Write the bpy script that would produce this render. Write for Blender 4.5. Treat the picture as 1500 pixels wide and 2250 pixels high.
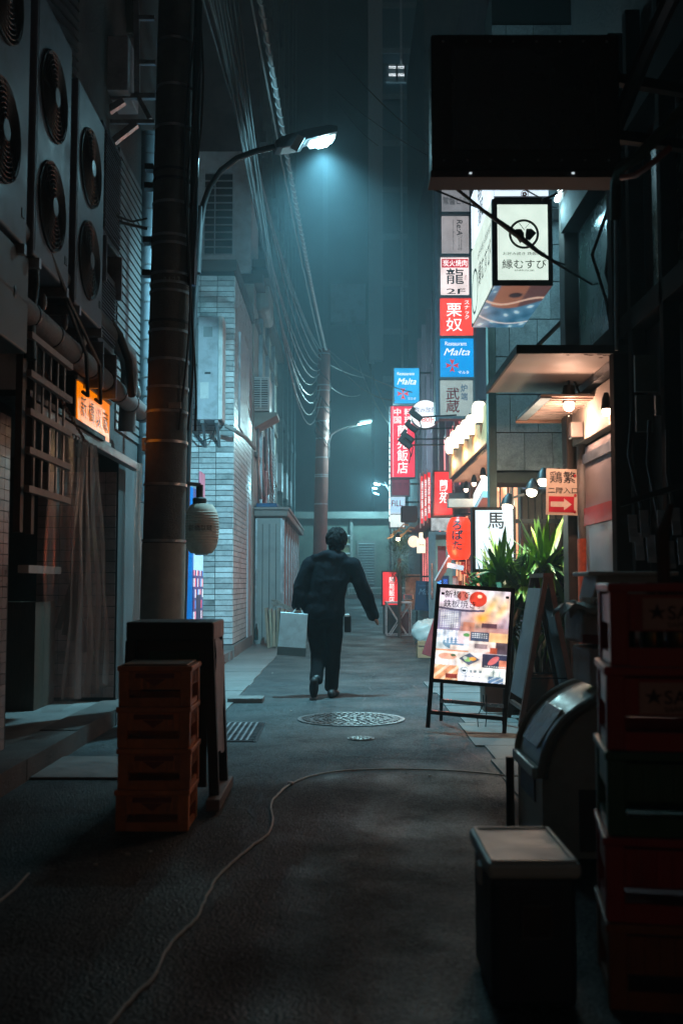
import bpy, math, random
import numpy as np
from mathutils import Vector, Matrix, Euler
random.seed(7)
SC = bpy.context.scene
COL = SC.collection
for o in list(bpy.data.objects): bpy.data.objects.remove(o)

# ------------------------------------------------------------------ camera
F, HC = 2300.0, 1.15                       # focal length in photo pixels, eye height
TILT = math.atan(158 / F)
cam = bpy.data.cameras.new('camera'); camo = bpy.data.objects.new('camera', cam); COL.objects.link(camo)
camo.location = (0, 0, HC); camo.rotation_euler = (math.pi / 2 + TILT, 0, 0)
cam.sensor_fit = 'VERTICAL'; cam.sensor_height = 36; cam.sensor_width = 24; cam.lens = 36 * F / 2250
cam.clip_start = 0.1; cam.clip_end = 500
cam.dof.use_dof = True; cam.dof.focus_distance = 11.5; cam.dof.aperture_fstop = 2.8
SC.camera = camo
# ------------------------------------------------------------------ night sky
W = bpy.data.worlds.new('World'); SC.world = W; W.use_nodes = True
wn = W.node_tree.nodes; wl = W.node_tree.links
sky = wn.new('ShaderNodeTexSky'); sky.sky_type = 'NISHITA'; sky.sun_disc = False
sky.sun_elevation = math.radians(-0.5); sky.sun_rotation = math.radians(160)
tint = wn.new('ShaderNodeMix'); tint.data_type = 'RGBA'; tint.blend_type = 'MULTIPLY'; tint.inputs[0].default_value = 1
tint.inputs[7].default_value = (.9, 0.92, 0.92, 1)
wl.new(sky.outputs[0], tint.inputs[6]); wl.new(tint.outputs[2], wn['Background'].inputs[0])
wn['Background'].inputs[1].default_value = 0.055
# ------------------------------------------------------------------ view
SC.view_settings.view_transform = 'Standard'; SC.view_settings.look = 'None'
SC.view_settings.exposure = 0.0; SC.view_settings.gamma = 1.0
SC.render.engine = 'CYCLES'
cy = SC.cycles
cy.use_denoising = True; cy.denoiser = 'OPENIMAGEDENOISE'
cy.max_bounces = 4; cy.diffuse_bounces = 2; cy.glossy_bounces = 2; cy.transmission_bounces = 3; cy.use_adaptive_sampling = True; cy.adaptive_threshold = 0.03
cy.transparent_max_bounces = 12; cy.volume_bounces = 0; cy.sample_clamp_indirect = 3.0; cy.sample_clamp_direct = 0
cy.caustics_reflective = False; cy.caustics_refractive = False

# ------------------------------------------------------------------ helpers
def P(px, py, Y):
    """world point seen at photo pixel (px, py) at distance Y down the street"""
    u = (px - 750) / F; v = (1125 - py) / F
    yd = math.cos(TILT) - v * math.sin(TILT); zd = math.sin(TILT) + v * math.cos(TILT)
    s = Y / yd
    return Vector((u * s, Y, HC + zd * s))
def PX(px, X, py=1125):
    """distance at which a plane x = X is seen in column px"""
    return X * F / (px - 750) * (math.cos(TILT) - (1125 - py) / F * math.sin(TILT))
def c(r, g, b):
    f = lambda x: (x / 255 / 12.92) if x <= 10 else ((x / 255 + .055) / 1.055) ** 2.4
    return (f(r), f(g), f(b))
MATS = {}
def pm(name, col, rough=.6, metal=0., var=.2, scale=6., bump=0., bscale=60., dirt=None, dscale=2.5, damt=.5, rnd=0., spec=.4, stretch=None, alpha=1., trans=0.):
    if name in MATS: return MATS[name]
    m = bpy.data.materials.new(name); m.use_nodes = True; MATS[name] = m
    n = m.node_tree.nodes; l = m.node_tree.links; b = n['Principled BSDF']
    tc = n.new('ShaderNodeTexCoord'); src = tc.outputs['Object']
    if stretch:
        mp = n.new('ShaderNodeMapping'); mp.inputs['Scale'].default_value = stretch; l.new(src, mp.inputs[0]); src = mp.outputs[0]
    oi = n.new('ShaderNodeObjectInfo')
    ad = n.new('ShaderNodeVectorMath'); ad.operation = 'ADD'; l.new(src, ad.inputs[0])
    cmb = n.new('ShaderNodeMath'); cmb.operation = 'MULTIPLY'; cmb.inputs[1].default_value = 37.0; l.new(oi.outputs['Random'], cmb.inputs[0])
    l.new(cmb.outputs[0], ad.inputs[1]); src = ad.outputs[0]
    nz = n.new('ShaderNodeTexNoise'); nz.inputs['Scale'].default_value = scale; nz.inputs['Detail'].default_value = 6; nz.inputs['Roughness'].default_value = .65
    l.new(src, nz.inputs['Vector'])
    mr = n.new('ShaderNodeMapRange'); mr.inputs[1].default_value = .3; mr.inputs[2].default_value = .7
    mr.inputs[3].default_value = 1 - var; mr.inputs[4].default_value = 1 + var; l.new(nz.outputs[0], mr.inputs[0])
    val = mr.outputs[0]
    if rnd:
        r2 = n.new('ShaderNodeMapRange'); r2.inputs[3].default_value = 1 - rnd; r2.inputs[4].default_value = 1 + rnd; l.new(oi.outputs['Random'], r2.inputs[0])
        mu = n.new('ShaderNodeMath'); mu.operation = 'MULTIPLY'; l.new(val, mu.inputs[0]); l.new(r2.outputs[0], mu.inputs[1]); val = mu.outputs[0]
    vm = n.new('ShaderNodeVectorMath'); vm.operation = 'SCALE'; vm.inputs[0].default_value = col; l.new(val, vm.inputs[3])
    out = vm.outputs[0]
    if dirt is not None:
        dn = n.new('ShaderNodeTexNoise'); dn.inputs['Scale'].default_value = dscale; dn.inputs['Detail'].default_value = 8; dn.inputs['Roughness'].default_value = .7
        l.new(src, dn.inputs['Vector'])
        dr = n.new('ShaderNodeMapRange'); dr.inputs[1].default_value = .5; dr.inputs[2].default_value = .72; dr.inputs[4].default_value = damt; l.new(dn.outputs[0], dr.inputs[0])
        mx = n.new('ShaderNodeMix'); mx.data_type = 'RGBA'; l.new(dr.outputs[0], mx.inputs[0]); l.new(out, mx.inputs[6]); mx.inputs[7].default_value = (*dirt, 1); out = mx.outputs[2]
    l.new(out, b.inputs['Base Color'])
    rr = n.new('ShaderNodeMapRange'); rr.inputs[1].default_value = .3; rr.inputs[2].default_value = .7
    rr.inputs[3].default_value = max(.03, rough - .12); rr.inputs[4].default_value = min(1, rough + .12); l.new(nz.outputs[0], rr.inputs[0]); l.new(rr.outputs[0], b.inputs['Roughness'])
    b.inputs['Metallic'].default_value = metal; b.inputs['Specular IOR Level'].default_value = spec
    b.inputs['Alpha'].default_value = alpha; b.inputs['Transmission Weight'].default_value = trans
    if bump:
        bn = n.new('ShaderNodeTexNoise'); bn.inputs['Scale'].default_value = bscale; bn.inputs['Detail'].default_value = 4; l.new(src, bn.inputs['Vector'])
        bp = n.new('ShaderNodeBump'); bp.inputs['Strength'].default_value = bump; bp.inputs['Distance'].default_value = .02; l.new(bn.outputs[0], bp.inputs['Height']); l.new(bp.outputs[0], b.inputs['Normal'])
    return m
def em(name, col, s=1., base=None, mottled=.2, rough=.35, scale=3.):
    """a lit sign face or lamp: it gives off light itself"""
    if name in MATS: return MATS[name]
    s *= 1.35
    m = bpy.data.materials.new(name); m.use_nodes = True; MATS[name] = m
    n = m.node_tree.nodes; l = m.node_tree.links; b = n['Principled BSDF']
    b.inputs['Base Color'].default_value = (*(base or [x * .22 for x in col]), 1); b.inputs['Roughness'].default_value = rough
    tc = n.new('ShaderNodeTexCoord'); nz = n.new('ShaderNodeTexNoise'); nz.inputs['Scale'].default_value = scale; nz.inputs['Detail'].default_value = 5; l.new(tc.outputs['Object'], nz.inputs['Vector'])
    mr = n.new('ShaderNodeMapRange'); mr.inputs[1].default_value = .3; mr.inputs[2].default_value = .7; mr.inputs[3].default_value = s * (1 - mottled); mr.inputs[4].default_value = s * (1 + mottled)
    l.new(nz.outputs[0], mr.inputs[0]); l.new(mr.outputs[0], b.inputs['Emission Strength'])
    b.inputs['Emission Color'].default_value = (*col, 1)
    return m
def printed(name, s=0., rough=.4):
    """a printed sheet: colours come from the mesh's print attribute"""
    if name in MATS: return MATS[name]
    m = bpy.data.materials.new(name); m.use_nodes = True; MATS[name] = m
    n = m.node_tree.nodes; l = m.node_tree.links; b = n['Principled BSDF']
    at = n.new('ShaderNodeAttribute'); at.attribute_name = 'print'
    l.new(at.outputs[0], b.inputs['Base Color']); b.inputs['Roughness'].default_value = rough
    if s: l.new(at.outputs[0], b.inputs['Emission Color']); b.inputs['Emission Strength'].default_value = s
    return m

def wo(o):
    v = Vector((0, 0, 0))
    while o is not None: v = v + o.location; o = o.parent
    return v
def tag(o, label, cat, group=None):
    o['label'] = label; o['category'] = cat
    if group: o['group'] = group
    return o
def T(name, label, cat, loc=(0, 0, 0), group=None, rot=None):
    o = bpy.data.objects.new(name, None); COL.objects.link(o); o.location = loc; o.empty_display_size = .1
    if rot: o.rotation_euler = rot
    return tag(o, label, cat, group)
class MB:
    def __init__(s): s.v = []; s.f = []
    def add(s, vs, fs):
        k = len(s.v); s.v += [tuple(v) for v in vs]; s.f += [tuple(i + k for i in f) for f in fs]; return s
    def box(s, x0, x1, y0, y1, z0, z1):
        return s.add([(x0,y0,z0),(x1,y0,z0),(x1,y1,z0),(x0,y1,z0),(x0,y0,z1),(x1,y0,z1),(x1,y1,z1),(x0,y1,z1)],
                     [(3,2,1,0),(4,5,6,7),(0,1,5,4),(1,2,6,5),(2,3,7,6),(3,0,4,7)])
    def obox(s, ctr, size, R=None):
        hx, hy, hz = [q / 2 for q in size]; ctr = Vector(ctr)
        vs = [Vector(q) for q in [(-hx,-hy,-hz),(hx,-hy,-hz),(hx,hy,-hz),(-hx,hy,-hz),(-hx,-hy,hz),(hx,-hy,hz),(hx,hy,hz),(-hx,hy,hz)]]
        if R is not None: vs = [R @ v for v in vs]
        return s.add([v + ctr for v in vs], [(3,2,1,0),(4,5,6,7),(0,1,5,4),(1,2,6,5),(2,3,7,6),(3,0,4,7)])
    def bar(s, a, b, w, h, up=(0, 0, 1)):
        a = Vector(a); b = Vector(b); d = (b - a); L = d.length; d.normalize(); up = Vector(up)
        if abs(d.dot(up)) > .98: up = Vector((0, 1, 0))
        x = d.cross(up).normalized(); z = x.cross(d).normalized()
        R = Matrix((x, d, z)).transposed()
        return s.obox((a + b) / 2, (w, L, h), R)
    def tube(s, pts, r, n=8, caps=True):
        pts = [Vector(p) for p in pts]; m = len(pts); rs = r if isinstance(r, (list, tuple)) else [r] * m
        up = None; k = len(s.v)
        for i, p in enumerate(pts):
            d = (pts[min(i + 1, m - 1)] - pts[max(i - 1, 0)]).normalized()
            if up is None: up = Vector((0, 0, 1)) if abs(d.z) < .9 else Vector((0, 1, 0))
            x = d.cross(up).normalized(); up = x.cross(d).normalized()
            for j in range(n):
                a = 2 * math.pi * j / n; q = p + (x * math.cos(a) + up * math.sin(a)) * rs[i]; s.v.append(tuple(q))
        for i in range(m - 1):
            for j in range(n):
                j2 = (j + 1) % n; s.f.append((k + i*n + j, k + i*n + j2, k + (i+1)*n + j2, k + (i+1)*n + j))
        if caps:
            s.f.append(tuple(k + j for j in reversed(range(n)))); s.f.append(tuple(k + (m-1)*n + j for j in range(n)))
        return s
    def lathe(s, prof, ctr, n=24, axis=(0, 0, 1)):
        ax = Vector(axis).normalized(); t = Vector((1, 0, 0)) if abs(ax.x) < .9 else Vector((0, 1, 0))
        x = ax.cross(t).normalized(); y = ax.cross(x); ctr = Vector(ctr); k = len(s.v)
        for r, z in prof:
            for j in range(n):
                a = 2 * math.pi * j / n; s.v.append(tuple(ctr + ax * z + (x * math.cos(a) + y * math.sin(a)) * r))
        for i in range(len(prof) - 1):
            for j in range(n):
                j2 = (j + 1) % n; s.f.append((k + i*n + j, k + i*n + j2, k + (i+1)*n + j2, k + (i+1)*n + j))
        s.f.append(tuple(k + j for j in reversed(range(n)))); s.f.append(tuple(k + (len(prof)-1)*n + j for j in range(n)))
        return s
    def prism(s, poly, o, u, v, d):
        """polygon (a, b) -> o + a u + b v, pushed along d"""
        o = Vector(o); u = Vector(u); v = Vector(v); d = Vector(d); n = len(poly)
        A = [o + u * a + v * b for a, b in poly]; B = [p + d for p in A]
        return s.add(A + B, [tuple(range(n)), tuple(reversed(range(n, 2*n)))] + [(i, i + n, (i + 1) % n + n, (i + 1) % n) for i in range(n)])
    def ell(s, ctr, rx, ry, rz, n=14, m=9):
        ctr = Vector(ctr); k = len(s.v)
        for i in range(m + 1):
            t = math.pi * i / m
            for j in range(n):
                a = 2 * math.pi * j / n; s.v.append((ctr.x + rx*math.sin(t)*math.cos(a), ctr.y + ry*math.sin(t)*math.sin(a), ctr.z - rz*math.cos(t)))
        for i in range(m):
            for j in range(n):
                j2 = (j + 1) % n; s.f.append((k + i*n + j, k + i*n + j2, k + (i+1)*n + j2, k + (i+1)*n + j))
        return s
    def quad(s, *q): return s.add(q, [tuple(range(len(q)))])
    def mesh(s, name, off=(0, 0, 0), smooth=False):
        off = Vector(off); me = bpy.data.meshes.new(name)
        me.from_pydata([(v[0] - off.x, v[1] - off.y, v[2] - off.z) for v in s.v], [], s.f); me.update()
        if smooth: me.shade_smooth(); me.set_sharp_from_angle(angle=math.radians(40))
        return me
    def build(s, name, mat, parent=None, local=False, smooth=False, bevel=0., kind=None):
        if local: off = Vector((0, 0, 0))
        elif parent is not None: off = wo(parent)
        else:
            A = np.array(s.v); off = Vector(((A[:,0].min() + A[:,0].max()) / 2, (A[:,1].min() + A[:,1].max()) / 2, A[:,2].min()))
        me = s.mesh(name, off, smooth)
        o = bpy.data.objects.new(name, me); COL.objects.link(o)
        if parent is not None: o.parent = parent
        elif not local: o.location = off
        if mat is not None: me.materials.append(mat)
        if bevel:
            b = o.modifiers.new('bevel', 'BEVEL'); b.width = bevel; b.segments = 2; b.limit_method = 'ANGLE'
        if kind: o['kind'] = kind
        return o
def piece(name, me, parent, loc, rot=None, scale=None):
    """one of many alike pieces sharing a mesh; loc in the parent's frame"""
    o = bpy.data.objects.new(name, me); COL.objects.link(o); o.parent = parent; o.location = loc
    if rot is not None: o.rotation_euler = rot
    if scale is not None: o.scale = scale
    return o
def mesh_of(mb, name, mat, smooth=False):
    me = mb.mesh(name, (0, 0, 0), smooth); me.materials.append(mat); return me
def copy_tree(o, parent=None):
    k = o.copy(); COL.objects.link(k); k.parent = parent
    for ch in list(o.children): copy_tree(ch, k)
    return k
def kids(o): return list(o.children)
RX, UZ = Vector((1, 0, 0)), Vector((0, 0, 1))
def text(parent, s, ctr, w, h, mat, right=RX, up=UZ, bold=0., shear=0., name='lettering', local=False, off=.003, line=1., keep=False, alignx='CENTER'):
    cu = bpy.data.curves.new('t', 'FONT'); cu.body = s; cu.align_x = alignx; cu.size = 1; cu.offset = bold * .4; cu.shear = shear; cu.space_line = line; cu.resolution_u = 3
    ob = bpy.data.objects.new('t', cu); me = bpy.data.meshes.new_from_object(ob)
    bpy.data.objects.remove(ob)
    A = np.zeros(len(me.vertices) * 3); me.vertices.foreach_get('co', A); A = A.reshape(-1, 3)
    lo = A.min(0); hi = A.max(0); sx = w / max(hi[0] - lo[0], 1e-6); sy = h / max(hi[1] - lo[1], 1e-6)
    if keep: sx = sy = min(sx, sy)
    right = Vector(right); up = Vector(up); nrm = right.cross(up); ctr = Vector(ctr) + nrm * off
    if parent is not None and not local: ctr = ctr - wo(parent)
    B = np.outer((A[:,0] - (lo[0] + hi[0]) / 2) * sx, right) + np.outer((A[:,1] - (lo[1] + hi[1]) / 2) * sy, up) + np.array(ctr)
    me.vertices.foreach_set('co', B.ravel()); me.update()
    me.materials.clear(); me.materials.append(mat); me.name = name
    o = bpy.data.objects.new(name, me); COL.objects.link(o)
    if parent is not None: o.parent = parent
    return o
def sheet(parent, name, ctr, w, h, nx, ny, fn, mat, right=RX, up=UZ, local=False, off=.0, blur=0):
    """printed sheet: fn(U, V) -> (N, 3) linear colours, V up"""
    right = Vector(right); up = Vector(up); ctr = Vector(ctr) + right.cross(up) * off
    if parent is not None and not local: ctr = ctr - wo(parent)
    us = np.linspace(-.5, .5, nx + 1) * w; vs = np.linspace(-.5, .5, ny + 1) * h
    V = [tuple(ctr + right * a + up * b) for b in vs for a in us]
    Fc = [(j*(nx+1)+i, j*(nx+1)+i+1, (j+1)*(nx+1)+i+1, (j+1)*(nx+1)+i) for j in range(ny) for i in range(nx)]
    me = bpy.data.meshes.new(name); me.from_pydata(V, [], Fc); me.update()
    U = (np.tile(np.arange(nx), ny) + .5) / nx; Vv = (np.repeat(np.arange(ny), nx) + .5) / ny
    C = fn(U, Vv).reshape(ny, nx, 3)
    for _ in range(blur):
        Q = np.pad(C, ((1, 1), (1, 1), (0, 0)), mode='edge'); C = (Q[1:-1, 1:-1] * 4 + Q[:-2, 1:-1] + Q[2:, 1:-1] + Q[1:-1, :-2] + Q[1:-1, 2:]) / 8
    C = np.clip(C.reshape(-1, 3), 0, 4); at = me.attributes.new('print', 'FLOAT_COLOR', 'FACE')
    at.data.foreach_set('color', np.hstack([C, np.ones((len(C), 1))]).astype(np.float32).ravel())
    me.materials.append(mat); o = bpy.data.objects.new(name, me); COL.objects.link(o)
    if parent is not None: o.parent = parent
    return o
def lamp(parent, name, kind, loc, power, col, size=.05, angle=None, dirn=None, blend=.6):
    L = bpy.data.lights.new(name, kind); L.energy = power; L.color = col
    if kind in ('POINT', 'SPOT'): L.shadow_soft_size = size
    if kind == 'AREA': L.size = size
    if kind == 'SPOT': L.spot_size = math.radians(angle or 150); L.spot_blend = blend
    o = bpy.data.objects.new(name, L); COL.objects.link(o)
    if parent is not None: o.parent = parent; o.location = Vector(loc) - wo(parent)
    else: o.location = loc
    if dirn is not None: o.rotation_euler = Vector(dirn).to_track_quat('-Z', 'Y').to_euler()
    return o
def sag(a, b, d, n=14):
    a = Vector(a); b = Vector(b)
    return [a.lerp(b, i / n) - Vector((0, 0, d * 4 * (i / n) * (1 - i / n))) for i in range(n + 1)]
# ------------------------------------------------------------------ materials
DARK = pm('dark_metal', (.012, .013, .015), .5, .3, var=.3)
BLACK = pm('black_paint', (.01, .01, .011), .55, var=.3)
STEEL = pm('galvanised_steel', (.32, .34, .36), .38, .85, var=.25, scale=9, dirt=(.06, .045, .035), damt=.6)
CHROME = pm('bright_steel', (.55, .57, .6), .22, 1., var=.1)
ACW = pm('aircon_paint', (.40, .43, .47), .5, var=.12, scale=4, dirt=(.08, .075, .065), dscale=3, damt=.55)
ACD = pm('aircon_dark', (.012, .012, .013), .6)
CONC = pm('concrete', (.16, .16, .155), .85, var=.35, scale=5, bump=.4, bscale=90, dirt=(.05, .05, .048), damt=.6)
POLEC = pm('pole_concrete', (.095, .088, .08), .75, var=.3, scale=7, bump=.3, bscale=70, dirt=(.03, .026, .022), dscale=3, damt=.75)
TILE = pm('glazed_tile', (.46, .50, .51), .34, var=.15, scale=12, rnd=.38, dirt=(.10, .11, .105), dscale=2.2, damt=.75, spec=.5)
GROUT = pm('dark_grout', (.022, .026, .026), .9, var=.3, scale=20)
RTILE = pm('pink_tile', (.34, .235, .215), .35, var=.2, scale=10, rnd=.25, dirt=(.06, .04, .035), dscale=6, damt=.6)
WALLD = pm('sooty_render', (.05, .048, .048), .9, var=.45, scale=2.2, bump=.4, bscale=40, dirt=(.012, .012, .012), damt=.7)
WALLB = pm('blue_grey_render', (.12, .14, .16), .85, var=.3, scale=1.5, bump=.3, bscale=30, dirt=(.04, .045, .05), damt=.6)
RUBBER = pm('black_rubber', (.014, .014, .015), .6, var=.2)
WOODD = pm('dark_wood', (.07, .042, .028), .6, var=.4, scale=8, stretch=(8, 8, .8), bump=.25, bscale=60)
WHITEP = pm('white_paint', (.6, .61, .6), .5, var=.1, scale=5, dirt=(.2, .17, .14), dscale=4, damt=.5)
RUST = pm('rusty_steel', (.16, .07, .04), .8, .2, var=.4, scale=14, bump=.3)
INKK = pm('black_ink', (.012, .013, .018), .6)
INKR = pm('red_ink', (.5, .02, .03), .6)
INKB = pm('blue_ink', (.03, .16, .36), .6)
BROWN = pm('brown_paint', (.075, .035, .026), .42, var=.3, scale=12, dirt=(.03, .02, .018), damt=.5)

MATTE = pm('matte_black', (.012, .012, .012), .95, var=.4, spec=.05)
# ------------------------------------------------------------------ ground
def ground_mat():
    m = bpy.data.materials.new('asphalt'); m.use_nodes = True; n = m.node_tree.nodes; l = m.node_tree.links; b = n['Principled BSDF']
    tc = n.new('ShaderNodeTexCoord')
    def nz(s, d=4, r=.6):
        x = n.new('ShaderNodeTexNoise'); x.inputs['Scale'].default_value = s; x.inputs['Detail'].default_value = d; x.inputs['Roughness'].default_value = r; l.new(tc.outputs['Object'], x.inputs['Vector']); return x.outputs[0]
    def mrange(src, a, bb, lo, hi):
        x = n.new('ShaderNodeMapRange'); x.inputs[1].default_value = a; x.inputs[2].default_value = bb; x.inputs[3].default_value = lo; x.inputs[4].default_value = hi; l.new(src, x.inputs[0]); return x.outputs[0]
    vo = n.new('ShaderNodeTexVoronoi'); vo.inputs['Scale'].default_value = 95; l.new(tc.outputs['Object'], vo.inputs['Vector'])
    grain = mrange(vo.outputs['Color'], .15, .98, .3, 2.3)
    big = mrange(nz(.9, 5), .35, .65, .72, 1.2); mid = mrange(nz(7, 6, .7), .35, .7, .8, 1.2)
    m1 = n.new('ShaderNodeMath'); m1.operation = 'MULTIPLY'; l.new(grain, m1.inputs[0]); l.new(big, m1.inputs[1])
    m2 = n.new('ShaderNodeMath'); m2.operation = 'MULTIPLY'; l.new(m1.outputs[0], m2.inputs[0]); l.new(mid, m2.inputs[1])
    wn_ = n.new('ShaderNodeTexNoise'); wn_.inputs['Scale'].default_value = 2.2; wn_.inputs['Detail'].default_value = 4; l.new(tc.outputs['Object'], wn_.inputs['Vector'])
    wm = n.new('ShaderNodeMix'); wm.data_type = 'VECTOR'; wm.inputs[0].default_value = .28; l.new(tc.outputs['Object'], wm.inputs[4]); l.new(wn_.outputs['Color'], wm.inputs[5])
    ck = n.new('ShaderNodeTexVoronoi'); ck.feature = 'DISTANCE_TO_EDGE'; ck.inputs['Scale'].default_value = .85; l.new(wm.outputs[1], ck.inputs['Vector'])
    crack = mrange(ck.outputs['Distance'], .0, .014, .35, 1.); gate = mrange(nz(.5, 2), .5, .56, 0, 1)
    cm = n.new('ShaderNodeMix'); cm.data_type = 'FLOAT'; l.new(gate, cm.inputs[0]); cm.inputs[2].default_value = 1; l.new(crack, cm.inputs[3])
    st = mrange(nz(2.6, 7, .75), .58, .66, 1., .5)
    m3 = n.new('ShaderNodeMath'); m3.operation = 'MULTIPLY'; l.new(m2.outputs[0], m3.inputs[0]); l.new(cm.outputs[0], m3.inputs[1])
    m4 = n.new('ShaderNodeMath'); m4.operation = 'MULTIPLY'; l.new(m3.outputs[0], m4.inputs[0]); l.new(st, m4.inputs[1])
    sc = n.new('ShaderNodeVectorMath'); sc.operation = 'SCALE'; sc.inputs[0].default_value = (.040, .048, .050); l.new(m4.outputs[0], sc.inputs[3]); l.new(sc.outputs[0], b.inputs['Base Color'])
    l.new(mrange(nz(1.3, 6), .38, .62, .55, .85), b.inputs['Roughness']); b.inputs['Specular IOR Level'].default_value = .25
    bp = n.new('ShaderNodeBump'); bp.inputs['Strength'].default_value = .7; bp.inputs['Distance'].default_value = .006; l.new(vo.outputs['Distance'], bp.inputs['Height']); l.new(bp.outputs[0], b.inputs['Normal'])
    return m
def gz(y):
    t = min(1, max(0, (y - 27) / 18)); return .58 * t * t * (3 - 2 * t)
xs = [-25, -16, -6, -2, 2, 6, 16, 23]; ys = [-3.5, 0, 5, 15, 24] + [27 + i for i in range(19)] + [60, 75, 88]
g = MB(); g.add([(x, y, gz(y)) for y in ys for x in xs], [(j*8+i, j*8+i+1, (j+1)*8+i+1, (j+1)*8+i) for j in range(len(ys)-1) for i in range(7)])
ASPH = ground_mat()
road = g.build('road', ASPH, smooth=True); road['kind'] = 'structure'
# patched strip of newer asphalt, a shallow seam
pt = MB().box(-.05, .95, 2.2, 4.3, -.02, .004); po = pt.build('asphalt_patch', ASPH, road)

TAR = pm('tar_seal', (.018, .019, .02), .6, var=.3)
for k_, (x_, y0_, x1_, y1_) in enumerate(((-.55, 3.0, -.35, 7.2), (.95, 5.2, .8, 12.0), (-.4, 7.2, .9, 7.0), (.3, 12.2, -.9, 12.6), (.2, 9.6, .5, 16.0))):
    rb_ = MB(); n_ = 40
    for i in range(n_ + 1):
        t_ = i / n_; dx, dy = x1_ - x_, y1_ - y0_; L_ = math.hypot(dx, dy); wob = .03 * math.sin(t_ * 23 + k_) + .02 * math.sin(t_ * 57 + 2 * k_); px_, py_ = x_ + dx * t_ - dy / L_ * wob, y0_ + dy * t_ + dx / L_ * wob; w_ = .006 + .005 * math.sin(t_ * 71 + k_)
        rb_.v += [(px_ - dy / L_ * w_, py_ + dx / L_ * w_, .003), (px_ + dy / L_ * w_, py_ - dx / L_ * w_, .003)]
    rb_.f = [(2 * i, 2 * i + 1, 2 * i + 3, 2 * i + 2) for i in range(n_)]
    rb_.build('tar_seam', TAR, road)
# pavement on both sides: slabs with open joints
SLABM = pm('paving_slab', (.17, .175, .17), .8, var=.25, scale=6, rnd=.18, bump=.35, bscale=110, dirt=(.06, .062, .06), dscale=3, damt=.6)
slabme = mesh_of(MB().box(-.31, .31, -.295, .295, -.04, .012), 'slab', SLABM)
pl = bpy.data.objects.new('pavement_left', None); COL.objects.link(pl); pl['kind'] = 'structure'; pl.location = (-1.35, 14, 0)
for i in range(18): piece('slab', slabme, pl, (random.uniform(-.012, .012), -4.2 + i * .6, random.uniform(-.003, .004)), (random.uniform(-.006, .006), random.uniform(-.006, .006), random.uniform(-.01, .01)))
pr = bpy.data.objects.new('pavement_right', None); COL.objects.link(pr); pr['kind'] = 'structure'; pr.location = (1.35, 8, 0)
for i in range(12):
    for j in range(2): piece('slab', slabme, pr, (-.08 + j * .63 + random.uniform(-.01, .01) + (.05 if i % 3 == 0 else 0), -2.6 + i * .6, random.uniform(-.003, .006)), (random.uniform(-.006, .006), random.uniform(-.006, .006), random.uniform(-.012, .012)))
kerb = bpy.data.objects.new('kerb', None); COL.objects.link(kerb); kerb['kind'] = 'structure'; kerb.location = (-1.76, 14, 0)
kme = mesh_of(MB().box(-.08, .08, -.395, .395, -.03, .13), 'kerb_stone', CONC)
for i in range(13): o = piece('kerb_stone', kme, kerb, (random.uniform(-.008, .008), -2.6 + i * .8, random.uniform(-.006, .004)))
step = bpy.data.objects.new('doorstep', None); COL.objects.link(step); step['kind'] = 'structure'; step.location = (-1.93, 7, 0)
sme = mesh_of(MB().box(-.17, .1, -.595, .595, -.03, .13), 'step_stone', pm('grimy_step', (.085, .075, .07), .85, var=.4, scale=6, bump=.4, bscale=60, dirt=(.03, .028, .026), damt=.7))  # concrete darkened to stand in for the dim doorway, with grime on top
for i in range(6): o = piece('step_stone', sme, step, (random.uniform(-.008, .008), -2.6 + i * 1.2, random.uniform(-.006, .004)))

# manhole covers and grating
IRON = pm('cast_iron', (.17, .165, .165), .42, .55, var=.3, scale=25, dirt=(.05, .05, .05), damt=.5)
def manhole(px, py, r, label, rings):
    Y = 2645 / (py - 1283); x = (px - 750) / F * Y
    t = T('manhole_cover', label, 'manhole cover', (x, Y, .0))
    MB().lathe([(r, -.02), (r, .009), (r * .93, .009), (r * .93, -.001)], (x, Y, 0), 48).build('rim', IRON, t, smooth=True)
    MB().lathe([(r * .925, -.02), (r * .925, .005), (.001, .005)], (x, Y, 0), 48).build('plate', pm('cast_iron_low', (.075, .075, .078), .55, .4, var=.3, scale=30), t)
    k = MB()
    for q, (rr, nn, w, L) in enumerate(rings):
        for i in range(nn):
            a = 2 * math.pi * (i + .5 * (q % 2)) / nn; R = Matrix.Rotation(a, 3, 'Z')
            k.obox((x + math.cos(a) * rr, Y + math.sin(a) * rr, .008), (L, w, .01), R)
    k.build('raised_pattern', IRON, t)
manhole(771, 1577, .455, 'large round iron manhole cover behind the walking person', [(.38, 44, .028, .06), (.30, 36, .026, .045), (.235, 30, .03, .02), (.18, 16, .035, .05), (.11, 9, .05, .05), (.04, 5, .03, .03)])
manhole(792, 1619, .10, 'small round valve cover just in front of the large manhole', [(.07, 16, .016, .03), (.03, 7, .016, .02)])
gt = T('drain_grate', 'steel drain grate in the road beside the black sign stand', 'drain grate', (-.86, 8.2, 0))
k = MB()
for i in range(9): k.box(-1.06 + i * .045, -1.045 + i * .045, 7.75, 8.75, -.02, .012)
for i in range(14): k.box(-1.08, -.64, 7.74 + i * .077, 7.752 + i * .077, -.02, .010)
k.build('bars', STEEL, gt); MB().box(-1.1, -.62, 7.72, 8.78, -.03, .004).build('frame', DARK, gt)
tag(MB().box(-1.10, -.76, 10.2, 10.45, 0, .05).build('drain_cover', CONC, bevel=.008), 'low concrete drain cover by the left gutter near the walker', 'drain cover')

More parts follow.
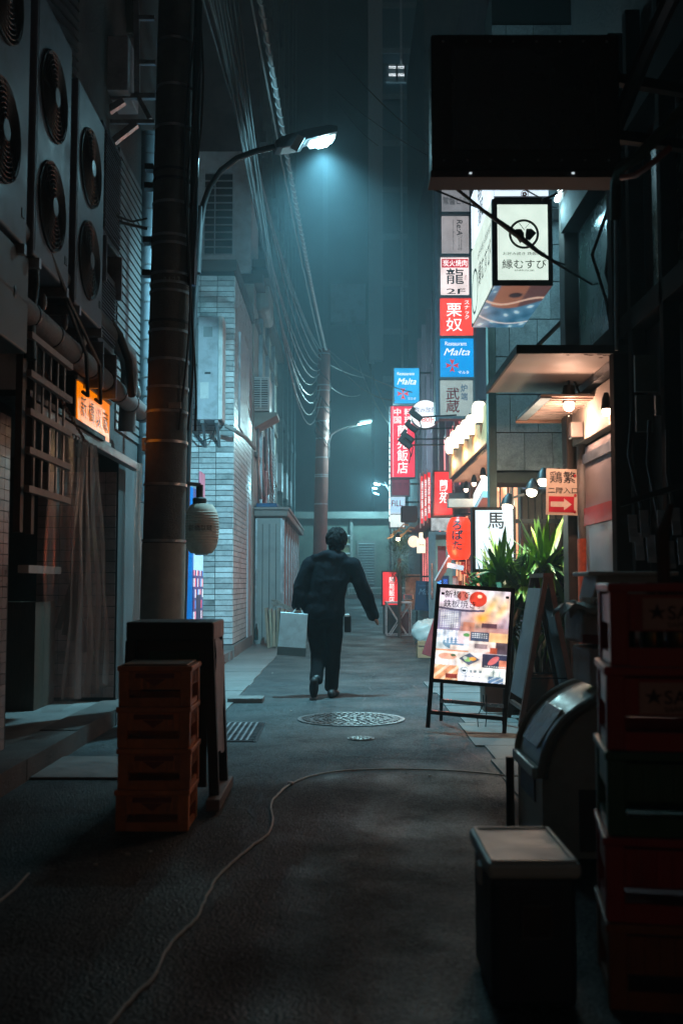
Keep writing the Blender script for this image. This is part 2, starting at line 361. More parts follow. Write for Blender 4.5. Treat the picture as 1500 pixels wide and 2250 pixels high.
# ------------------------------------------------------------------ left: eatery building with the orange sign
bA = T('eatery_building', 'dark eatery building on the left under the air conditioners', 'building', (-2.1, 7, 0))
MB().box(-2.6, -2.1, 1.0, 6.62, 0, 2.3).build('wall', GROUT, bA)
MB().box(-2.6, -2.12, 9.65, 12.6, 0, 2.3).build('wall', WALLD, bA)
MB().box(-3.4, -2.12, 1.0, 12.6, 2.3, 13.5).build('upper_wall', WALLD, bA)
MB().box(-3.6, -3.4, 5.5, 10.2, 0, 2.3).build('back_wall', WALLD, bA)
MB().box(-3.4, -2.1, 6.4, 9.7, -.02, .12).build('room_floor', CONC, bA)
jamb = MB().box(-3.4, -1.99, 9.32, 9.62, .12, 2.28).build('jamb_wall', GROUT, bA)
tme = mesh_of(MB().box(0, .012, -.047, .047, -.031, .031), 'tile', RTILE)
for r in range(31):
    for q in range(11):
        piece('tile', tme, bA.children[0], (0, 0, 0)).location = Vector((-2.1, 5.52 + q * .1, .16 + r * .067)) - wo(bA)
tme2 = mesh_of(MB().box(-.047, .047, -.012, 0, -.047, .047), 'tile', RTILE)
for r in range(20):
    for q in range(7): piece('tile', tme2, jamb, Vector((-2.055 - q * .1, 9.32, .2 + r * .1)) - wo(bA))
# dark band tiles in the gap wall behind the duct
lg = MB()
for r in range(32): lg.box(-2.118, -2.105, 9.7, 12.5, 2.6 + r * .085, 2.66 + r * .085)
lg.build('tile_bands', pm('dark_band_tile', (.10, .10, .10), .5, var=.3, scale=5), bA)
# interior things dimly seen through the curtain
MB().box(-3.2, -2.5, 8.6, 9.2, .12, 1.0).build('counter', WOODD, bA)
bx = MB()
for i in range(6): bx.obox((-2.25 - .03 * i, 9.2, .75 + .05 * i), (.05, .03, .5), Matrix.Rotation(.3 * (i - 2.5) * .4, 3, 'Y'))
tag(bx.build('broom_bundle', WOODD), 'dark bundle of sticks leaning by the pink tiled door jamb', 'broom')
tag(MB().box(-2.06, -1.99, 6.68, 7.45, 1.22, 1.27).build('door_handle_rail', WHITEP), 'pale wooden rail behind the clear curtain', 'rail')

# ------------------------------------------------------------------ left: white tiled building
bB = T('tiled_building', 'narrow building clad in long pale glazed tiles behind the vending machine', 'building', (-1.68, 16.3, .0))
wB = MB().box(-5, -1.70, 16.32, 19.6, .12, 6.1).build('wall', GROUT, bB)
MB().box(-5.05, -1.66, 16.28, 19.66, 6.1, 6.28).build('parapet', pm('brown_coping', (.07, .06, .055), .7, var=.3), bB)
MB().box(-5, -1.66, 16.3, 19.62, -.02, .2).build('plinth', CONC, bB)
ft = mesh_of(MB().box(-.130, .130, -.014, .02, -.037, .037), 'tile', TILE)
ftH = mesh_of(MB().box(-.063, .063, -.014, .02, -.037, .037), 'tile', TILE)
n_r = 68
for r in range(n_r):
    z = .26 + r * .0855; x = -1.70
    for q in range(4):
        piece('tile', ft, wB, Vector((-1.70 - .13 - q * .27, 16.32, z)) - wo(wB), None, (1, 1, 1))
st = MB()
for r in range(n_r):
    z = .26 + r * .0855
    for q in range(12): st.box(-1.72, -1.686 + random.uniform(-.0015, .0015), 16.335 + q * .272, 16.335 + q * .272 + .262, z - .037, z + .037)
so = st.build('side_tiles', TILE, wB, kind='stuff')
MB().box(-1.69, -1.655, 17.0, 18.6, 3.7, 5.3).build('shutter', ACW, bB, bevel=.01)
MB().box(-1.69, -1.665, 18.7, 19.4, .15, 2.6).build('side_door', ACW, bB)

# ------------------------------------------------------------------ left: further buildings
bC = T('corner_building', 'pale panelled building with a roof-top unit past the tiled one', 'building', (-1.7, 20, 0))
PANELG = pm('weathered_panel', (.30, .32, .29), .7, var=.25, scale=2, dirt=(.1, .09, .075), dscale=1.5, damt=.6)
MB().box(-5, -1.68, 19.75, 27, 0, 6.9).build('wall', PANELG, bC)
MB().box(-5.1, -1.5, 19.7, 27.1, 6.9, 7.08).build('roof_slab', pm('brown_coping2', (.08, .055, .045), .8, var=.4), bC)
for i, z in enumerate((6.2, 4.85, 3.6)): MB().box(-1.70, -1.62, 20, 26.5, z, z + .08).build('string_course', pm('coping3', (.13, .11, .095), .8), bC)
for i in range(3): MB().box(-1.69, -1.6, 21 + i * 1.9, 21.08 + i * 1.9, 2.7, 6.85).build('downpipe', STEEL, bC)
lw = MB().box(-1.69, -1.63, 22.3, 25.6, 2.75, 4.3).build('louvre_window', ACD, bC)
slme = mesh_of(MB().box(-.02, .025, -1.6, 1.6, -.012, .012), 'slat', pm('slat_alu', (.35, .4, .43), .5, .4))
for i in range(17): piece('slat', slme, lw, Vector((-1.63, 23.95, 2.83 + i * .085)) - wo(lw), (0, .5, 0))
MB().box(-1.66, -1.56, 21.6, 21.95, 2.65, 3.5).build('red_board', pm('red_board', (.3, .06, .05), .6), bC)

sh = T('metal_shed', 'long low grey metal shed fronting the left side of the alley', 'shed', (-1.4, 20.1, 0))
SHEDM = pm('shed_paint', (.24, .275, .275), .5, .2, var=.12, scale=3, dirt=(.1, .1, .1), dscale=2, damt=.4)
MB().box(-1.64, -1.14, 20.1, 28, 0, 2.42).build('body', SHEDM, sh, bevel=.01)
MB().box(-1.68, -1.02, 20.0, 28.1, 2.44, 2.56).build('roof_edge', pm('roof_grey', (.2, .2, .19), .6, .3), sh, bevel=.02)
MB().box(-1.68, -1.0, 19.98, 28.12, 2.57, 2.62).build('roof_sheet', pm('roof_grey2', (.26, .25, .24), .6, .3), sh, bevel=.01)
for x in (-1.63, -1.15): MB().box(x - .02, x + .02, 20.07, 20.1, .05, 2.4).build('corner_post', STEEL, sh)
for i in range(3): MB().box(-1.52 + i * .13, -1.508 + i * .13, 20.093, 20.1, .08, 2.3).build('panel_seam', DARK, sh)
for i in range(7):
    MB().box(-1.142, -1.10, 20.2 + i * 1.1, 20.32 + i * 1.1, .05, 2.42).build('mullion', STEEL, sh)
    MB().box(-1.141, -1.125, 20.36 + i * 1.1, 21.24 + i * 1.1, .1, 2.35).build('shutter_panel', pm('shutter_brown', (.2, .14, .115), .4, .3, var=.2), sh)
tag(MB().box(-1.66, -1.25, 20.3, 22.2, 2.625, 2.72).build('blue_tarp', pm('blue_tarp', (.02, .12, .3), .5, var=.3), bevel=.03), 'folded blue tarp lying on the metal shed roof', 'tarp')

bD = T('tall_left_block', 'tall dark block rising behind the red-brown utility pole', 'building', (-2.2, 33, 0))
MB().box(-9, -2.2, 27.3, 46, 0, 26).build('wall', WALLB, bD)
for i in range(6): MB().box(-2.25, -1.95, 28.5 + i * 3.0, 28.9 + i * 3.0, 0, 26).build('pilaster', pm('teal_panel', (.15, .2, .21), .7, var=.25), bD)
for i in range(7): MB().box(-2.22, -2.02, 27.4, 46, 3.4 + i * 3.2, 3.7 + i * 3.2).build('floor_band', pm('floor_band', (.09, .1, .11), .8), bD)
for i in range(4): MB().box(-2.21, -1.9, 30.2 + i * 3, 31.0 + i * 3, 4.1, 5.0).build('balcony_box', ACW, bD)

# ------------------------------------------------------------------ end of the street
GREENW = pm('old_green_boards', (.13, .15, .125), .8, var=.25, scale=2, dirt=(.05, .05, .045), damt=.5)
eh = T('end_house', 'low boarded house with louvred door closing the end of the alley', 'building', (2, 46, .58))
MB().box(-6, 12, 46, 50, .5, 4.0).build('wall', GREENW, eh)
MB().box(-6, 12, 45.6, 50, 4.0, 4.3).build('eave', pm('eave', (.2, .2, .18), .8), eh)
for px in (772, 860): a = P(px, 1250, 45.9); MB().box(a.x - .06, a.x + .06, 45.8, 46, .55, 4.0).build('post', pm('post_grey', (.22, .22, .2), .7), eh)
fdme = mesh_of(MB().box(-.05, .05, -.03, .03, -.8, .8), 'board', pm('yellowed_board', (.34, .3, .14), .7, rnd=.2))
for i in range(13): a = P(741 + i * 2.2, 1210, 45.9); piece('board', fdme, eh, Vector((a.x, 45.93, 2.3)) - wo(eh))
for yy in (1177, 1196, 1216, 1236): a = P(740, yy, 45.85); b = P(772, yy, 45.85); MB().box(a.x, b.x, 45.82, 45.88, a.z - .03, a.z + .03).build('rail', WHITEP, eh)
d0 = P(788, 1192, 45.9); d1 = P(822, 1296, 45.9)
dr = MB().box(d0.x - .08, d1.x + .08, 45.88, 46, .58, d0.z + .08).build('louvre_door', pm('door_grey', (.15, .15, .14), .7), eh)
lme = mesh_of(MB().box((d0.x - d1.x) / 2, (d1.x - d0.x) / 2, -.03, .02, -.035, .035), 'slat', pm('louvre_slat', (.26, .28, .28), .6))
for i in range(16): piece('slat', lme, dr, Vector(((d0.x + d1.x) / 2, 45.85, d0.z - .08 - i * .115)) - wo(dr), (.5, 0, 0))
rl = T('guard_rail', 'white pipe guard rail along the cross street', 'railing', (3, 43.5, .58))
for z in (.98, .76, .55): MB().tube([(.3, 43.5, z), (8, 43.5, z)], .025).build('rail', WHITEP, rl)
for i in range(5): MB().tube([(.3 + i * 1.9, 43.5, .5), (.3 + i * 1.9, 43.5, 1.0)], .03).build('post', WHITEP, rl)
kb = MB().box(-6, 12, 43.0, 43.3, .5, .7).build('far_kerb', pm('pink_kerb', (.32, .24, .22), .8)); kb['kind'] = 'structure'

tb = T('office_tower', 'dark glazed office tower with one lit window high above the alley', 'building', (6, 62, 0))
a = P(822, 600, 62); b = P(960, 600, 62)
MB().box(a.x, a.x + 16, 62, 75, 0, 42).build('wall', pm('tower_glass', (.10, .24, .33), .5, var=.15), tb)
MB().box(a.x - .35, a.x + .5, 61.4, 62.3, 14.4, 42).build('corner_pier', pm('tower_pier', (.5, .6, .66), .6, var=.1), tb)
for i in range(8): MB().box(a.x + 1.6 + i * 1.25, a.x + 1.72 + i * 1.25, 61.85, 62, 12 if i % 2 else 14, 42).build('mullion', pm('tower_mullion', (.6, .72, .78), .5), tb)
for i in range(10): MB().box(a.x + .5, a.x + 16, 61.9, 62, 13.2 + i * 2.9, 13.55 + i * 2.9).build('spandrel', pm('tower_spandrel', (.24, .38, .45), .6), tb)
q0 = P(848, 141, 61.7); q1 = P(900, 181, 61.7)
lwn = MB().box(q0.x, q1.x, 61.80, 61.84, q1.z, q0.z).build('lit_window', em('lit_room', c(58, 82, 92), .8), tb)
for yy in (146, 163):
    a1 = P(854, yy, 61.7); b1 = P(888, yy, 61.7); MB().box(a1.x, b1.x, 61.7, 61.78, a1.z - .07, a1.z + .07).build('strip_light', em('office_tube', (.85, .95, 1), 2.2), lwn)
for i in range(12): z = q1.z + (q0.z - q1.z) * (i + .5) / 12; MB().box(q0.x - .5, q1.x + .3, 61.6, 61.64, z - .022, z + .022).build('blind_slat', pm('blind', (.1, .12, .13), .6), lwn)
for xx in (.45, .8): x = q0.x + (q1.x - q0.x) * xx; MB().box(x - .06, x + .06, 61.58, 61.66, q1.z, q0.z).build('window_bar', DARK, lwn)
tb2 = T('rear_tower', 'broad dark tower filling the night sky behind the street lamp', 'building', (-4, 66, 0))
MB().box(-24, 1.9, 66, 80, 0, 44).build('wall', pm('rear_tower_wall', (.1, .12, .125), .8, var=.3, scale=.6), tb2)
for i in range(9): MB().box(-22 + i * 2.6, -21.7 + i * 2.6, 65.7, 66, 0, 44).build('rib', pm('rear_rib', (.13, .16, .165), .8), tb2)
u = P(765, 655, 64); MB().box(u.x - 1.1, u.x + 1.1, 65, 66, u.z - 1.2, u.z + 1.2).build('plant_box', ACW, tb2)

# ------------------------------------------------------------------ right: buildings
PURP = pm('mauve_render', (.10, .085, .11), .85, var=.3, scale=1.5, bump=.3, bscale=30, dirt=(.03, .028, .035), damt=.6)
bR = T('bar_building', 'dark fronted bar building on the right with posts and canopy', 'building', (2.1, 6, 0))
MB().box(2.02, 4, .5, 8.9, 0, 13).build('wall', WALLD, bR)
GLASSG = pm('green_glass_panel', (.06, .10, .085), .25, var=.3, scale=3)
for y0, y1 in ((7.05, 8.65),): MB().box(2.0, 2.03, y0, y1, 3.0, 4.1).build('glazed_panel', GLASSG, bR)
MB().box(2.0, 2.03, 5.2, 6.6, 3.0, 4.0).build('glazed_panel', GLASSG, bR)
MB().box(1.88, 2.06, .5, 8.8, 4.15, 4.42).build('beam', MATTE, bR)
MB().box(1.90, 2.06, .5, 8.8, 2.82, 2.96).build('beam', MATTE, bR)
MB().box(1.9, 2.04, 8.78, 8.98, 0, 4.6).build('post', pm('brown_post', (.055, .045, .04), .5, var=.3, dirt=(.02, .02, .02)), bR, bevel=.008)
MB().box(1.86, 2.0, 7.08, 7.2, 0, 5).build('post', MATTE, bR, bevel=.006)
MB().box(1.9, 2.0, 6.78, 6.86, 0, 5).build('post', MATTE, bR, bevel=.006)
MB().box(1.9, 2.0, 6.1, 6.18, 0, 5).build('post', MATTE, bR, bevel=.006)
fa = MB().box(1.94, 2.03, 7.2, 8.75, 2.3, 2.64).build('fascia', pm('cream_fascia', (.42, .36, .31), .6, var=.15, dirt=(.15, .1, .07), damt=.4), bR, bevel=.005)
MB().box(1.90, 2.0, 7.2, 8.75, 2.67, 2.73).build('canopy_rail', STEEL, bR)
pn = MB().box(1.985, 2.03, 7.55, 8.5, .1, 2.26).build('door_panel', pm('grey_door', (.26, .235, .245), .45, .2, var=.15, dirt=(.1, .06, .05), damt=.4), bR)
MB().box(1.97, 1.985, 7.55, 8.5, 1.62, 1.76).build('red_stripe', pm('red_stripe', (.4, .05, .05), .5), pn)
MB().box(1.965, 1.984, 7.5, 8.5, 2.12, 2.2).build('hinge_plate', STEEL, pn)
pp = MB().tube([(1.99, 8.62, 1.15), (1.99, 8.62, 2.3)], .045, 12).build('drain_pipe', pm('old_grey_pipe', (.2, .2, .2), .6, .4, var=.4, dirt=(.12, .05, .03), dscale=12), bR, smooth=True)
MB().tube([(1.99, 8.62, 0), (1.99, 8.62, 1.52)], .05, 12).build('pipe_sleeve', pm('orange_sleeve', (.55, .1, .045), .6, var=.35, scale=20, dirt=(.1, .05, .04), dscale=14), pp, smooth=True)
MB().obox((1.88, 8.35, 2.38), (.1, .12, .13)).build('junction_box', pm('box_grey', (.09, .08, .075), .5), bR, bevel=.01)

st_ = T('stone_clad_storey', 'projecting upper storey clad in grey stone blocks beside the canopy', 'building', (1.9, 10, 2.2))
MB().box(1.49, 3.4, 10.03, 10.55, 2.22, 7).build('wall', GROUT, st_)
STONE = pm('granite_block', (.30, .35, .37), .7, var=.25, scale=60, rnd=.14, bump=.2, bscale=150, dirt=(.06, .07, .07), dscale=3.5, damt=.75)
bme = mesh_of(MB().box(-.132, .132, -.02, .03, -.18, .18), 'stone_block', STONE)
for r in range(12):
    for q in range(5):
        x = 1.49 + .135 + q * .27 - (.135 if r % 2 else 0)
        if r % 2 and q == 0: piece('stone_block', bme, st_, Vector((x + .0675, 10.03, 2.42 + r * .37)) - wo(st_), None, (.49, 1, 1))
        else: piece('stone_block', bme, st_, Vector((x, 10.03, 2.42 + r * .37)) - wo(st_))
MB().box(1.41, 1.485, 9.97, 10.1, 0, 5.2).build('corner_post', pm('green_post', (.10, .13, .12), .5, .2, var=.25), st_, bevel=.006)
MB().box(1.47, 3.2, 9.99, 10.5, 2.12, 2.215).build('soffit_board', pm('soffit', (.07, .075, .07), .8), st_)

bS = T('lantern_bar_building', 'building with the glowing wooden fascia hung with white lanterns', 'building', (2.0, 15, 0))
MB().box(2.2, 5, 12.35, 16.9, 0, 8.5).build('wall', PURP, bS)
FASC = pm('amber_wood', (.46, .27, .13), .55, var=.25, scale=5, stretch=(1, 9, .6), rnd=.15)
fw = MB().box(1.76, 1.80, 12.6, 17.0, 2.85, 3.34).build('fascia', WOODD, bS)
fpm = mesh_of(MB().box(-.012, .0, -.105, .105, -.24, .24), 'plank', FASC)
for i in range(20): piece('plank', fpm, fw, Vector((1.758, 12.72 + i * .218, 3.095)) - wo(fw))
MB().box(1.8, 2.25, 12.5, 17.1, 3.36, 3.44).build('roof', WOODD, bS)
MB().box(1.8, 2.2, 12.6, 17, 2.8, 2.86).build('soffit', pm('soffit_warm', (.25, .16, .12), .7), bS)
for i in range(4): MB().box(2.12, 2.2, 13 + i * 1.4, 13.2 + i * 1.4, 0, 2.8).build('post', WOODD, bS)
wn_ = MB().box(2.16, 2.21, 13.0, 14.5, 4.4, 6.0).build('window', pm('plum_frame', (.08, .05, .06), .5), bS)
MB().box(2.1, 2.17, 13.1, 13.7, 4.5, 5.9).build('pane', ACD, wn_); MB().box(2.1, 2.17, 13.8, 14.4, 4.5, 5.9).build('pane', ACD, wn_)
fc = T('slat_screen', 'dark vertical timber slat screen behind the yucca plants', 'screen', (2.15, 10.45, 0))
slm = mesh_of(MB().box(-.026, .026, -.02, .02, 0, 2.05), 'slat', pm('screen_slat', (.09, .065, .055), .6, var=.3, rnd=.25, scale=10))
for i in range(17): piece('slat', slm, fc, (-.32 + i * .068, 0, 0))
MB().box(1.8, 3.0, 10.48, 10.51, .1, 2.1).build('backing', BLACK, fc)

bT = T('far_right_building', 'mauve building carrying the vertical shop signs further along', 'building', (2.3, 24, 0))
MB().box(2.45, 7, 16.95, 33, 0, 13).build('wall', PURP, bT)
for i in range(4):
    w = MB().box(2.40, 2.46, 20.2 + i * 3, 22.2 + i * 3, 5.2, 7.2).build('window', pm('win_frame', (.2, .17, .22), .5), bT); MB().box(2.385, 2.405, 20.35 + i * 3, 22.05 + i * 3, 5.35, 7.05).build('pane', pm('win_dark', (.02, .025, .035), .2), w)
for i in range(8): MB().box(2.3, 2.46, 19.5 + i * 1.7, 19.7 + i * 1.7, 2.7, 8.6).build('pilaster', pm('mauve_pilaster', (.2, .13, .17), .8), bT)
MB().box(2.0, 2.46, 19.5, 33, 2.7, 2.85).build('canopy_edge', pm('canopy_edge', (.16, .13, .12), .7), bT)
bU = T('right_corner_block', 'tall dark block on the right beyond the Chinese restaurant sign', 'building', (3, 37, 0))
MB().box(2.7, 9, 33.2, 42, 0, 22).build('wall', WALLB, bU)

WARMW = em('warm_shop_window', (1, .40, .2), .95, mottled=.5, scale=2.2); PINKW = em('pink_shop_window', (1, .2, .2), .8, mottled=.5, scale=2.2)  # glowing panes of added windows, put in to brighten the dim shopfronts
def added_win(par, x, y0, y1, z0, z1, mat, nb):
    w = MB().box(x - .02, x + .03, y0, y1, z0, z1).build('shop_window', WOODD, par); MB().box(x - .03, x - .021, y0 + .06, y1 - .06, z0 + .06, z1 - .06).build('lit_pane', mat, w)
    for i in range(1, nb): y = y0 + (y1 - y0) * i / nb; MB().box(x - .05, x - .031, y - .025, y + .025, z0, z1).build('mullion', WOODD, w)
added_win(bS, 2.17, 12.7, 16.7, .9, 2.6, WARMW, 6); added_win(bT, 2.42, 19.8, 24.4, .7, 2.5, WARMW, 6); added_win(bT, 2.42, 25.2, 31, .7, 2.5, PINKW, 7); added_win(bT, 2.42, 19.8, 24.4, 3.1, 4.6, PINKW, 5)
# ------------------------------------------------------------------ utility pole in front
lean = Vector((.0125, 0, 1))
def pole1(z): return Vector((-1.475, 8.6, 0)) + lean * z
up1 = T('utility_pole', 'thick dark concrete utility pole wrapped in straps on the left', 'utility pole', (-1.475, 8.6, 0))
MB().tube([pole1(z) for z in (-.05, 1, 2, 3, 4, 5, 6, 7)], [.178, .174, .17, .166, .162, .158, .155, .15], 28).build('shaft', POLEC, up1, smooth=True)
MB().tube([pole1(z) for z in (-.02, .5, 1.0, 1.48)], [.184, .182, .18, .179], 28).build('base_sleeve', pm('pole_sleeve', (.27, .25, .215), .6, var=.2, scale=5, dirt=(.1, .09, .075), dscale=2), up1, smooth=True)
for z in (1.49, 1.95, 2.3, 2.55, 2.75, 2.98, 3.22, 3.3, 3.55, 3.62, 3.7, 3.95, 4.02, 4.3, 4.5, 4.58, 4.95, 5.3, 5.7):
    r = .185 - .005 * z + .004
    MB().tube([pole1(z), pole1(z + .022)], r, 28).build('band', STEEL if z not in (3.3, 4.5, 4.58) else RUBBER, up1, smooth=True)
for z in (4.46, 4.62, 3.72, 4.0):
    p = pole1(z); MB().obox((p.x - .185, p.y - .06, p.z), (.07, .09, .05)).build('strap_buckle', DARK, up1)
p = pole1(3.62); text(up1, '0 1 2 3', (p.x + .04, p.y - .172, 3.64), .13, .045, pm('faded_white', (.35, .4, .4), .7), off=.002, name='number')
MB().obox((pole1(2.58).x + .09, 8.44, 2.6), (.1, .02, .05)).build('plate', STEEL, up1)
# conduits strapped to the pole
MB().tube([pole1(z) + Vector((.19, -.06, 0)) for z in (3.62, 4.2, 5.5, 7)], .036, 12).build('steel_conduit', pm('glossy_conduit', (.05, .06, .065), .15, .6), up1, smooth=True)
for k_ in range(3):
    pts = [pole1(z) + Vector((.15 + .03 * k_ + .04 * math.sin(z * 2.3 + k_), -.13 + .02 * k_, 0)) for z in [2.4 + .2 * i for i in range(18)]]
    MB().tube(pts, .009, 6).build('cable', RUBBER, up1, smooth=True)
tag(MB().tube([P(245, 470, 8.0), P(290, 487, 8.2), P(322, 480, 8.45)], .009, 6).build('tie_cable', RUBBER, smooth=True), 'short black cable from air conditioners to the thick pole', 'cable')
tag(MB().tube([P(232, 475, 8.0), P(270, 490, 8.2), P(322, 502, 8.45)], .013, 6).build('tie_cable', RUBBER, smooth=True), 'thicker black cable just below it reaching the thick pole', 'cable')

# ------------------------------------------------------------------ street lamp on its own arm
LY = 10.2
sl = T('street_lamp', 'lit street lamp on a curved arm beside the thick pole', 'street lamp', P(398, 1500, LY))
arm = [P(*q, LY) for q in ((397, 1508), (404, 1300), (412, 1000), (422, 760), (428, 640), (434, 560), (440, 500), (447, 450), (460, 412), (485, 375), (520, 348), (560, 333), (605, 322))]
MB().tube(arm, [.036] * 5 + [.033] * 3 + [.03] * 6, 12).build('arm', DARK, sl, smooth=True)
MB().tube([P(431, 600, LY), P(438, 455, LY)], .05, 12).build('mount_sleeve', DARK, sl, smooth=True)
a = P(602, 322, LY); b = P(764, 283, LY + .2); d = (b - a); L = d.length; dn = d.normalized()
prof = [(q_[0] * 1.1, q_[1] * 1.1) for q_ in [(0, -.045), (.05, -.06), (.25, -.075), (.28, -.04), (.60, -.035), (.62, .02), (.55, .05), (.3, .06), (.06, .045), (0, .02)]]
side = dn.cross(UZ).normalized()
upv = side.cross(dn).normalized()
MB().prism(prof, a - side * .1, dn, upv, side * .2).build('housing', pm('lamp_housing', (.05, .055, .06), .45, .4), sl, bevel=.012)
lens = MB().prism([(.36, -.045), (.64, -.045), (.62, -.085), (.38, -.085)], a - side * .07, dn, upv, side * .14).build('lens', em('lamp_lens', (.6, .95, 1), 2.2, mottled=.05), sl)
MB().prism([(.45, -.06), (.58, -.06), (.57, -.1), (.46, -.1)], a - side * .075, dn, upv, side * .15).build('lamp_core', em('lamp_core', (.75, 1, 1), 60, mottled=0), sl)
pp_ = P(655, 325, LY); MB().obox((pp_.x, pp_.y - .14, pp_.z - .01), (.08, .01, .16), Matrix.Rotation(.5, 3, 'Y')).build('door_flap', pm('flap', (.3, .33, .34), .4), sl)
lc = a + dn * .49 - upv * .14
lamp(sl, 'lamp_light', 'SPOT', lc, 3300, (.34, .82, 1), .08, 150, (.0, .57, -1), 1.0)
lamp(sl, 'lens_glow', 'POINT', lc + Vector((0, 0, -.02)), 42, (.34, .82, 1), .08)
lamp(sl, 'forward_light', 'SPOT', lc + Vector((0, .02, -.02)), 200, (.32, .8, 1), .08, 160, (-.1, 1, .05), .6)

# ------------------------------------------------------------------ air conditioners over the eatery
ACN = pm('sooty_aircon', (.11, .13, .165), .55, var=.18, scale=3, dirt=(.04, .04, .04), dscale=2.5, damt=.7, rnd=.2)  # aircon paint darkened to stand in for dim light, plus real dirt
def fan_unit(name, label, x, y0, y1, z0, z1, fans, group='condensers above the eatery'):
    t = T(name, label, 'air conditioner', (x - .16, (y0 + y1) / 2, z0), group)
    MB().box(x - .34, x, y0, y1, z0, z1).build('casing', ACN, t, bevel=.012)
    w = (y1 - y0)
    for fz in fans:
        R = min(w * .39, .27); cyy = y0 + w * .45
        MB().lathe([(R, 0), (R, .012), (R * .96, .012), (R * .9, -.004)], (x, cyy, fz), 36, (1, 0, 0)).build('fan_recess', ACD, t, smooth=True)
        gr = MB()
        for q in range(9):
            rr = R * (.22 + .095 * q)
            gr.tube([(x + .016 + .01 * math.cos(q / 9 * 1.5), cyy + rr * math.cos(th), fz + rr * math.sin(th)) for th in [2 * math.pi * i / 32 for i in range(33)]], .0035, 4, False)
        for q in range(8):
            th = 2 * math.pi * q / 8; gr.tube([(x + .024, cyy + R * .15 * math.cos(th), fz + R * .15 * math.sin(th)), (x + .015, cyy + R * math.cos(th), fz + R * math.sin(th))], .004, 4)
        gr.build('fan_guard', pm('guard_wire', (.05, .055, .06), .5, .3), t)
        MB().lathe([(R * .2, .02), (R * .2, .03), (.001, .032)], (x, cyy, fz), 24, (1, 0, 0)).build('fan_hub', pm('hub_grey', (.12, .13, .14), .5), t)
    MB().box(x, x + .002, y0 + .03, y0 + .034, z0 + .03, z1 - .03).build('panel_seam', DARK, t)
    MB().box(x, x + .004, y1 - .1, y1 - .05, z0 + .15, z0 + .2).build('badge', DARK, t)
    for yy in (y0 + .08, y1 - .08): MB().box(x - .36, x + .02, yy - .02, yy + .02, z0 - .06, z0 - .002).build('bracket', STEEL, t)
    return t
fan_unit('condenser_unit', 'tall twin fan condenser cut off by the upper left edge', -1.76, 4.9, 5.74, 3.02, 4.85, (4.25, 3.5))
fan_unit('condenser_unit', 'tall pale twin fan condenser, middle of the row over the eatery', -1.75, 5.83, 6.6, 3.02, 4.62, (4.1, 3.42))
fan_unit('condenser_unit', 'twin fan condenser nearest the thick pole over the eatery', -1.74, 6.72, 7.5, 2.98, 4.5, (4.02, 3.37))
def louvre_unit(label, x, y0, y1, z0, z1, n):
    t = T('louvred_condenser', label, 'air conditioner', (x - .16, (y0 + y1) / 2, z0), 'condensers above the eatery')
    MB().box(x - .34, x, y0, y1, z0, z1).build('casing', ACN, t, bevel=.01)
    MB().box(x, x + .004, y0 + .04, y1 - .04, z0 + .05, z1 - .05).build('recess', ACD, t)
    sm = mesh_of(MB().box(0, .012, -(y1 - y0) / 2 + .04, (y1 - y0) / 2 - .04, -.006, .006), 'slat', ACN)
    for i in range(n): piece('slat', sm, t, Vector((x + .004, (y0 + y1) / 2, z0 + .07 + (z1 - z0 - .14) * i / (n - 1))) - wo(t))
    for yy in (y0 + .05, y1 - .05): MB().box(x - .34, x + .03, yy - .015, yy + .015, z0 - .35, z0 - .002).build('bracket', STEEL, t)
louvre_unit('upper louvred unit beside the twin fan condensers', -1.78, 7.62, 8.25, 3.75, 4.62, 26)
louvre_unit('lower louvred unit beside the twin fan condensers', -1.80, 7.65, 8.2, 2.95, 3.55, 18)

# pipes along the eatery front
tag(MB().tube([(-1.84, 5.0, 3.14), (-1.84, 8.9, 3.12), (-1.86, 9.1, 3.02), (-1.9, 9.2, 2.5)], .075, 16).build('drain_pipe', pm('dusty_pipe', (.09, .085, .085), .7, var=.35, bump=.2, dirt=(.03, .03, .03)), smooth=True), 'fat dark pipe slanting under the condensers', 'pipe')
lp = T('lagged_pipe', 'long greyish lagged pipe with clips above the orange sign', 'pipe', (-1.86, 8, 2.7))
MB().tube([(-1.86, 5.2, 2.74), (-1.86, 9.75, 2.74)], .082, 18).build('pipe', pm('lagging', (.15, .135, .135), .75, var=.3, scale=8, bump=.3, bscale=30, dirt=(.05, .045, .045)), lp, smooth=True)
for i in range(9):
    y = 5.6 + i * .5; MB().tube([(-1.86, y, 2.74), (-1.86, y + .03, 2.74)], .088, 16).build('clip', DARK, lp, smooth=True)
    MB().ell((-1.82, y + .2, 2.87), .022, .03, .055, 10, 6).build('stud', pm('stud', (.25, .25, .25), .4), lp, smooth=True)
for k_, (x_, z_) in enumerate(((-1.78, 3.0), (-1.76, 2.95))):
    tag(MB().tube([(x_, 6.2, 3.3 - .15 * k_), (x_ + .02, 6.6, 2.95), (x_ + .03, 7.1 + .3 * k_, 2.72), (x_ + .02, 7.2 + .3 * k_, 2.45), (x_ - .04, 7.3 + .3 * k_, 2.5)], .014, 6).build('drooping_cable', RUBBER, smooth=True), ['black cable drooping beside the lattice guard', 'black cable drooping just above the orange sign'][k_], 'cable')
tag(MB().tube([P(70, 480, 6.0), P(68, 540, 6.0), P(72, 620, 6.05), P(62, 700, 6.1), P(64, 790, 6.1)], .045, 10).build('insulated_hose', pm('hose', (.02, .03, .03), .3), smooth=True), 'glossy black insulated hose hanging left of the condensers', 'hose')
tag(MB().tube([P(222, 500, 7.9), P(222, 620, 7.9), P(232, 690, 8.0), P(262, 735, 8.2), P(282, 790, 8.4), P(290, 870, 8.6)], .032, 10).build('insulated_hose', RUBBER, smooth=True), 'black insulated hose curling down to the thick pole', 'hose')
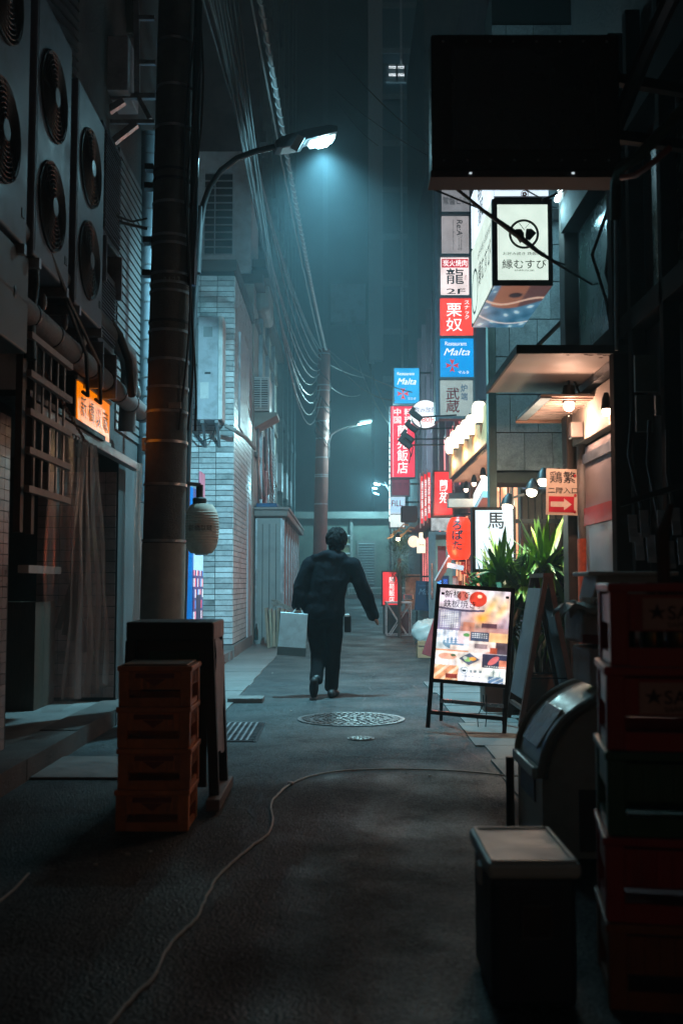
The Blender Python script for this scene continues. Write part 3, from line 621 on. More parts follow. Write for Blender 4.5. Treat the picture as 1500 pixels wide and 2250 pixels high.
tag(MB().box(-2.1, -1.78, 5.3, 5.86, 2.45, 3.0).build('metal_cover', pm('dull_cover', (.1, .11, .11), .6, .3), bevel=.01), 'dull metal cover box low at the far left edge', 'box')

# big spiral duct and the cabinet on the frame
dct = T('spiral_duct', 'pale blue-grey spiral duct rising behind the thick pole', 'duct', (-2.08, 10.9, 2))
MB().tube([(-2.05, 10.9, 2.0), (-2.05, 10.9, 5.95)], .105, 24).build('pipe', pm('duct_zinc', (.24, .29, .33), .5, .3, var=.2), dct, smooth=True)
for i in range(20): MB().tube([(-2.05, 10.9, 2.1 + i * .2), (-2.05, 10.9, 2.112 + i * .2)], .108, 24).build('seam', STEEL, dct, smooth=True)
cb = T('roof_cabinet', 'square grey cabinet on a steel frame high on the left', 'cabinet', P(238, 203, 9.2))
q0 = P(190, 198, 9.2); q1 = P(283, 78, 9.2)
MB().box(q0.x, q1.x, 9.2, 9.7, q0.z, q1.z).build('casing', ACW, cb, bevel=.01)
fr = T('support_frame', 'angle iron frame with diagonal braces under the grey cabinet', 'frame', P(250, 330, 9.3))
def fbar(a, b, w=.06): MB().bar(P(a[0], a[1], 9.35), P(b[0], b[1], 9.35), w, w).build('strut', STEEL, fr)
fbar((180, 212), (342, 212), .05); fbar((197, 272), (272, 222)); fbar((232, 325), (300, 272)); fbar((200, 268), (340, 268), .035); fbar((305, 215), (330, 262), .04); fbar((300, 40), (340, 40), .04); fbar((300, 138), (342, 138), .04); fbar((300, 5), (302, 210), .05)
lvp = T('louvre_panel', 'dark ribbed louvre panel high above the condensers', 'panel', P(245, 60, 10))
q0 = P(200, 75, 10); q1 = P(300, -20, 10); MB().box(q0.x, q1.x, 10.0, 10.06, q0.z, q1.z).build('backing', ACD, lvp)
for i in range(16): x = q0.x + (q1.x - q0.x) * i / 15; MB().bar((x, 9.98, q1.z), (min(x + .1, q1.x), 9.98, q0.z), .012, .03).build('rib', pm('rib', (.11, .13, .12), .6), lvp)
lv2 = T('diagonal_lattice', 'dark diagonal lattice panel above the middle condenser', 'panel', (-2.1, 7.1, 4.9))
MB().box(-2.1, -2.06, 6.7, 7.9, 4.6, 6.2).build('backing', pm('lattice_back', (.06, .065, .08), .7), lv2)
for i in range(26): MB().bar((-2.05, 6.7, 4.2 + i * .08), (-2.05, 7.9, 4.5 + i * .08), .012, .014).build('bar', BLACK, lv2)

# lattice guard at far left
lt = T('lattice_guard', 'timber and rod lattice guard fixed over the tiled wall', 'lattice', (-1.88, 6.3, 1.9))
for i in range(5): y = 6.22 + i * .165; MB().tube([(-1.84, y, 1.68), (-1.84, y, 2.62)], .009, 6).build('rod', STEEL, lt)
for i in range(5): z = 1.7 + i * .225; MB().box(-1.83, -1.80, 6.02, 6.95, z - .02, z + .02).build('slat', pm('pinkish_slat', (.3, .22, .19), .6, var=.3, dirt=(.1, .07, .06)), lt)
for y in (6.08, 6.3): MB().box(-1.9, -1.86, y - .03, y + .03, 1.45, 2.8).build('upright', WOODD, lt)

# orange sign box
og = T('orange_lightbox_sign', 'glowing orange lightbox sign with black characters over the curtain', 'sign', (-1.98, 8.1, 2.3))
MB().box(-2.1, -1.925, 7.5, 8.62, 2.27, 2.66).build('case', BLACK, og, bevel=.008)
of = MB().box(-1.93, -1.915, 7.54, 8.58, 2.315, 2.625).build('face', em('orange_face', c(255, 132, 0), .72, base=(.2, .05, 0), mottled=.08), og)
text(of, '新 橋 以 蔵', (-1.914, 8.06, 2.46), .9, .16, INKK, (0, 1, 0), bold=.005)
MB().box(-1.93, -1.908, 7.5, 8.62, 2.27, 2.31).build('rim', pm('rim', (.4, .36, .32), .5), og)
MB().box(-1.93, -1.908, 7.5, 8.62, 2.63, 2.66).build('rim', pm('rim', (.4, .36, .32), .5), og)
chn = T('chain', 'rusty chain stretched diagonally across the orange sign', 'chain', P(187, 968, 7.4))
A_, B_ = P(95, 812, 6.4), P(187, 968, 7.35)
for i in range(34):
    p = A_.lerp(B_, i / 33); dd = (B_ - A_).normalized(); s1 = dd.cross(UZ).normalized(); s2 = s1.cross(dd)
    n_ = s1 if i % 2 else s2
    MB().tube([p + dd * (.022 * math.cos(t_)) + n_ * (.01 * math.sin(t_)) for t_ in [2 * math.pi * q / 10 for q in range(11)]], .0035, 5, False).build('link', RUST, chn)

# curtain rail and clear curtains
crl = T('curtain_rail', 'worn steel rail holding the clear plastic curtains', 'rail', (-1.92, 8.6, 2.2))
MB().box(-1.95, -1.88, 6.3, 9.75, 2.2, 2.27).build('rail', pm('rail_pinkgrey', (.25, .19, .175), .5, .4, var=.3, dirt=(.06, .04, .04)), crl, bevel=.006)
MB().box(-2.12, -1.86, 6.2, 8.2, 2.272, 2.31).build('lid_board', BLACK, crl)
for i in range(7): MB().ell((-1.9, 7.35 + i * .09, 2.19), .018, .02, .02, 8, 6).build('ring', STEEL, crl)
def film(nm, mix, ior):
    m = bpy.data.materials.new(nm); m.use_nodes = True; n = m.node_tree.nodes; l = m.node_tree.links; n.remove(n['Principled BSDF'])
    tr = n.new('ShaderNodeBsdfTransparent'); tr.inputs[0].default_value = (.93, .9, .89, 1)
    gl = n.new('ShaderNodeBsdfGlossy'); gl.inputs['Roughness'].default_value = .24; gl.inputs[0].default_value = (1, .95, .92, 1)
    df = n.new('ShaderNodeBsdfTranslucent'); df.inputs[0].default_value = (.48, .39, .36, 1)
    d2 = n.new('ShaderNodeBsdfDiffuse'); d2.inputs[0].default_value = (.46, .37, .34, 1)
    a0 = n.new('ShaderNodeMixShader'); a0.inputs[0].default_value = .5; l.new(df.outputs[0], a0.inputs[1]); l.new(d2.outputs[0], a0.inputs[2])
    a1 = n.new('ShaderNodeMixShader'); a1.inputs[0].default_value = mix; l.new(tr.outputs[0], a1.inputs[1]); l.new(a0.outputs[0], a1.inputs[2])
    a2 = n.new('ShaderNodeMixShader'); a2.inputs[0].default_value = ior; l.new(a1.outputs[0], a2.inputs[1]); l.new(gl.outputs[0], a2.inputs[2])
    l.new(a2.outputs[0], n['Material Output'].inputs[0]); return m
FILM = film('clear_film', .33, .08); FILM2 = film('thin_clear_film', .07, .06)
def curtain(label, top0, top1, bot0, bot1, ztop, zbot, x, folds, amp, wob, nu=90, nv=46, mat=None):
    rnd = random.Random(int(folds * 7 + nu)); ph = [rnd.uniform(0, 6.28) for _ in range(8)]
    V = []; mb = MB()
    for j in range(nv + 1):
        v = j / nv; z = ztop + (zbot - ztop) * v
        s = v ** .65
        for i in range(nu + 1):
            u = i / nu
            y = (top0 + (top1 - top0) * u) * (1 - s) + (bot0 + (bot1 - bot0) * u) * s
            a = amp * (.5 + .5 * v)
            xx = x + a * (math.sin(u * folds * 6.28 + ph[0] + .6 * math.sin(v * 4 + ph[1])) + .5 * math.sin(u * folds * 2.3 * 6.28 + ph[2] + v * 2))
            xx += wob * (math.sin(v * 9 + u * 5 + ph[3]) * math.sin(u * 7 + v * 3 + ph[4])) * (.3 + v * .7)
            y += wob * .8 * math.sin(v * 7 + ph[5] + u * 3)
            mb.v.append((xx, y, z + .04 * math.sin(u * 3.1) * v * -1))
    for j in range(nv):
        for i in range(nu): k = j * (nu + 1) + i; mb.f.append((k, k + 1, k + nu + 2, k + nu + 1))
    o = mb.build('plastic_curtain', mat or FILM, smooth=True); o.data.shade_smooth(); return tag(o, label, 'curtain')
curtain('bunched clear plastic curtain hanging in front of the eatery doorway', 7.45, 7.95, 7.25, 8.45, 2.2, .36, -1.87, 4, .03, .02)
curtain('wide sagging sheet of clear plastic left of the bunched curtain', 6.75, 7.5, 6.75, 7.75, 2.18, .33, -1.9, 1.5, .012, .012, 60, 40, FILM2)
curtain('narrow twisted strip of clear plastic beside the thick pole', 9.55, 9.7, 9.5, 9.68, 2.26, .75, -1.87, 2, .03, .015, 24, 40)
tag(MB().box(-1.83, -1.28, 6.25, 7.0, .006, .016).build('steel_plate', pm('floor_plate', (.2, .17, .16), .6, .2, var=.3)), 'flat steel plate on the ground left of the crates', 'plate')
tag(MB().obox((-1.62, 8.9, 2.33), (.14, .2, .12)).build('speaker_box', WHITEP, bevel=.01), 'small pale box tucked between the orange sign and thick pole', 'box')

# ------------------------------------------------------------------ unlit paper lantern
def lantern_mesh(r, h, ribs=18, n=28):
    pr = [(r * .35, -h / 2)]
    for i in range(ribs * 2 + 1):
        t = -1 + 2 * i / (ribs * 2); rr = r * (1 - .38 * abs(t) ** 3.2); rr *= 1 - (.035 if i % 2 else 0)
        pr.append((rr, t * h / 2 * .97))
    pr.append((r * .35, h / 2)); return pr
lw_ = P(443, 1162, 9.0)
pl_ = T('paper_lantern', 'unlit cream paper lantern hanging beside the thick pole', 'lantern', (lw_.x, lw_.y, lw_.z - .22))
MB().lathe(lantern_mesh(.152, .43), (lw_.x, lw_.y, lw_.z), 28).build('shade', pm('old_paper', (.55, .47, .40), .8, var=.2, scale=7, dirt=(.3, .23, .17), dscale=6, damt=.6), pl_, smooth=True)
MB().lathe([(.06, .2), (.06, .26), (.045, .27)], (lw_.x - .02, lw_.y, lw_.z), 16).build('collar', DARK, pl_, smooth=True)
MB().lathe([(.055, -.225), (.06, -.2)], (lw_.x, lw_.y, lw_.z), 16).build('base_ring', WHITEP, pl_, smooth=True)
MB().bar((lw_.x - .25, 8.7, lw_.z + .38), (lw_.x - .02, 9.0, lw_.z + .38), .03, .03).build('hanger_arm', DARK, pl_)
MB().tube([(lw_.x - .02, 9, lw_.z + .38), (lw_.x - .02, 9, lw_.z + .26)], .03, 8).build('hanger', DARK, pl_)
text(pl_, '新橋以蔵', (lw_.x + .01, lw_.y - .155, lw_.z - .0), .2, .05, pm('faded_ink', (.1, .06, .05), .8), off=.004)

# ------------------------------------------------------------------ vending machine
vm = T('vending_machine', 'tall blue vending machine glowing between thick pole and tiled building', 'vending machine', (-2.4, 15, .05))
BLUE = pm('machine_blue', (.008, .17, .5), .35, var=.1)
MB().box(-2.75, -2.06, 14.5, 15.6, .03, 2.5).build('cabinet', BLUE, vm, bevel=.015)
def vend(U, V):
    C = np.zeros((len(U), 3)); C[:] = c(150, 205, 235)
    cell = (np.floor(U * 8).astype(int) * 7 + np.floor(V * 11).astype(int) * 13) % 9
    pal = np.array([c(230, 80, 90), c(70, 140, 220), c(240, 240, 245), c(120, 30, 60), c(60, 70, 120), c(235, 225, 235), c(250, 150, 170), c(40, 90, 160), c(200, 230, 245)])
    low = V < .62; inner = ((U * 8) % 1 > .18) & ((V * 11) % 1 > .2)
    C[low & inner] = pal[cell][low & inner]; C[low & ~inner] = c(60, 60, 110)
    C[(V > .2) & (V < .4) & (U > .3) & (U < .75)] = c(30, 40, 70)
    return C
sheet(vm, 'display_front', (-2.05, 15.05, 1.15), 1.0, 1.7, 24, 44, vend, printed('vend_print', 1.1), (0, 1, 0))
MB().box(-2.06, -2.0, 14.52, 15.58, 2.02, 2.06).build('ledge', BLUE, vm)
bnn = tag(MB().box(-2.02, -2.0, 14.8, 15.3, 2.3, 2.75).build('pink_flyer', em('pink_flyer', c(200, 140, 175), .5)), 'pinkish flyer sticking up above the blue vending machine', 'flyer')  # the flyer is no lamp; its colour glows to look lit
tag(MB().box(-2.9, -2.7, 12.6, 16.3, 0, 5).build('gap_wall', WALLD), 'dark wall in the gap behind the blue vending machine', 'wall')

# ------------------------------------------------------------------ things on the tiled building
ac = T('large_condenser', 'tall condenser on brackets on the front of the tiled building', 'air conditioner', P(465, 925, 15.9))
q0 = P(433, 922, 15.85); q1 = P(489, 694, 15.85)
MB().box(q0.x, q1.x, 15.85, 16.25, q0.z, q1.z).build('casing', ACW, ac, bevel=.015)
MB().box(q1.x - .06, q1.x + .01, 15.83, 16.26, q0.z, q1.z).build('corner_trim', WHITEP, ac, bevel=.01)
gw = MB()
for cz in (.33, .72):
    zc = q0.z + (q1.z - q0.z) * cz
    for q in range(6): gw.tube([(q0.x - .03, 16.05 + .06 * q * math.cos(t_) * .5, zc + .06 * q * math.sin(t_)) for t_ in [2 * math.pi * i / 24 for i in range(25)]], .004, 4, False)
gw.build('fan_guard', STEEL, ac)
for cz in (.33, .72): zc = q0.z + (q1.z - q0.z) * cz; MB().obox((q0.x - .02, 16.05, zc), (.05, .36, .66)).build('fan_cage', pm('cage', (.12, .13, .13), .6), ac)
MB().obox(((q0.x + q1.x) / 2 - .03, 15.845, q1.z - .25), (.14, .006, .16)).build('label_plate', pm('label_grey', (.2, .23, .24), .6), ac)
MB().obox(((q0.x + q1.x) / 2 - .08, 15.845, q0.z + .45), (.13, .006, .25)).build('sticker', WHITEP, ac)
MB().obox(((q0.x + q1.x) / 2 - .03, 15.845, q0.z + .72), (.09, .006, .03)).build('badge', DARK, ac)
for x in (q0.x + .08, q1.x - .08): MB().bar((x, 15.85, q0.z - .03), (x, 16.3, q0.z - .03), .05, .05).build('bracket', STEEL, ac); MB().bar((x, 15.9, q0.z - .05), (x, 16.3, q0.z - .35), .04, .04).build('brace', STEEL, ac)
tag(MB().tube([P(495, 935, 15.95), P(515, 945, 16.0), P(540, 962, 16.6), P(560, 985, 17.2)], .035, 8).build('pipe_bundle', pm('pipe_wrap', (.2, .21, .2), .6), smooth=True), 'taped pipe bundle wrapping the corner of the tiled building', 'pipe')
tag(MB().tube([P(415, 938, 16.1), P(440, 970, 16.15), P(465, 962, 16.1), P(475, 935, 16.1)], .012, 6).build('loose_cable', RUBBER, smooth=True), 'loose dark cable under the large condenser', 'cable')
# roof-top chiller
ch = T('rooftop_unit', 'big pale roof-top unit with black slatted opening', 'air conditioner', (-2.1, 19.7, 7.08))
q0 = P(452, 574, 19.75); q1 = P(553, 332, 19.75)
MB().box(q0.x - .9, q1.x, 19.75, 21.4, 7.1, q1.z).build('casing', pm('unit_pale', (.6, .66, .7), .55, var=.12, dirt=(.15, .16, .16), dscale=2), ch, bevel=.015)
g0 = P(449, 558, 19.7); g1 = P(511, 380, 19.7)
MB().box(g0.x, g1.x, 19.735, 19.75, g0.z, g1.z).build('opening', ACD, ch)
gme = mesh_of(MB().box(-(g1.x - g0.x) / 2, (g1.x - g0.x) / 2, -.02, .0, -.012, .012), 'slat', ACW)
for i in range(12): piece('slat', gme, ch, Vector(((g0.x + g1.x) / 2, 19.735, g0.z + (g1.z - g0.z) * i / 11)) - wo(ch))
MB().box((g0.x + g1.x) / 2 - .08, (g0.x + g1.x) / 2 - .06, 19.7, 19.735, g0.z, g1.z).build('upright', ACW, ch)
for x in (q0.x + .1, q1.x - .2): MB().box(x - .06, x + .06, 19.8, 21.3, 6.95, 7.1).build('foot', STEEL, ch)
for i, yy in enumerate((592, 615)):
    p = P(565 + 8 * i, yy, 20.3); tag(MB().box(p.x - .28, p.x + .2, 19.9, 21.6, p.z - .08, p.z + .08).build('timber_board', WOODD), ['upper brown timber board under the roof-top unit', 'lower brown timber board under the roof-top unit'][i], 'board')
q = P(575, 660, 20.6); hd = T('hood_duct', 'pale rounded duct hood on the panelled building', 'duct', (q.x, q.y, q.z)); 
MB().box(-1.68, q.x + .16, 20.4, 21.8, P(0, 690, 20.6).z, P(0, 627, 20.6).z).build('hood', PANELG, hd, bevel=.08)
# small wall condenser on slanted tray
sc_ = T('wall_condenser', 'small pale condenser on a slanted tray jutting from the left wall', 'air conditioner', P(575, 905, 20))
q0 = P(554, 903, 20); q1 = P(592, 828, 20)
MB().box(q0.x, q1.x, 20, 20.75, q0.z, q1.z).build('casing', WHITEP, sc_, bevel=.012)
MB().box(q0.x + .03, q1.x - .03, 19.985, 20, q0.z + .05, q1.z - .04).build('intake', ACD, sc_)
wme = mesh_of(MB().box(-(q1.x - q0.x) / 2 + .03, (q1.x - q0.x) / 2 - .03, -.02, 0, -.009, .009), 'slat', WHITEP)
for i in range(13): piece('slat', wme, sc_, Vector(((q0.x + q1.x) / 2, 19.985, q0.z + .07 + (q1.z - q0.z - .13) * i / 12)) - wo(sc_))
MB().box((q0.x + q1.x) / 2 - .012, (q0.x + q1.x) / 2 + .012, 19.96, 19.985, q0.z + .05, q1.z - .04).build('upright', WHITEP, sc_)
e0 = P(548, 940, 20); MB().prism([(-.05, -.36), (.5, -.05), (.5, 0), (-.05, 0)], (q0.x - .02, 19.98, q0.z - .03), (1, 0, 0), (0, 0, 1), (0, .85, 0)).build('tray', PANELG, sc_)
for i in range(4): p = P(566 + i * 9, 960, 20.3 + i * .8); tag(MB().tube([p + Vector((0, 0, .2)), p + Vector((.02, 0, -.7)), p + Vector((.05, .2, -1.2))], .03, 8).build('drop_pipe', STEEL, smooth=True), ['leftmost drop pipe under the small condenser', 'second drop pipe under the small condenser', 'third drop pipe under the small condenser', 'rightmost drop pipe under the small condenser'][i], 'pipe')

# ------------------------------------------------------------------ second utility pole with lamp
up2 = T('utility_pole', 'red-brown utility pole in the distance behind the walking person', 'utility pole', (P(702, 1300, 27).x, 27, 0))
p0 = P(699, 1390, 27); p1 = P(712, 768, 27); REDP = pm('pole_red', (.17, .075, .065), .7, var=.25, scale=3, dirt=(.1, .05, .045))
MB().tube([p0.lerp(p1, i / 6) for i in range(7)], [.185, .18, .178, .175, .17, .165, .16], 24).build('shaft', REDP, up2, smooth=True)
for yy in (930, 968, 1010, 1048, 1052, 1112, 900, 862, 850, 780):
    t_ = (1390 - yy) / (1390 - 768); p = p0.lerp(p1, t_); MB().tube([p, p + Vector((0, 0, .03))], .186 - .02 * t_, 24).build('band', STEEL, up2, smooth=True)
for i in range(9):
    a_ = random.uniform(0, 6.28); b0 = p0.lerp(p1, random.uniform(.74, .96)); MB().tube([b0 + Vector((.2 * math.cos(a_ + j * .7), .2 * math.sin(a_ + j * .7), -.12 * j + .03 * math.sin(j * 2))) for j in range(7)], .012, 5).build('cable_coil', RUBBER, up2)
sl2 = T('street_lamp', 'small distant street lamp on the arm of the red-brown pole', 'street lamp', P(722, 1000, 26.8))
MB().tube([P(*q, 26.8) for q in ((722, 1005), (722, 970), (728, 955), (742, 945), (770, 937), (784, 934), (792, 928))], .022, 8).build('arm', STEEL, sl2, smooth=True)
a = P(787, 929, 26.8); b = P(814, 923, 27); MB().bar(a, b, .12, .07).build('housing', pm('lamp_grey', (.4, .45, .46), .4), sl2, bevel=.01)
MB().bar(a.lerp(b, .15) - UZ * .045, b.lerp(a, .1) - UZ * .045, .1, .03).build('lens', em('lens2', (.7, 1, .98), 14), sl2)
lamp(sl2, 'lamp_light', 'POINT', a.lerp(b, .5) - UZ * .14, 520, (.5, .95, 1), .1)
bP = P(857, 1064, 44)
sl3 = T('street_lamp', 'farthest street lamp, a small bright spot left of the blue shop sign', 'street lamp', (bP.x, 44, .6))
MB().tube([(bP.x, 44, .6), (bP.x, 44, bP.z - .3), P(845, 1058, 44)], .05, 8).build('post', STEEL, sl3)
l0 = P(822, 1058, 44); l1 = P(834, 1061, 44); MB().bar(l0, l1, .22, .12).build('housing', STEEL, sl3); MB().bar(l0 - UZ * .08, l1 - UZ * .08, .2, .06).build('lens', em('lens3', (.75, 1, .97), 16), sl3)
MB().tube([l1, P(846, 1066, 44)], .035, 6).build('arm', STEEL, sl3)
lamp(sl3, 'lamp_light', 'POINT', l0 - UZ * .25, 800, (.36, .85, 1), .15)
for i in range(2): a = P(818 + i * 3, 1072 + i * 11, 44.5); b = P(828 + i * 4, 1074 + i * 13, 44.5); tag(MB().bar(a, b, .08, .05).build('lamp_strip', em('strip_far', (.6, .9, 1), 1.2)), ['upper faint bluish strip light beyond the far lamp', 'lower faint bluish strip light beyond the far lamp'][i], 'light')

# ------------------------------------------------------------------ overhead cables
wires = [((440, -20), 8.4, (706, 782), 27, .4), ((462, -20), 8.6, (703, 812), 27, 1.0), ((476, -20), 8.8, (701, 822), 27, 1.15), ((520, -20), 9.5, (706, 870), 27, 2.1), ((455, -20), 8.5, (708, 772), 27, .5), ((480, -20), 9, (705, 790), 27, .7), ((492, -20), 9, (700, 800), 27, .9), ((470, -20), 8.7, (697, 830), 27, 1.3), ((486, -20), 8.9, (699, 842), 27, 1.5), ((500, -20), 9.2, (704, 850), 27, 1.7), ((510, -20), 9.3, (702, 862), 27, 1.9)]
grp = 'overhead cables strung from the thick pole to the red-brown pole'
for i, ((a0, a1), ya, (b0, b1), yb, s_) in enumerate(wires):
    tag(MB().tube(sag(P(a0, a1, ya), P(b0, b1, yb), s_), .009 + .002 * (i % 3), 6).build('overhead_cable', pm('cable_sheath', (.08, .085, .085), .5), smooth=True), 'thin dark overhead cable in the bundle sagging towards the red-brown pole', 'cable', grp)
tc_ = sag(P(568, -20, 9.5), P(717, 770, 27), .25, 60)
tw = T('twisted_cable', 'pale spirally wrapped heavy cable passing behind the street lamp', 'cable', tc_[30])
MB().tube(tc_, .024, 8).build('core', pm('cable_grey', (.22, .24, .24), .6), tw, smooth=True)
sp = []
for i in range(600):
    t_ = i / 599; f_ = t_ * 60; k_ = min(int(f_), 59); p = tc_[k_].lerp(tc_[k_ + 1], f_ - k_); an = t_ * 6.28 * 75; sp.append(p + Vector((math.cos(an) * .03, 0, math.sin(an) * .03)))
MB().tube(sp, .009, 4).build('spiral_wrap', pm('cable_wrap', (.4, .42, .42), .5), tw)
tag(MB().tube(sag(P(548, -20, 9.4), P(708, 775, 27), .2), .013, 6).build('messenger_wire', pm('wire_grey', (.2, .22, .22), .5, .5), smooth=True), 'single pale wire just left of the heavy wrapped cable', 'cable')
for i, (a_, ya, b_, yb, s_) in enumerate([((722, 770), 27, (905, 862), 22, .15), ((722, 800), 27, (800, 830), 30, .05), ((720, 845), 27, (790, 868), 32, .15), ((760, 700), 40, (862, 940), 27, .6), ((722, 775), 27, (868, 880), 25, .3), ((770, 690), 42, (880, 960), 30, .3)]):
    tag(MB().tube(sag(P(*a_, ya), P(*b_, yb), s_), .012, 5).build('service_wire', pm('wire_pale', (.3, .33, .33), .6)), 'pale service wire fanning out from the red-brown pole towards the signs', 'wire', 'service wires beside the red-brown pole')
for i, (a_, ya, b_, yb, s_) in enumerate([((735, 110), 22, (942, 318), 12, .1), ((735, 195), 24, (945, 345), 14, .1), ((740, 220), 24, (830, 320), 20, .1)]):
    tag(MB().tube(sag(P(*a_, ya), P(*b_, yb), s_), .008, 5).build('high_wire', RUBBER), 'thin black wire slanting across the lit tower to the right', 'wire', 'thin wires crossing in front of the office tower')

# ------------------------------------------------------------------ bundles by the shed
bd = T('board_bundle', 'bundle of upright boards leaning on the shed behind the shopping bag', 'boards', P(605, 1400, 18.9))
for i in range(6):
    p = P(588 + i * 7.5, 1418, 18.9); MB().obox((p.x, 18.9 + .05 * (i % 2), .36), (.045, .3, .72 - .04 * (i % 3)), Matrix.Rotation(.04 * (i - 2), 3, 'Y')).build('board', pm('pale_board', (.3, .25, .18), .7, rnd=.4, var=.3), bd)
rp = MB()
for i in range(7): p = P(618 + 3 * math.sin(i * 2.1), 1335 - 2 * (i % 3), 18.85); rp.tube([p + Vector((-.16, 0, .02 * i)), p + Vector((-.05, -.05, .05 + .01 * i)), p + Vector((.08, -.03, .03 - .01 * i)), p + Vector((.17, 0, -.02))], .012, 5)
tag(rp.build('rope_coil', pm('rope', (.22, .22, .2), .8)), 'coil of rope lying on top of the upright boards', 'rope')
p = P(563, 1400, 19.2); bt = tag(MB().lathe([(.035, 0), (.035, .18), (.014, .24), (.014, .3)], (p.x, 19.2, .13), 14).build('bottle', pm('dark_glass', (.01, .02, .015), .1), smooth=True), 'dark bottle standing at the foot of the shed', 'bottle')
# ------------------------------------------------------------------ right: signs
WG = em('white_letters', (1, .97, .95), 1.15, mottled=.05)
WGL = em('white_letters_soft', (.95, .97, 1), .95, mottled=.05)
SFR = pm('sign_frame', (.17, .19, .21), .45, .3, var=.2)
# big dark sign seen from behind, close to the camera
bs = T('large_dark_sign', 'large unlit black signboard hanging overhead at the upper right', 'sign', (.87, 5, 3.0))
q0 = P(948, 374, 5); q1 = P(1358, 74, 5)
MB().box(q0.x, q1.x, 5.0, 5.15, q0.z, q1.z).build('board', BLACK, bs, bevel=.012)
MB().box(q0.x + .1, q1.x - .1, 4.992, 5.0, q0.z + .1, q1.z - .08).build('inset_panel', pm('inset_black', (.014, .018, .026), .3, var=.5, scale=3, dirt=(.03, .03, .03), dscale=6), bs)
MB().box(q0.x - .006, q1.x, 5.0, 5.17, q0.z - .035, q0.z - .003).build('bottom_rail', pm('burnt_wood', (.05, .035, .04), .7, var=.5, scale=14, stretch=(1, 6, 6)), bs)
for px in (1033, 1258): p = P(px, 381, 5.0); MB().obox((p.x, 4.998, p.z), (.012, .01, .006)).build('indicator_lamp', em('indicator', (.8, .95, 1), .7), bs)
for i in range(4): x = q0.x + .12 + (q1.x - q0.x - .24) * i / 3; MB().box(x - .004, x + .004, 4.988, 4.992, q0.z + .1, q1.z - .08).build('seam', pm('seam_grey', (.03, .035, .04), .4, .5), bs)
for i in range(8):
    for z in (q0.z + .05, q1.z - .04): MB().ell((q0.x + .06 + (q1.x - q0.x - .12) * i / 7, 5.0, z), .007, .005, .007, 8, 5).build('bolt', STEEL, bs)
MB().bar((q1.x, 5.07, q1.z - .2), (2.1, 5.3, q1.z - .2), .05, .05).build('bracket', DARK, bs); MB().bar((q1.x, 5.07, q0.z + .2), (2.1, 5.3, q0.z + .2), .05, .05).build('bracket', DARK, bs)

# projecting lightbox with round emblem and printed underside
Y0, Y1 = 8.0, 9.34
bsn = T('emblem_lightbox', 'projecting pale lightbox with round emblem and printed blue underside', 'sign', P(1150, 628, Y0))
x0, x1 = P(1083, 600, Y0).x, P(1214, 600, Y0).x; z0 = P(1150, 627, Y0).z; z1 = P(1150, 437, Y0).z
MB().box(x0 + .012, x1 - .012, Y0 + .012, Y1, z0 + .02, z1).build('case', SFR, bsn)
PAPER = em('rice_paper_glow', c(214, 232, 220), .86, mottled=.09, scale=6)
fx0, fx1 = P(1093, 600, Y0).x, P(1204, 600, Y0).x; fz0, fz1 = P(0, 615, Y0).z, P(0, 449, Y0).z
fcp = MB().box(fx0, fx1, Y0 + .004, Y0 + .012, fz0, fz1).build('front_face', PAPER, bsn)
for (a, b_, c0, c1) in ((x0, fx0, z0, z1), (fx1, x1, z0, z1), (fx0, fx1, z0, fz0), (fx0, fx1, fz1, z1)): MB().box(a, b_, Y0, Y0 + .02, c0, c1).build('frame', SFR, bsn)
cxx = (fx0 + fx1) / 2 + .01; cz = P(0, 514, Y0).z
INKG = pm('slate_ink', (.045, .05, .065), .6)
rg = MB(); rg.add([(cxx + r_ * math.cos(t_), Y0 + .002, cz + r_ * math.sin(t_)) for r_ in (.118, .099) for t_ in [2 * math.pi * i / 48 for i in range(48)]], [(i, (i + 1) % 48, 48 + (i + 1) % 48, 48 + i) for i in range(48)])
rg.build('emblem_ring', INKG, fcp)
sp1 = [(-.085, .012), (-.06, .04), (-.02, .04), (.0, .01), (.004, -.04), (-.03, -.075)]
sp2 = [(.012, .0), (.02, .042), (.06, .042), (.098, .008), (.045, -.052), (.012, -.04)]
for s_ in (sp1, sp2): MB().prism(s_, (cxx, Y0 + .002, cz), (1, 0, 0), (0, 0, 1), (0, -.001, 0)).build('emblem_blade', INKG, fcp)
MB().bar((cxx - .035, Y0 + .001, cz + .085), (cxx + .005, Y0 + .001, cz + .03), .012, .002).build('emblem_handle', INKG, fcp); MB().bar((cxx + .045, Y0 + .001, cz + .085), (cxx + .01, Y0 + .001, cz + .045), .012, .002).build('emblem_handle', INKG, fcp)
text(fcp, 'お好み焼き 鉄板焼き', (cxx, Y0 + .004, P(0, 557, Y0).z), .33, .026, INKG)
text(fcp, '縁むすび', (cxx, Y0 + .004, P(0, 580, Y0).z), .345, .075, INKG, bold=.012)
text(fcp, 'ENMUSUBI', (cxx, Y0 + .004, P(0, 594, Y0).z), .15, .014, pm('pale_ink', (.25, .27, .26), .7))
lf = MB().box(x0 - .002, x0 + .01, Y0 + .05, Y1 - .03, z0 + .03, z1).build('street_face', PAPER, bsn)
ly = (Y0 + Y1) / 2
lr = MB(); lr.add([(x0 - .004, ly + .42 + r_ * math.cos(t_), z0 + .26 + r_ * math.sin(t_)) for r_ in (.2, .175) for t_ in [2 * math.pi * i / 40 for i in range(40)]], [(i, (i + 1) % 40, 40 + (i + 1) % 40, 40 + i) for i in range(40)])
lr.build('emblem_ring', INKG, lf)
text(lf, '縁むすび', (x0 - .002, ly - .2, z0 + .32), .75, .2, INKG, (0, -1, 0), bold=.012); text(lf, 'お好み焼き 鉄板焼き', (x0 - .002, ly - .2, z0 + .5), .8, .07, INKG, (0, -1, 0))
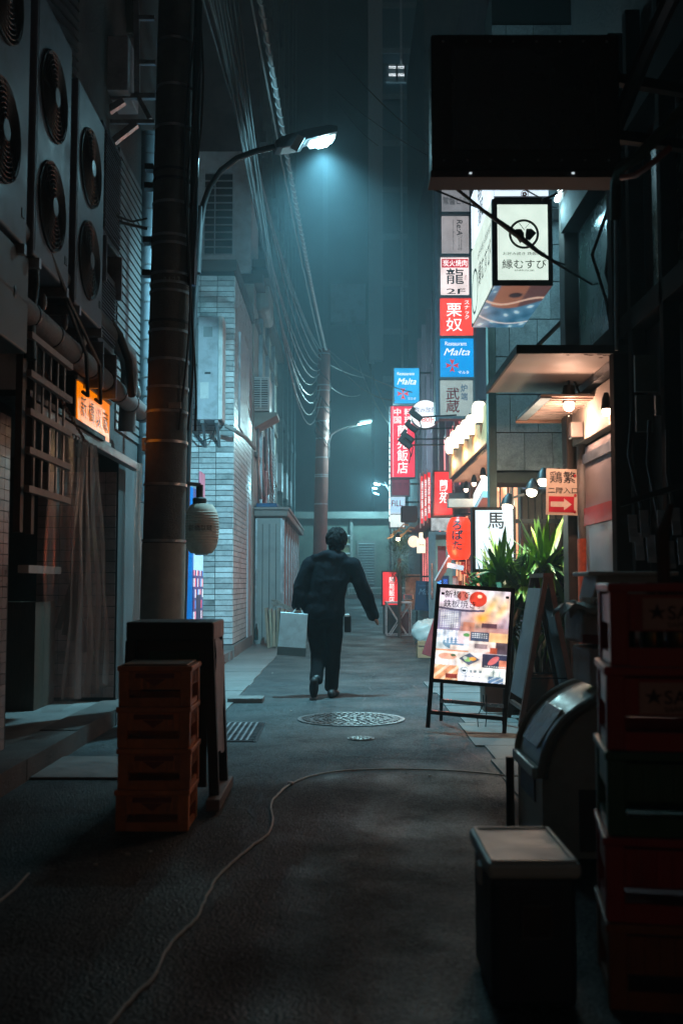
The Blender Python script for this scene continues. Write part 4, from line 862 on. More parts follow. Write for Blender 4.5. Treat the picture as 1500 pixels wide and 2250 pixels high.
for (a, b_) in ((Y0, Y0 + .05), (Y1 - .03, Y1)): MB().box(x0 - .004, x0 + .012, a, b_, z0, z1).build('frame', SFR, bsn)
def under(U, V):
    C = np.zeros((len(U), 3)); C[:] = c(70, 120, 150)
    w = np.sin(U * 9 + V * 14) * .5 + np.sin(U * 23 - V * 17 + 2) * .3 + np.sin(V * 40 + 5 * np.sin(U * 6)) * .2
    C += np.outer(w, [.05, .09, .12]); C[(w > .72)] = c(190, 220, 230)
    # warm skin band near the front edge with a closed lid and brow, loosely drawn
    band = (V < .34 + .16 * np.sin(U * 3 + .3)) & (U > .12)
    C[band] = c(150, 98, 78)
    C[band & (U > .62)] = c(96, 66, 66)
    e = ((U - .47) / .12) ** 2 + ((V - .2) / .055) ** 2
    C[(e < 1)] = c(45, 40, 48)
    C[np.abs(V - .33 - .08 * np.sin(U * 5)) < .02] = c(230, 190, 170)
    C[np.abs(V - .80 + .5 * (U - .5) ** 2 - .15 * U) < .012] = c(235, 225, 220)
    return C
sheet(bsn, 'underside_print', ((x0 + x1) / 2, ly, z0 - .002), x1 - x0 - .01, Y1 - Y0 - .02, 80, 120, under, printed('under_print', .8), (1, 0, 0), (0, 1, 0), blur=6)
# upper white lightbox of the same mast
uw = T('white_lightbox', 'white lightbox with small red flower seal above the emblem sign', 'sign', P(1150, 436, Y0))
z2 = P(0, 300, Y0).z
MB().box(x0 + .02, x1 - .02, Y0 + .02, Y1, z1 + .02, z2).build('case', SFR, uw)
uf = MB().box(fx0 - .02, fx1 + .01, Y0 + .008, Y0 + .02, z1 + .03, z2).build('front_face', em('cool_white_face', c(214, 232, 245), 1.05), uw)
fl = P(1152, 426, Y0)
for i in range(5): a_ = i * 1.2566; MB().ell((fl.x + .013 * math.cos(a_), Y0 + .006, fl.z + .013 * math.sin(a_)), .009, .003, .009, 8, 5).build('seal_petal', INKR, uf)
rg = MB(); rg.add([(fl.x + r_ * math.cos(t_), Y0 + .004, fl.z + r_ * math.sin(t_)) for r_ in (.031, .026) for t_ in [2 * math.pi * i / 30 for i in range(30)]], [(i, (i + 1) % 30, 30 + (i + 1) % 30, 30 + i) for i in range(30)]); rg.build('seal_ring', INKR, uf)
text(uf, '京', (fl.x - .02, Y0 + .006, fl.z + .1), .12, .13, INKK, bold=.02)
ul = MB().box(x0 - .002, x0 + .018, Y0 + .06, Y1 - .03, z1 + .03, z2).build('street_face', em('cool_white_face', c(214, 232, 245), 1.0), uw)
text(ul, '京\n都\n家', (x0 - .002, ly, (z1 + z2) / 2 + .1), .35, .6, INKK, (0, -1, 0), bold=.02)
# fluorescent batten behind the signs
fb = T('fluorescent_batten', 'bright slanting fluorescent tube just right of the white lightbox', 'lamp', P(1228, 425, 9.4))
a, b = P(1222, 440, 9.0), P(1235, 405, 8.75); MB().tube([a, b], .022, 10).build('tube', em('tube_white', (.85, .97, 1), 9), fb); MB().bar(a + Vector((.035, 0, .02)), b + Vector((.035, 0, .02)), .03, .05).build('batten', WHITEP, fb)
lamp(fb, 'tube_light', 'POINT', a.lerp(b, .5) + Vector((-.02, -.1, -.2)), 75, (.42, .86, 1), .12)
tag(MB().box(1.62, 2.15, 9.55, 9.62, P(0, 478, 9.5).z, P(0, 455, 9.5).z).build('cross_beam', BLACK), 'black cross beam behind the emblem lightbox', 'beam')
dw = P(1040, 820, 10.5)

# stacked sign tower
YT = 19.0
stt = T('stacked_sign_tower', 'tall column of six stacked shop signs on the right', 'sign', P(1000, 920, YT))
a, b = P(958, 920, YT), P(1043, 250, YT)
MB().box(a.x, b.x, YT + .02, YT + .3, a.z, b.z).build('case', SFR, stt)
MB().box(a.x - .02, a.x + .05, YT - .03, YT + .32, a.z - .05, b.z).build('mast', pm('mast_blue', (.2, .24, .3), .5, .4), stt, bevel=.01)
def tpan(x0_, y0_, x1_, y1_, mat, name='sign_panel'):
    p, q = P(x0_, y1_, YT), P(x1_, y0_, YT); o = MB().box(p.x, q.x, YT - .01, YT + .02, p.z, q.z).build(name, mat, stt, bevel=.006)
    MB().box(p.x - .03, q.x + .03, YT - .03, YT + .019, p.z - .055, p.z - .01).build('divider', SFR, stt); return o
def tt(par, s, px, py, w, h, mat, Y=YT - .011, **k): return text(par, s, P(px, py, Y), w / F * Y, h / F * Y, mat, **k)
GREYS = em('dim_grey_face', c(150, 152, 158), .55)
p_ = tpan(970, 405, 1030, 465, GREYS); tt(p_, '常盤ビル', 1000, 441, 56, 18, pm('grey_ink', (.08, .085, .1), .6), bold=.01); tt(p_, '栗', 989, 412, 14, 12, INKG)
p_ = tpan(970, 475, 1029, 557, em('pale_grey_face', c(176, 170, 172), .6)); tt(p_, 'Re:A', 1009, 500, 36, 13, INKK, right=(0, 0, -1), up=(1, 0, 0), bold=.015, shear=.15); tt(p_, 'Technology\nConsulting', 1010, 534, 36, 10, INKG, right=(0, 0, -1), up=(1, 0, 0), shear=.15); tt(p_, 'Supporting Business & Society', 995, 516, 68, 4, INKG, right=(0, 0, -1), up=(1, 0, 0))
p_ = tpan(968, 566, 1029, 648, em('pink_white_face', c(246, 226, 224), .9))
hb, hb2 = P(970, 588, YT - .012), P(1028, 569, YT - .012); hd_ = MB().box(hb.x, hb2.x, YT - .016, YT - .0105, hb.z, hb2.z).build('header', em('red_header', c(200, 45, 62), .8), p_)
tt(hd_, '炭火焼肉', 999, 578, 54, 15, WG, Y=YT - .017, bold=.01); tt(p_, '龍', 999, 607, 40, 36, pm('brush_dark', (.05, .02, .025), .6), bold=.012); tt(p_, '2F', 1001, 640, 42, 12, pm('brown_ink', (.09, .03, .03), .6), bold=.02); tt(p_, '和牛', 1023, 610, 6, 14, INKR, line=.9)
p_ = tpan(967, 656, 1038, 737, em('vermilion_face', c(240, 62, 48), 1.1)); tt(p_, '栗', 997, 681, 34, 30, WG, bold=.01); tt(p_, '奴', 997, 713, 36, 30, WG, bold=0); tt(p_, 'ス\nナ\nッ\nク', 1025, 681, 11, 42, WG, bold=.01)
BLU = em('malta_blue', c(0, 138, 210), 1.0, mottled=.18, scale=2)
p_ = tpan(967, 744, 1039, 828, BLU); tt(p_, 'Restaurant', 1001, 755, 48, 9, WGL, bold=.01); tt(p_, 'Malta', 1003, 773, 58, 16, WGL, shear=.35); tt(p_, 'マルタ', 1018, 818, 24, 7, WGL)
def cross(par, px, py, r, Y, mat):
    o = P(px, py, Y); s = r / F * Y; m = MB()
    for k_ in range(4):
        a_ = k_ * math.pi / 2; u_ = (math.cos(a_), 0, math.sin(a_)); v_ = (-math.sin(a_), 0, math.cos(a_))
        m.prism([(.04 * s, 0), (s, .38 * s), (.78 * s, 0), (s, -.38 * s)], o, u_, v_, (0, -.003, 0))
    m.build('cross', mat, par)
cross(p_, 993, 803, 15, YT - .012, em('cross_red', c(205, 50, 60), .8))
p_ = tpan(967, 836, 1038, 914, em('grey_green_face', c(172, 186, 182), .62)); tt(p_, '武\n蔵', 994, 879, 30, 56, INKR, bold=.03, line=.95); tt(p_, '炉\n端', 1019, 862, 15, 36, INKB, bold=.025)

# further vertical signs
YF = 27.0
def panel(name, label, x0_, y0_, x1_, y1_, Y, mat, rimmat=SFR, depth=.25):
    p, q = P(x0_, y1_, Y), P(x1_, y0_, Y); t = T(name, label, 'sign', ((p.x + q.x) / 2, Y, p.z))
    MB().box(p.x - .03, q.x + .03, Y + .012, Y + depth, p.z - .03, q.z + .03).build('case', rimmat, t)
    f = MB().box(p.x, q.x, Y, Y + .012, p.z, q.z).build('face', mat, t)
    if q.x < 2.3: MB().bar((q.x, Y + depth / 2, q.z - .1), (2.5, Y + depth / 2, q.z - .1), .04, .04).build('bracket', DARK, t)
    return t, f
t_, f_ = panel('blue_restaurant_sign', 'upper small blue Malta restaurant sign beside the dark sky', 866, 809, 920, 886, YF, em('malta_light', c(40, 165, 225), 1.0, mottled=.2, scale=1.5)); Yb = YF - .003
tt(f_, 'Restaurant', 891, 821, 38, 7, WG, Y=Yb); tt(f_, 'Malta', 893, 838, 42, 14, WG, Y=Yb, shear=.35); cross(f_, 885, 865, 13, Yb, em('cross_red2', c(240, 60, 50), .9)); tt(f_, 'マルタ', 904, 876, 18, 6, WGL, Y=Yb)
t_, f_ = panel('chinese_restaurant_sign', 'tall pinkish red Chinese restaurant sign with white vertical characters', 859, 893, 910, 1048, YF - .3, em('crimson_face', c(232, 42, 72), 1.1, mottled=.15, scale=1.5)); Yb = YF - .303
MB().box(P(859, 0, YF - .3).x, P(860.5, 0, YF - .3).x, YF - .31, YF - .3, P(0, 1048, YF - .3).z, P(0, 893, YF - .3).z).build('edge_strip', em('pink_edge', c(255, 170, 180), 1.2), t_)
tt(f_, '中 料\n国 理', 885, 914, 40, 34, WG, Y=Yb, bold=.02); tt(f_, '蘭\n苑\n飯\n店', 884, 987, 24, 108, WG, Y=Yb, bold=.02, line=1.0)
t_, f_ = panel('faded_red_sign', 'dim plum red sign hanging below the tall Chinese restaurant sign', 861, 1054, 898, 1088, YF, em('plum_face', c(120, 42, 68), .6)); tt(f_, '花 芝 河', 878, 1067, 34, 12, pm('plum_ink', (.1, .02, .05), .6), Y=YF - .003)
t_, f_ = panel('pale_blue_sign', 'small square pale blue FiLL sign at the right', 857, 1094, 887, 1126, YF - .2, em('fill_face', c(168, 206, 232), .95, mottled=.15), em('fill_rim', c(200, 225, 240), .7)); tt(f_, 'FiLL', 872, 1106, 24, 13, INKR, Y=YF - .203, bold=.02)
t_, f_ = panel('small_white_sign', 'small blank white lit sign below the FiLL sign', 857, 1131, 888, 1158, YF - .1, em('white_face_far', c(225, 240, 238), .9))
ls = T('marker_light_strip', 'thin vertical strip of white marker lights beside the red sign', 'light', P(856, 1160, YF))
for i in range(14): p = P(855.5, 965 + i * 13.5, YF - .4); MB().obox(p, (.025, .03, .12)).build('lamp', em('marker', (.85, 1, .95), 1.3), ls)
rs_ = T('round_sign', 'round white sign advertising an all-you-can-drink price', 'sign', P(932, 910, 23.5))
p = P(934, 910, 23.5); MB().lathe([(.32, .0), (.335, .02), (.335, .18), (.32, .2)], (p.x, 23.7, p.z), 40, (0, -1, 0)).build('drum', SFR, rs_, smooth=True)
df_ = MB().lathe([(.318, 0), (.318, .012), (.001, .013)], (p.x, 23.5, p.z), 40, (0, -1, 0)).build('face', em('round_face', c(238, 244, 248), 1.05), rs_)
text(df_, '飲み放題', (p.x, 23.487, p.z + .1), .5, .13, em('blue_print', c(70, 100, 150), .6), bold=.0); text(df_, '980円', (p.x + .05, 23.487, p.z - .13), .46, .15, em('red_print', c(230, 80, 60), .8), bold=.02)
MB().bar((p.x, 23.62, p.z), (2.5, 23.62, p.z + .1), .05, .05).build('bracket', DARK, rs_)
# flood lights on arms
for i, (lx, ly_, rx, ry, Y, lab) in enumerate(((918, 917, 962, 914, 17.2, 'topmost black sign floodlight on a thin arm before the round sign'), (908, 943, 1005, 941, 18.2, 'second black sign floodlight down, on a long thin arm'), (900, 965, 985, 966, 17.6, 'third black sign floodlight down, on a thin arm'), (895, 978, 990, 978, 17.0, 'lowest black sign floodlight overlapping the Chinese restaurant sign'))):
    t_ = T('sign_floodlight', lab, 'floodlight', P(lx, ly_, Y), 'floodlights aimed at the signs')
    a, b = P(lx, ly_, Y), P(rx + 40, ry - 2, Y + .2); MB().tube([a, b], .014, 6).build('arm', DARK, t_)
    MB().obox(a + Vector((-.02, 0, .02)), (.2, .12, .09), Matrix.Rotation(.65, 3, 'Y')).build('head', BLACK, t_, bevel=.02)
    MB().obox(a + Vector((-.1, 0, .11)), (.06, .14, .11), Matrix.Rotation(.65, 3, 'Y')).build('visor', BLACK, t_)
    MB().tube([a, a + Vector((.05, 0, -.15)), a + Vector((.02, 0, -.3))], .01, 5).build('cable', RUBBER, t_)
# white lanterns along the fascia
lgl = em('lantern_glow', (1, .82, .6), 1.5, mottled=.15)
lpos = ((990, 979, 16.4), (1001, 966, 15.6), (1013, 955, 14.9), (1025, 944, 14.3), (1036, 934, 13.7), (1052, 906, 12.9))
for i, (px, py, Y) in enumerate(lpos):
    p = P(px, py, Y); t_ = T('white_lantern', ['white lantern farthest down the row under the wooden fascia', 'second white lantern from the far end of the fascia row', 'third white lantern from the far end of the fascia row', 'fourth white lantern from the far end of the fascia row', 'fifth white lantern from the far end of the fascia row', 'nearest white lantern, set higher beside the stone-clad wall'][i], 'lantern', (p.x, p.y, p.z - .14), 'white lanterns under the fascia')
    MB().lathe(lantern_mesh(.095, .27, 9, 20), p, 20).build('shade', lgl, t_, smooth=True)
    MB().lathe([(.04, .13), (.04, .155)], p, 12).build('cap', DARK, t_); MB().lathe([(.04, -.155), (.04, -.13)], p, 12).build('base', WOODD, t_)
    MB().bar(p + Vector((0, 0, .16)), p + Vector((.2, .1, .16)), .015, .015).build('hook_bar', DARK, t_)
    if i in (0, 2, 4): lamp(t_, 'glow', 'POINT', p + Vector((-.06, -.06, -.3)), 12, (1, .6, .3), .08)
# red illuminated signs and banners further in
t_, f_ = panel('red_frame_sign', 'red lit sign with white characters in a brown frame under the fascia', 955, 1037, 992, 1130, 20, em('scarlet_face', c(236, 40, 44), 1.05), BROWN); tt(f_, '蘭\n苑', 974, 1080, 19, 52, WG, Y=19.997, bold=.025); lamp(t_, 'sign_glow', 'POINT', P(965, 1120, 19.6), 30, (1, .14, .1), .2)
for i in range(3):
    p, q = P(924 + i * 7.5, 1150 - i * 6, 21.5 - i * .3), P(930 + i * 7.5, 1046 - i * 4, 21.5 - i * .3)
    t_ = T('red_banner', ['leftmost narrow red banner with white lettering', 'middle narrow red banner with white lettering', 'rightmost narrow red banner with white lettering'][i], 'banner', (p.x, p.y, p.z), 'narrow red banners'); f_ = MB().box(p.x, q.x, p.y, p.y + .02, p.z, q.z).build('cloth', em('banner_red', c(222, 36, 44), 1.1), t_)  # banner cloth glows by itself to look lit
    text(f_, '焼\n酒\n鍋\n魚', ((p.x + q.x) / 2, p.y, (p.z + q.z) / 2), (q.x - p.x) * .6, (q.z - p.z) * .8, WG, bold=.02)
    MB().tube([(p.x - .01, p.y, p.z - .1), (p.x - .01, p.y, q.z + .06)], .012, 6).build('pole', WHITEP, t_)
lb = P(1010, 1106, 15); tag(MB().box(P(975, 0, 15).x, P(1048, 0, 15).x, 14.9, 15.1, P(0, 1116, 15).z, P(0, 1097, 15).z).build('light_bar', pm('bar_grey', (.3, .3, .27), .5), bevel=.01), 'grey horizontal light fitting above the red lantern', 'lamp')
sg = T('slanted_lightbox', 'bright white slanted lightbox tucked behind the green corner post', 'sign', P(1060, 1110, 12.8))
a, b = P(1050, 1100, 13.6), P(1071, 1062, 12.4); MB().bar(a, b, .12, .16).build('box', em('slant_white', (.95, 1, .98), 1.6), sg); MB().bar(a + Vector((0, 0, -.13)), b + Vector((0, 0, -.13)), .13, .08).build('tray', WHITEP, sg)
ph = tag(MB().box(P(940, 0, 17.4).x, P(990, 0, 17.4).x, 17.4, 17.45, P(0, 1166, 17.4).z, P(0, 1138, 17.4).z).build('photo_sign', pm('grey_photo', (.4, .42, .44), .5, var=.5, scale=12)), 'grey photo panel above the blue-framed door', 'sign')

# red lantern
rp_ = P(1009, 1183, 13); rlt = T('red_lantern', 'large glowing red paper lantern with black brush characters', 'lantern', (rp_.x, 13, rp_.z - .28))
rs2 = MB().lathe(lantern_mesh(.165, .53, 16, 30), rp_, 30).build('shade', em('red_lantern_glow', c(255, 58, 26), 1.0, mottled=.12, scale=2), rlt, smooth=True)
MB().lathe([(.07, .26), (.07, .29)], rp_, 18).build('cap', BLACK, rlt); MB().lathe([(.07, -.29), (.07, -.26)], rp_, 18).build('base_ring', BLACK, rlt)
# characters bent round the shade
o = text(rs2, 'ろ\nば\nた', (0, 0, 0), .14, .36, INKK, bold=.07, line=.95, local=True, off=0)
me = o.data; A = np.zeros(len(me.vertices) * 3); me.vertices.foreach_get('co', A); A = A.reshape(-1, 3); th = (A[:, 0] - .045) / .165
zz = A[:, 2] + .03; R_ = .169 * (1 - .38 * np.abs(zz / .265) ** 3.2); B = np.stack([R_ * np.sin(th), -R_ * np.cos(th), zz + .28], 1); me.vertices.foreach_set('co', B.ravel()); me.update()
lamp(rlt, 'glow', 'POINT', (rp_.x - .22, 12.8, rp_.z - .25), 22, (1, .16, .06), .1)
MB().bar(rp_ + Vector((0, 0, .3)), rp_ + Vector((.3, .3, .33)), .02, .02).build('hanger', DARK, rlt)
# horse sign
t_, f_ = panel('white_brush_sign', 'white lightbox with one black brushed character behind the yucca', 1045, 1121, 1126, 1250, 9.85, em('horse_face', c(212, 234, 246), 1.05, mottled=.06), BLACK, .16); tt(f_, '馬', 1088, 1144, 36, 36, INKK, Y=9.847, bold=.03)
tag(MB().box(P(1044, 0, 10.1).x, P(1062, 0, 10.1).x, 10.05, 10.1, P(0, 1272, 10.1).z, P(0, 1262, 10.1).z).build('red_sticker', INKR), 'tiny red sticker below the white brush sign', 'sticker')

# ------------------------------------------------------------------ canopies with bulbs
cp = T('sheet_canopy', 'flat white sheet canopy with rust flecks lit from below', 'canopy', (1.55, 7.8, 2.7))
UNDER = pm('canopy_white', (.62, .52, .46), .6, var=.06, scale=2, dirt=(.14, .06, .03), dscale=9, damt=.0)
MB().box(1.215, 1.99, 7.1, 8.6, 2.735, 2.75).build('sheet', UNDER, cp)
MB().box(1.20, 1.99, 7.08, 7.1, 2.725, 2.785).build('edge', BLACK, cp); MB().box(1.198, 1.215, 7.08, 8.6, 2.725, 2.785).build('edge', BLACK, cp); MB().box(1.2, 1.99, 7.1, 8.6, 2.752, 2.775).build('top_skin', BLACK, cp)
rr = random.Random(3)
for i in range(16): x = rr.choice([rr.uniform(1.5, 1.62), rr.uniform(1.68, 1.95)]); y = 7.1 + abs(rr.gauss(.03, .05)); MB().ell((x, max(7.11, y), 2.734), rr.uniform(.008, .026), rr.uniform(.006, .016), .003, 8, 4).build('rust_fleck', RUST, cp)
c2 = T('ribbed_canopy', 'small ribbed canopy glowing pink beyond the sheet canopy', 'canopy', (1.75, 8.4, 2.55))
MB().box(1.53, 1.96, 7.95, 9.06, 2.585, 2.60).build('sheet', pm('ribbed_pinkish', (.5, .4, .35), .35, .3), c2)
for i in range(12): MB().box(1.62, 1.95, 8.0 + i * .088, 8.03 + i * .088, 2.572, 2.586).build('rib', pm('rib_pinkish', (.55, .44, .39), .35, .3), c2)
MB().box(1.525, 1.61, 7.95, 9.06, 2.57, 2.586).build('gutter', STEEL, c2); MB().box(1.52, 1.96, 9.06, 9.075, 2.55, 2.61).build('edge', pm('edge_bronze', (.3, .2, .15), .4, .5), c2)
bp_ = P(1249, 884, 8.1)
def bulb_lamp(name, label, p, power, col, r=.042, shade=True, dirn=(0, 0, -1), glow=14, grp=None, cone=165, pt=.5):
    t_ = T(name, label, 'lamp', p, grp); dv = Vector(dirn).normalized()
    MB().lathe([(r * .5, -.02), (r * .9, .005), (r, .03), (r * .85, .055), (r * .4, .07)], p, 18, dv).build('bulb', em('bulb_' + name, col, glow, mottled=0), t_, smooth=True)
    if shade:
        MB().lathe([(r * 1.25, .0), (r * 1.15, -.1), (r * 1.0, -.13), (r * .3, -.135)], p, 20, dv).build('socket', DARK, t_, smooth=True)
    else: MB().lathe([(r * 1.3, .02), (r * 1.1, -.05), (r * .5, -.1)], p, 16, dv).build('socket', DARK, t_, smooth=True)
    lamp(t_, 'light', 'POINT', p + dv * .12, power * pt, col, .05); lamp(t_, 'down_light', 'SPOT', p + dv * .1, power * .8, col, .05, cone, dv, .4)
    return t_
t_ = bulb_lamp('canopy_lamp', 'bare bulb in black socket under the sheet canopy', bp_, 30, (1, .56, .38))
MB().tube([bp_ + Vector((0, 0, .12)), bp_ + Vector((.0, 0, .17)), bp_ + Vector((.03, .02, .19)), bp_ + Vector((.06, .03, .16)), bp_ + Vector((.1, .05, .06))], .009, 6).build('cord', RUBBER, t_, smooth=True)
MB().bar(bp_ + Vector((.03, 0, .06)), bp_ + Vector((.22, .0, .06)), .02, .02).build('arm', STEEL, t_)
b2 = P(1330, 893, 7.45); bulb_lamp('wall_lamp', 'second bulb shining on the cream fascia near the posts', Vector((1.9, 7.45, b2.z)), 6, (1, .6, .42), .03, False, (0, 0, -1))
for i, (px, py, Y, dv, lab, pw) in enumerate(((1168, 1075, 9.75, (-.2, -.3, -1), 'middle warm spotlight above the yucca plants', 70), (1193, 1052, 9.6, (-.1, -.3, -1), 'topmost warm spotlight partly behind the arrow sign', 70), (1115, 1108, 9.6, (-.2, -.3, -1), 'lowest warm spotlight just above the white brush sign', 22))):
    t_ = bulb_lamp('spotlight', lab, P(px, py, Y), pw, (1, .84, .62), .05, False, dv, 9, 'warm spotlights over the yucca plants', 95, .06)
    MB().bar(P(px, py, Y) + Vector((.04, .05, .06)), P(px + 35, py - 22, Y + .1), .02, .02).build('arm', DARK, t_)

# arrow sign on the post
asg = T('arrow_sign', 'cream paper sign with black characters and white arrow on red', 'sign', P(1234, 1132, 8.66), None, (0, math.radians(1.5), 0))
wS, hS = .272, .385; CREAM = pm('cream_paper', (.62, .5, .41), .7, var=.06)
MB().box(-wS / 2, wS / 2, -.006, 0, 0, hS).build('board', CREAM, asg, local=True)
rb = MB().box(-wS / 2 + .024, wS / 2 - .04, -.009, -.006, .025, .155).build('red_field', pm('crimson_print', (.52, .012, .035), .5), asg, local=True)
MB().prism([(-.09, -.022), (.02, -.022), (.02, -.05), (.085, 0), (.02, .05), (.02, .022), (-.09, .022)], (-.008, -.0105, .09), (1, 0, 0), (0, 0, 1), (0, .001, 0)).build('arrow', pm('arrow_white', (.66, .55, .47), .6), asg, local=True)
text(asg, '鶏繁', (0, -.006, .315), .215, .098, INKK, bold=.012, local=True); text(asg, '二階入口', (.002, -.006, .205), .245, .05, INKK, bold=.02, local=True)
for dx, dz in ((.1, .33), (.105, .165), (.102, .03)): MB().ell((dx, -.008, dz), .012, .004, .014, 8, 5).build('red_tape', INKR, asg, local=True)
MB().tube([(0, -.004, hS), (.0, -.0, hS + .03), (.02, .03, hS + .04)], .003, 5).build('hook', STEEL, asg, local=True)

# things on the dark front at the far right
for i, (x0_, y0_, x1_, y1_) in enumerate(((1398, 868, 1433, 948), (1440, 868, 1474, 912), (1395, 780, 1442, 860))):
    p, q = P(x0_, y1_, 6.3), P(x1_, y0_, 6.3); tag(MB().box(p.x, q.x, 6.3, 6.33, p.z, q.z).build('notice_board', pm('dull_green_card', (.12, .15, .14), .6, rnd=.3)), ['lower dull grey-green card on the dark front at right', 'small curled card at the far right of the dark front', 'upper dark card near the canopy end'][i], 'card')
MB_rack = T('tool_rack', 'dark rail carrying pale hanging strips at the right edge', 'rack', P(1440, 1090, 5.6))
a, b = P(1360, 1108, 5.6), P(1520, 1060, 5.5); MB().bar(a, b, .03, .03).build('rail', DARK, MB_rack)
hp = ((1388, 1160, 0), (1413, 1150, 0), (1402, 1200, 1), (1428, 1205, 1), (1452, 1150, 0), (1482, 1145, 0), (1470, 1218, 1), (1496, 1210, 1))
gN = ['leftmost upper', 'second upper', 'leftmost lower', 'second lower', 'third upper', 'rightmost upper', 'third lower', 'rightmost lower']
for i, (px, py, lo) in enumerate(hp):
    p = P(px, py, 5.5); m = MB(); w_ = .045
    m.prism([(0, .07), (.006, .07), (.012, 0), (.03, -.05), (.03, -.075), (.024, -.075), (.022, -.05), (.006, 0)], p - Vector((w_ / 2, 0, 0)), (0, -1, 0), (0, 0, 1), (w_, 0, 0))
    tag(m.build('hanging_strip', pm('pale_strip', (.36, .38, .42), .45, .2, rnd=.25)), gN[i] + ' pale bent strip hanging on the dark rack', 'strip', 'pale strips hanging on the rack')
for i in range(3): p = P(1390 + i * 38, 1000 + 20 * (i % 3), 5.9); tag(MB().tube([p + Vector((0, 0, .25)), p + Vector((.01 * i - .03, -.02, 0)), p + Vector((.04, 0, -.3))], .012, 5).build('dark_cable', RUBBER), ['left', 'middle', 'right'][i] + ' black cable hanging on the dark front above the rack', 'cable', 'hanging cables at the right edge')
def gcab(lab, pts, r, mat): tag(MB().tube(pts, r, 8).build('bent_pipe', mat, smooth=True), lab, 'pipe')
gcab('reddish pipe curving across the upper right', [P(1365, 390, 4.2), P(1395, 385, 4.1), P(1430, 360, 4.0), P(1470, 325, 3.9)], .012, pm('red_hose', (.3, .08, .06), .4))
gcab('greenish pipe bending at the end of the dark sign', [P(1350, 480, 4.6), P(1352, 400, 4.5), P(1362, 370, 4.4), P(1400, 345, 4.3), P(1520, 220, 4.0)], .025, pm('green_pipe', (.06, .11, .08), .35, .3))
gcab('dark pipe running up the top right corner', [P(1345, 300, 5.2), P(1420, 110, 4.6), P(1480, -20, 4.2)], .04, pm('blue_pipe', (.06, .08, .1), .45, .3))
gcab('steel conduit standing beside the green glass panel', [P(1352, 420, 6.9), P(1353, 700, 6.9), P(1354, 770, 6.9)], .014, STEEL)
for i, s_ in enumerate(((1335, 460, 1300, 560, 1345, 740), (1345, 470, 1330, 600, 1350, 735))):
    tag(MB().tube([P(s_[0], s_[1], 7.3), P(s_[2], s_[3], 7.3), P((s_[2] + s_[4]) / 2 + 8, 660, 7.3), P(s_[4], s_[5], 7.3)], .012, 6).build('hanging_cable', RUBBER, smooth=True), ['left of two black cables hanging before the green glass', 'right of two black cables hanging before the green glass'][i], 'cable')
# black cable crossing the emblem sign
bc = [P(960, 380, 5.5), P(1060, 462, 6.0), P(1130, 512, 6.4), P(1180, 552, 6.8), P(1240, 590, 7.4), P(1300, 625, 8.2)]
tag(MB().tube(bc, [.008, .011, .019, .014, .009, .009], 8).build('crossing_cable', RUBBER, smooth=True), 'thick black cable crossing the emblem lightbox diagonally', 'cable')
tag(MB().tube([P(950, 415, 6), P(1058, 460, 6.1), P(1190, 562, 7), P(1240, 582, 7.4)], .006, 6).build('crossing_wire', RUBBER, smooth=True), 'thinner black wire crossing the emblem lightbox beside the thick cable', 'wire')
for i, (a_, b_, c_) in enumerate((((1150, 415), (1195, 440), (1240, 418)), ((1190, 440), (1215, 428), (1250, 405)))): tag(MB().tube([P(*a_, 7.6), P(*b_, 7.6), P(*c_, 7.7)], .006, 5).build('twig_wire', RUBBER), ['curly black wire before the white lightbox', 'short black wire beside the fluorescent tube'][i], 'wire')
gcab('straight black rod slanting between stone wall and brown post', [P(1170, 770, 9.3), P(1250, 690, 8.9)], .02, BLACK)

# added bulbs under the lantern bar soffit, put in to brighten the fronts
for i, Y in enumerate((13.6, 14.6, 15.6, 16.6)):
    bulb_lamp('soffit_bulb', ['nearest small bulb under the wooden soffit of the lantern bar', 'second small bulb under the wooden soffit of the lantern bar', 'third small bulb under the wooden soffit of the lantern bar', 'farthest small bulb under the wooden soffit of the lantern bar'][i], Vector((1.98, Y, 2.68)), 14, (1, .6, .38), .035, False, (0, 0, -1), 8, 'bulbs under the wooden soffit', 165, .5)
for i, (px, y0_, y1_) in enumerate(((1018, 1226, 1262), (1030, 1228, 1270))):
    p, q = P(px - 5, y1_, 13.2), P(px + 5, y0_, 13.2); t_ = T('red_plaque', ['left narrow red plaque with pale characters under the red lantern', 'right narrow red plaque with pale characters under the red lantern'][i], 'sign', (p.x, 13.2, p.z)); f_ = MB().box(p.x, q.x, 13.2, 13.22, p.z, q.z).build('board', pm('plaque_red', (.35, .03, .035), .5), t_)
    text(f_, '焼\n鳥\n酒', ((p.x + q.x) / 2, 13.2, (p.z + q.z) / 2), (q.x - p.x) * .7, (q.z - p.z) * .85, WHITEP)
# ------------------------------------------------------------------ lit menu board
yaw = math.radians(-13); rol = math.radians(3.6)
mbd = T('menu_board', 'backlit menu stand with food photos on the right of the road', 'menu board', (.96, 8.2, .012), None, (0, rol, yaw))
MBF = pm('board_frame', (.02, .018, .02), .35, .3)
tl = .16            # how far the panel leans back
Wd, Hb, Ht = .59, .36, 1.11
def lp_(x, z): return Vector((x, tl * z / Ht, z))
for s in (-1, 1): MB().bar(lp_(s * Wd / 2, 0), lp_(s * Wd / 2, Ht), .032, .032, (0, 1, 0)).build('front_leg', MBF, mbd, local=True)
for s in (-1, 1): MB().bar((s * (Wd / 2 - .04), .48, 0), (s * (Wd / 2 - .04), tl * .95, Ht - .05), .025, .025, (0, 1, 0)).build('back_leg', MBF, mbd, local=True)
MB().bar(lp_(-Wd / 2, .12), lp_(Wd / 2, .12), .028, .03).build('cross_rail', MBF, mbd, local=True)
MB().bar((-Wd / 2 + .04, .40, .17), (Wd / 2 - .04, .40, .17), .02, .03).build('back_rail', CHROME, mbd, local=True)
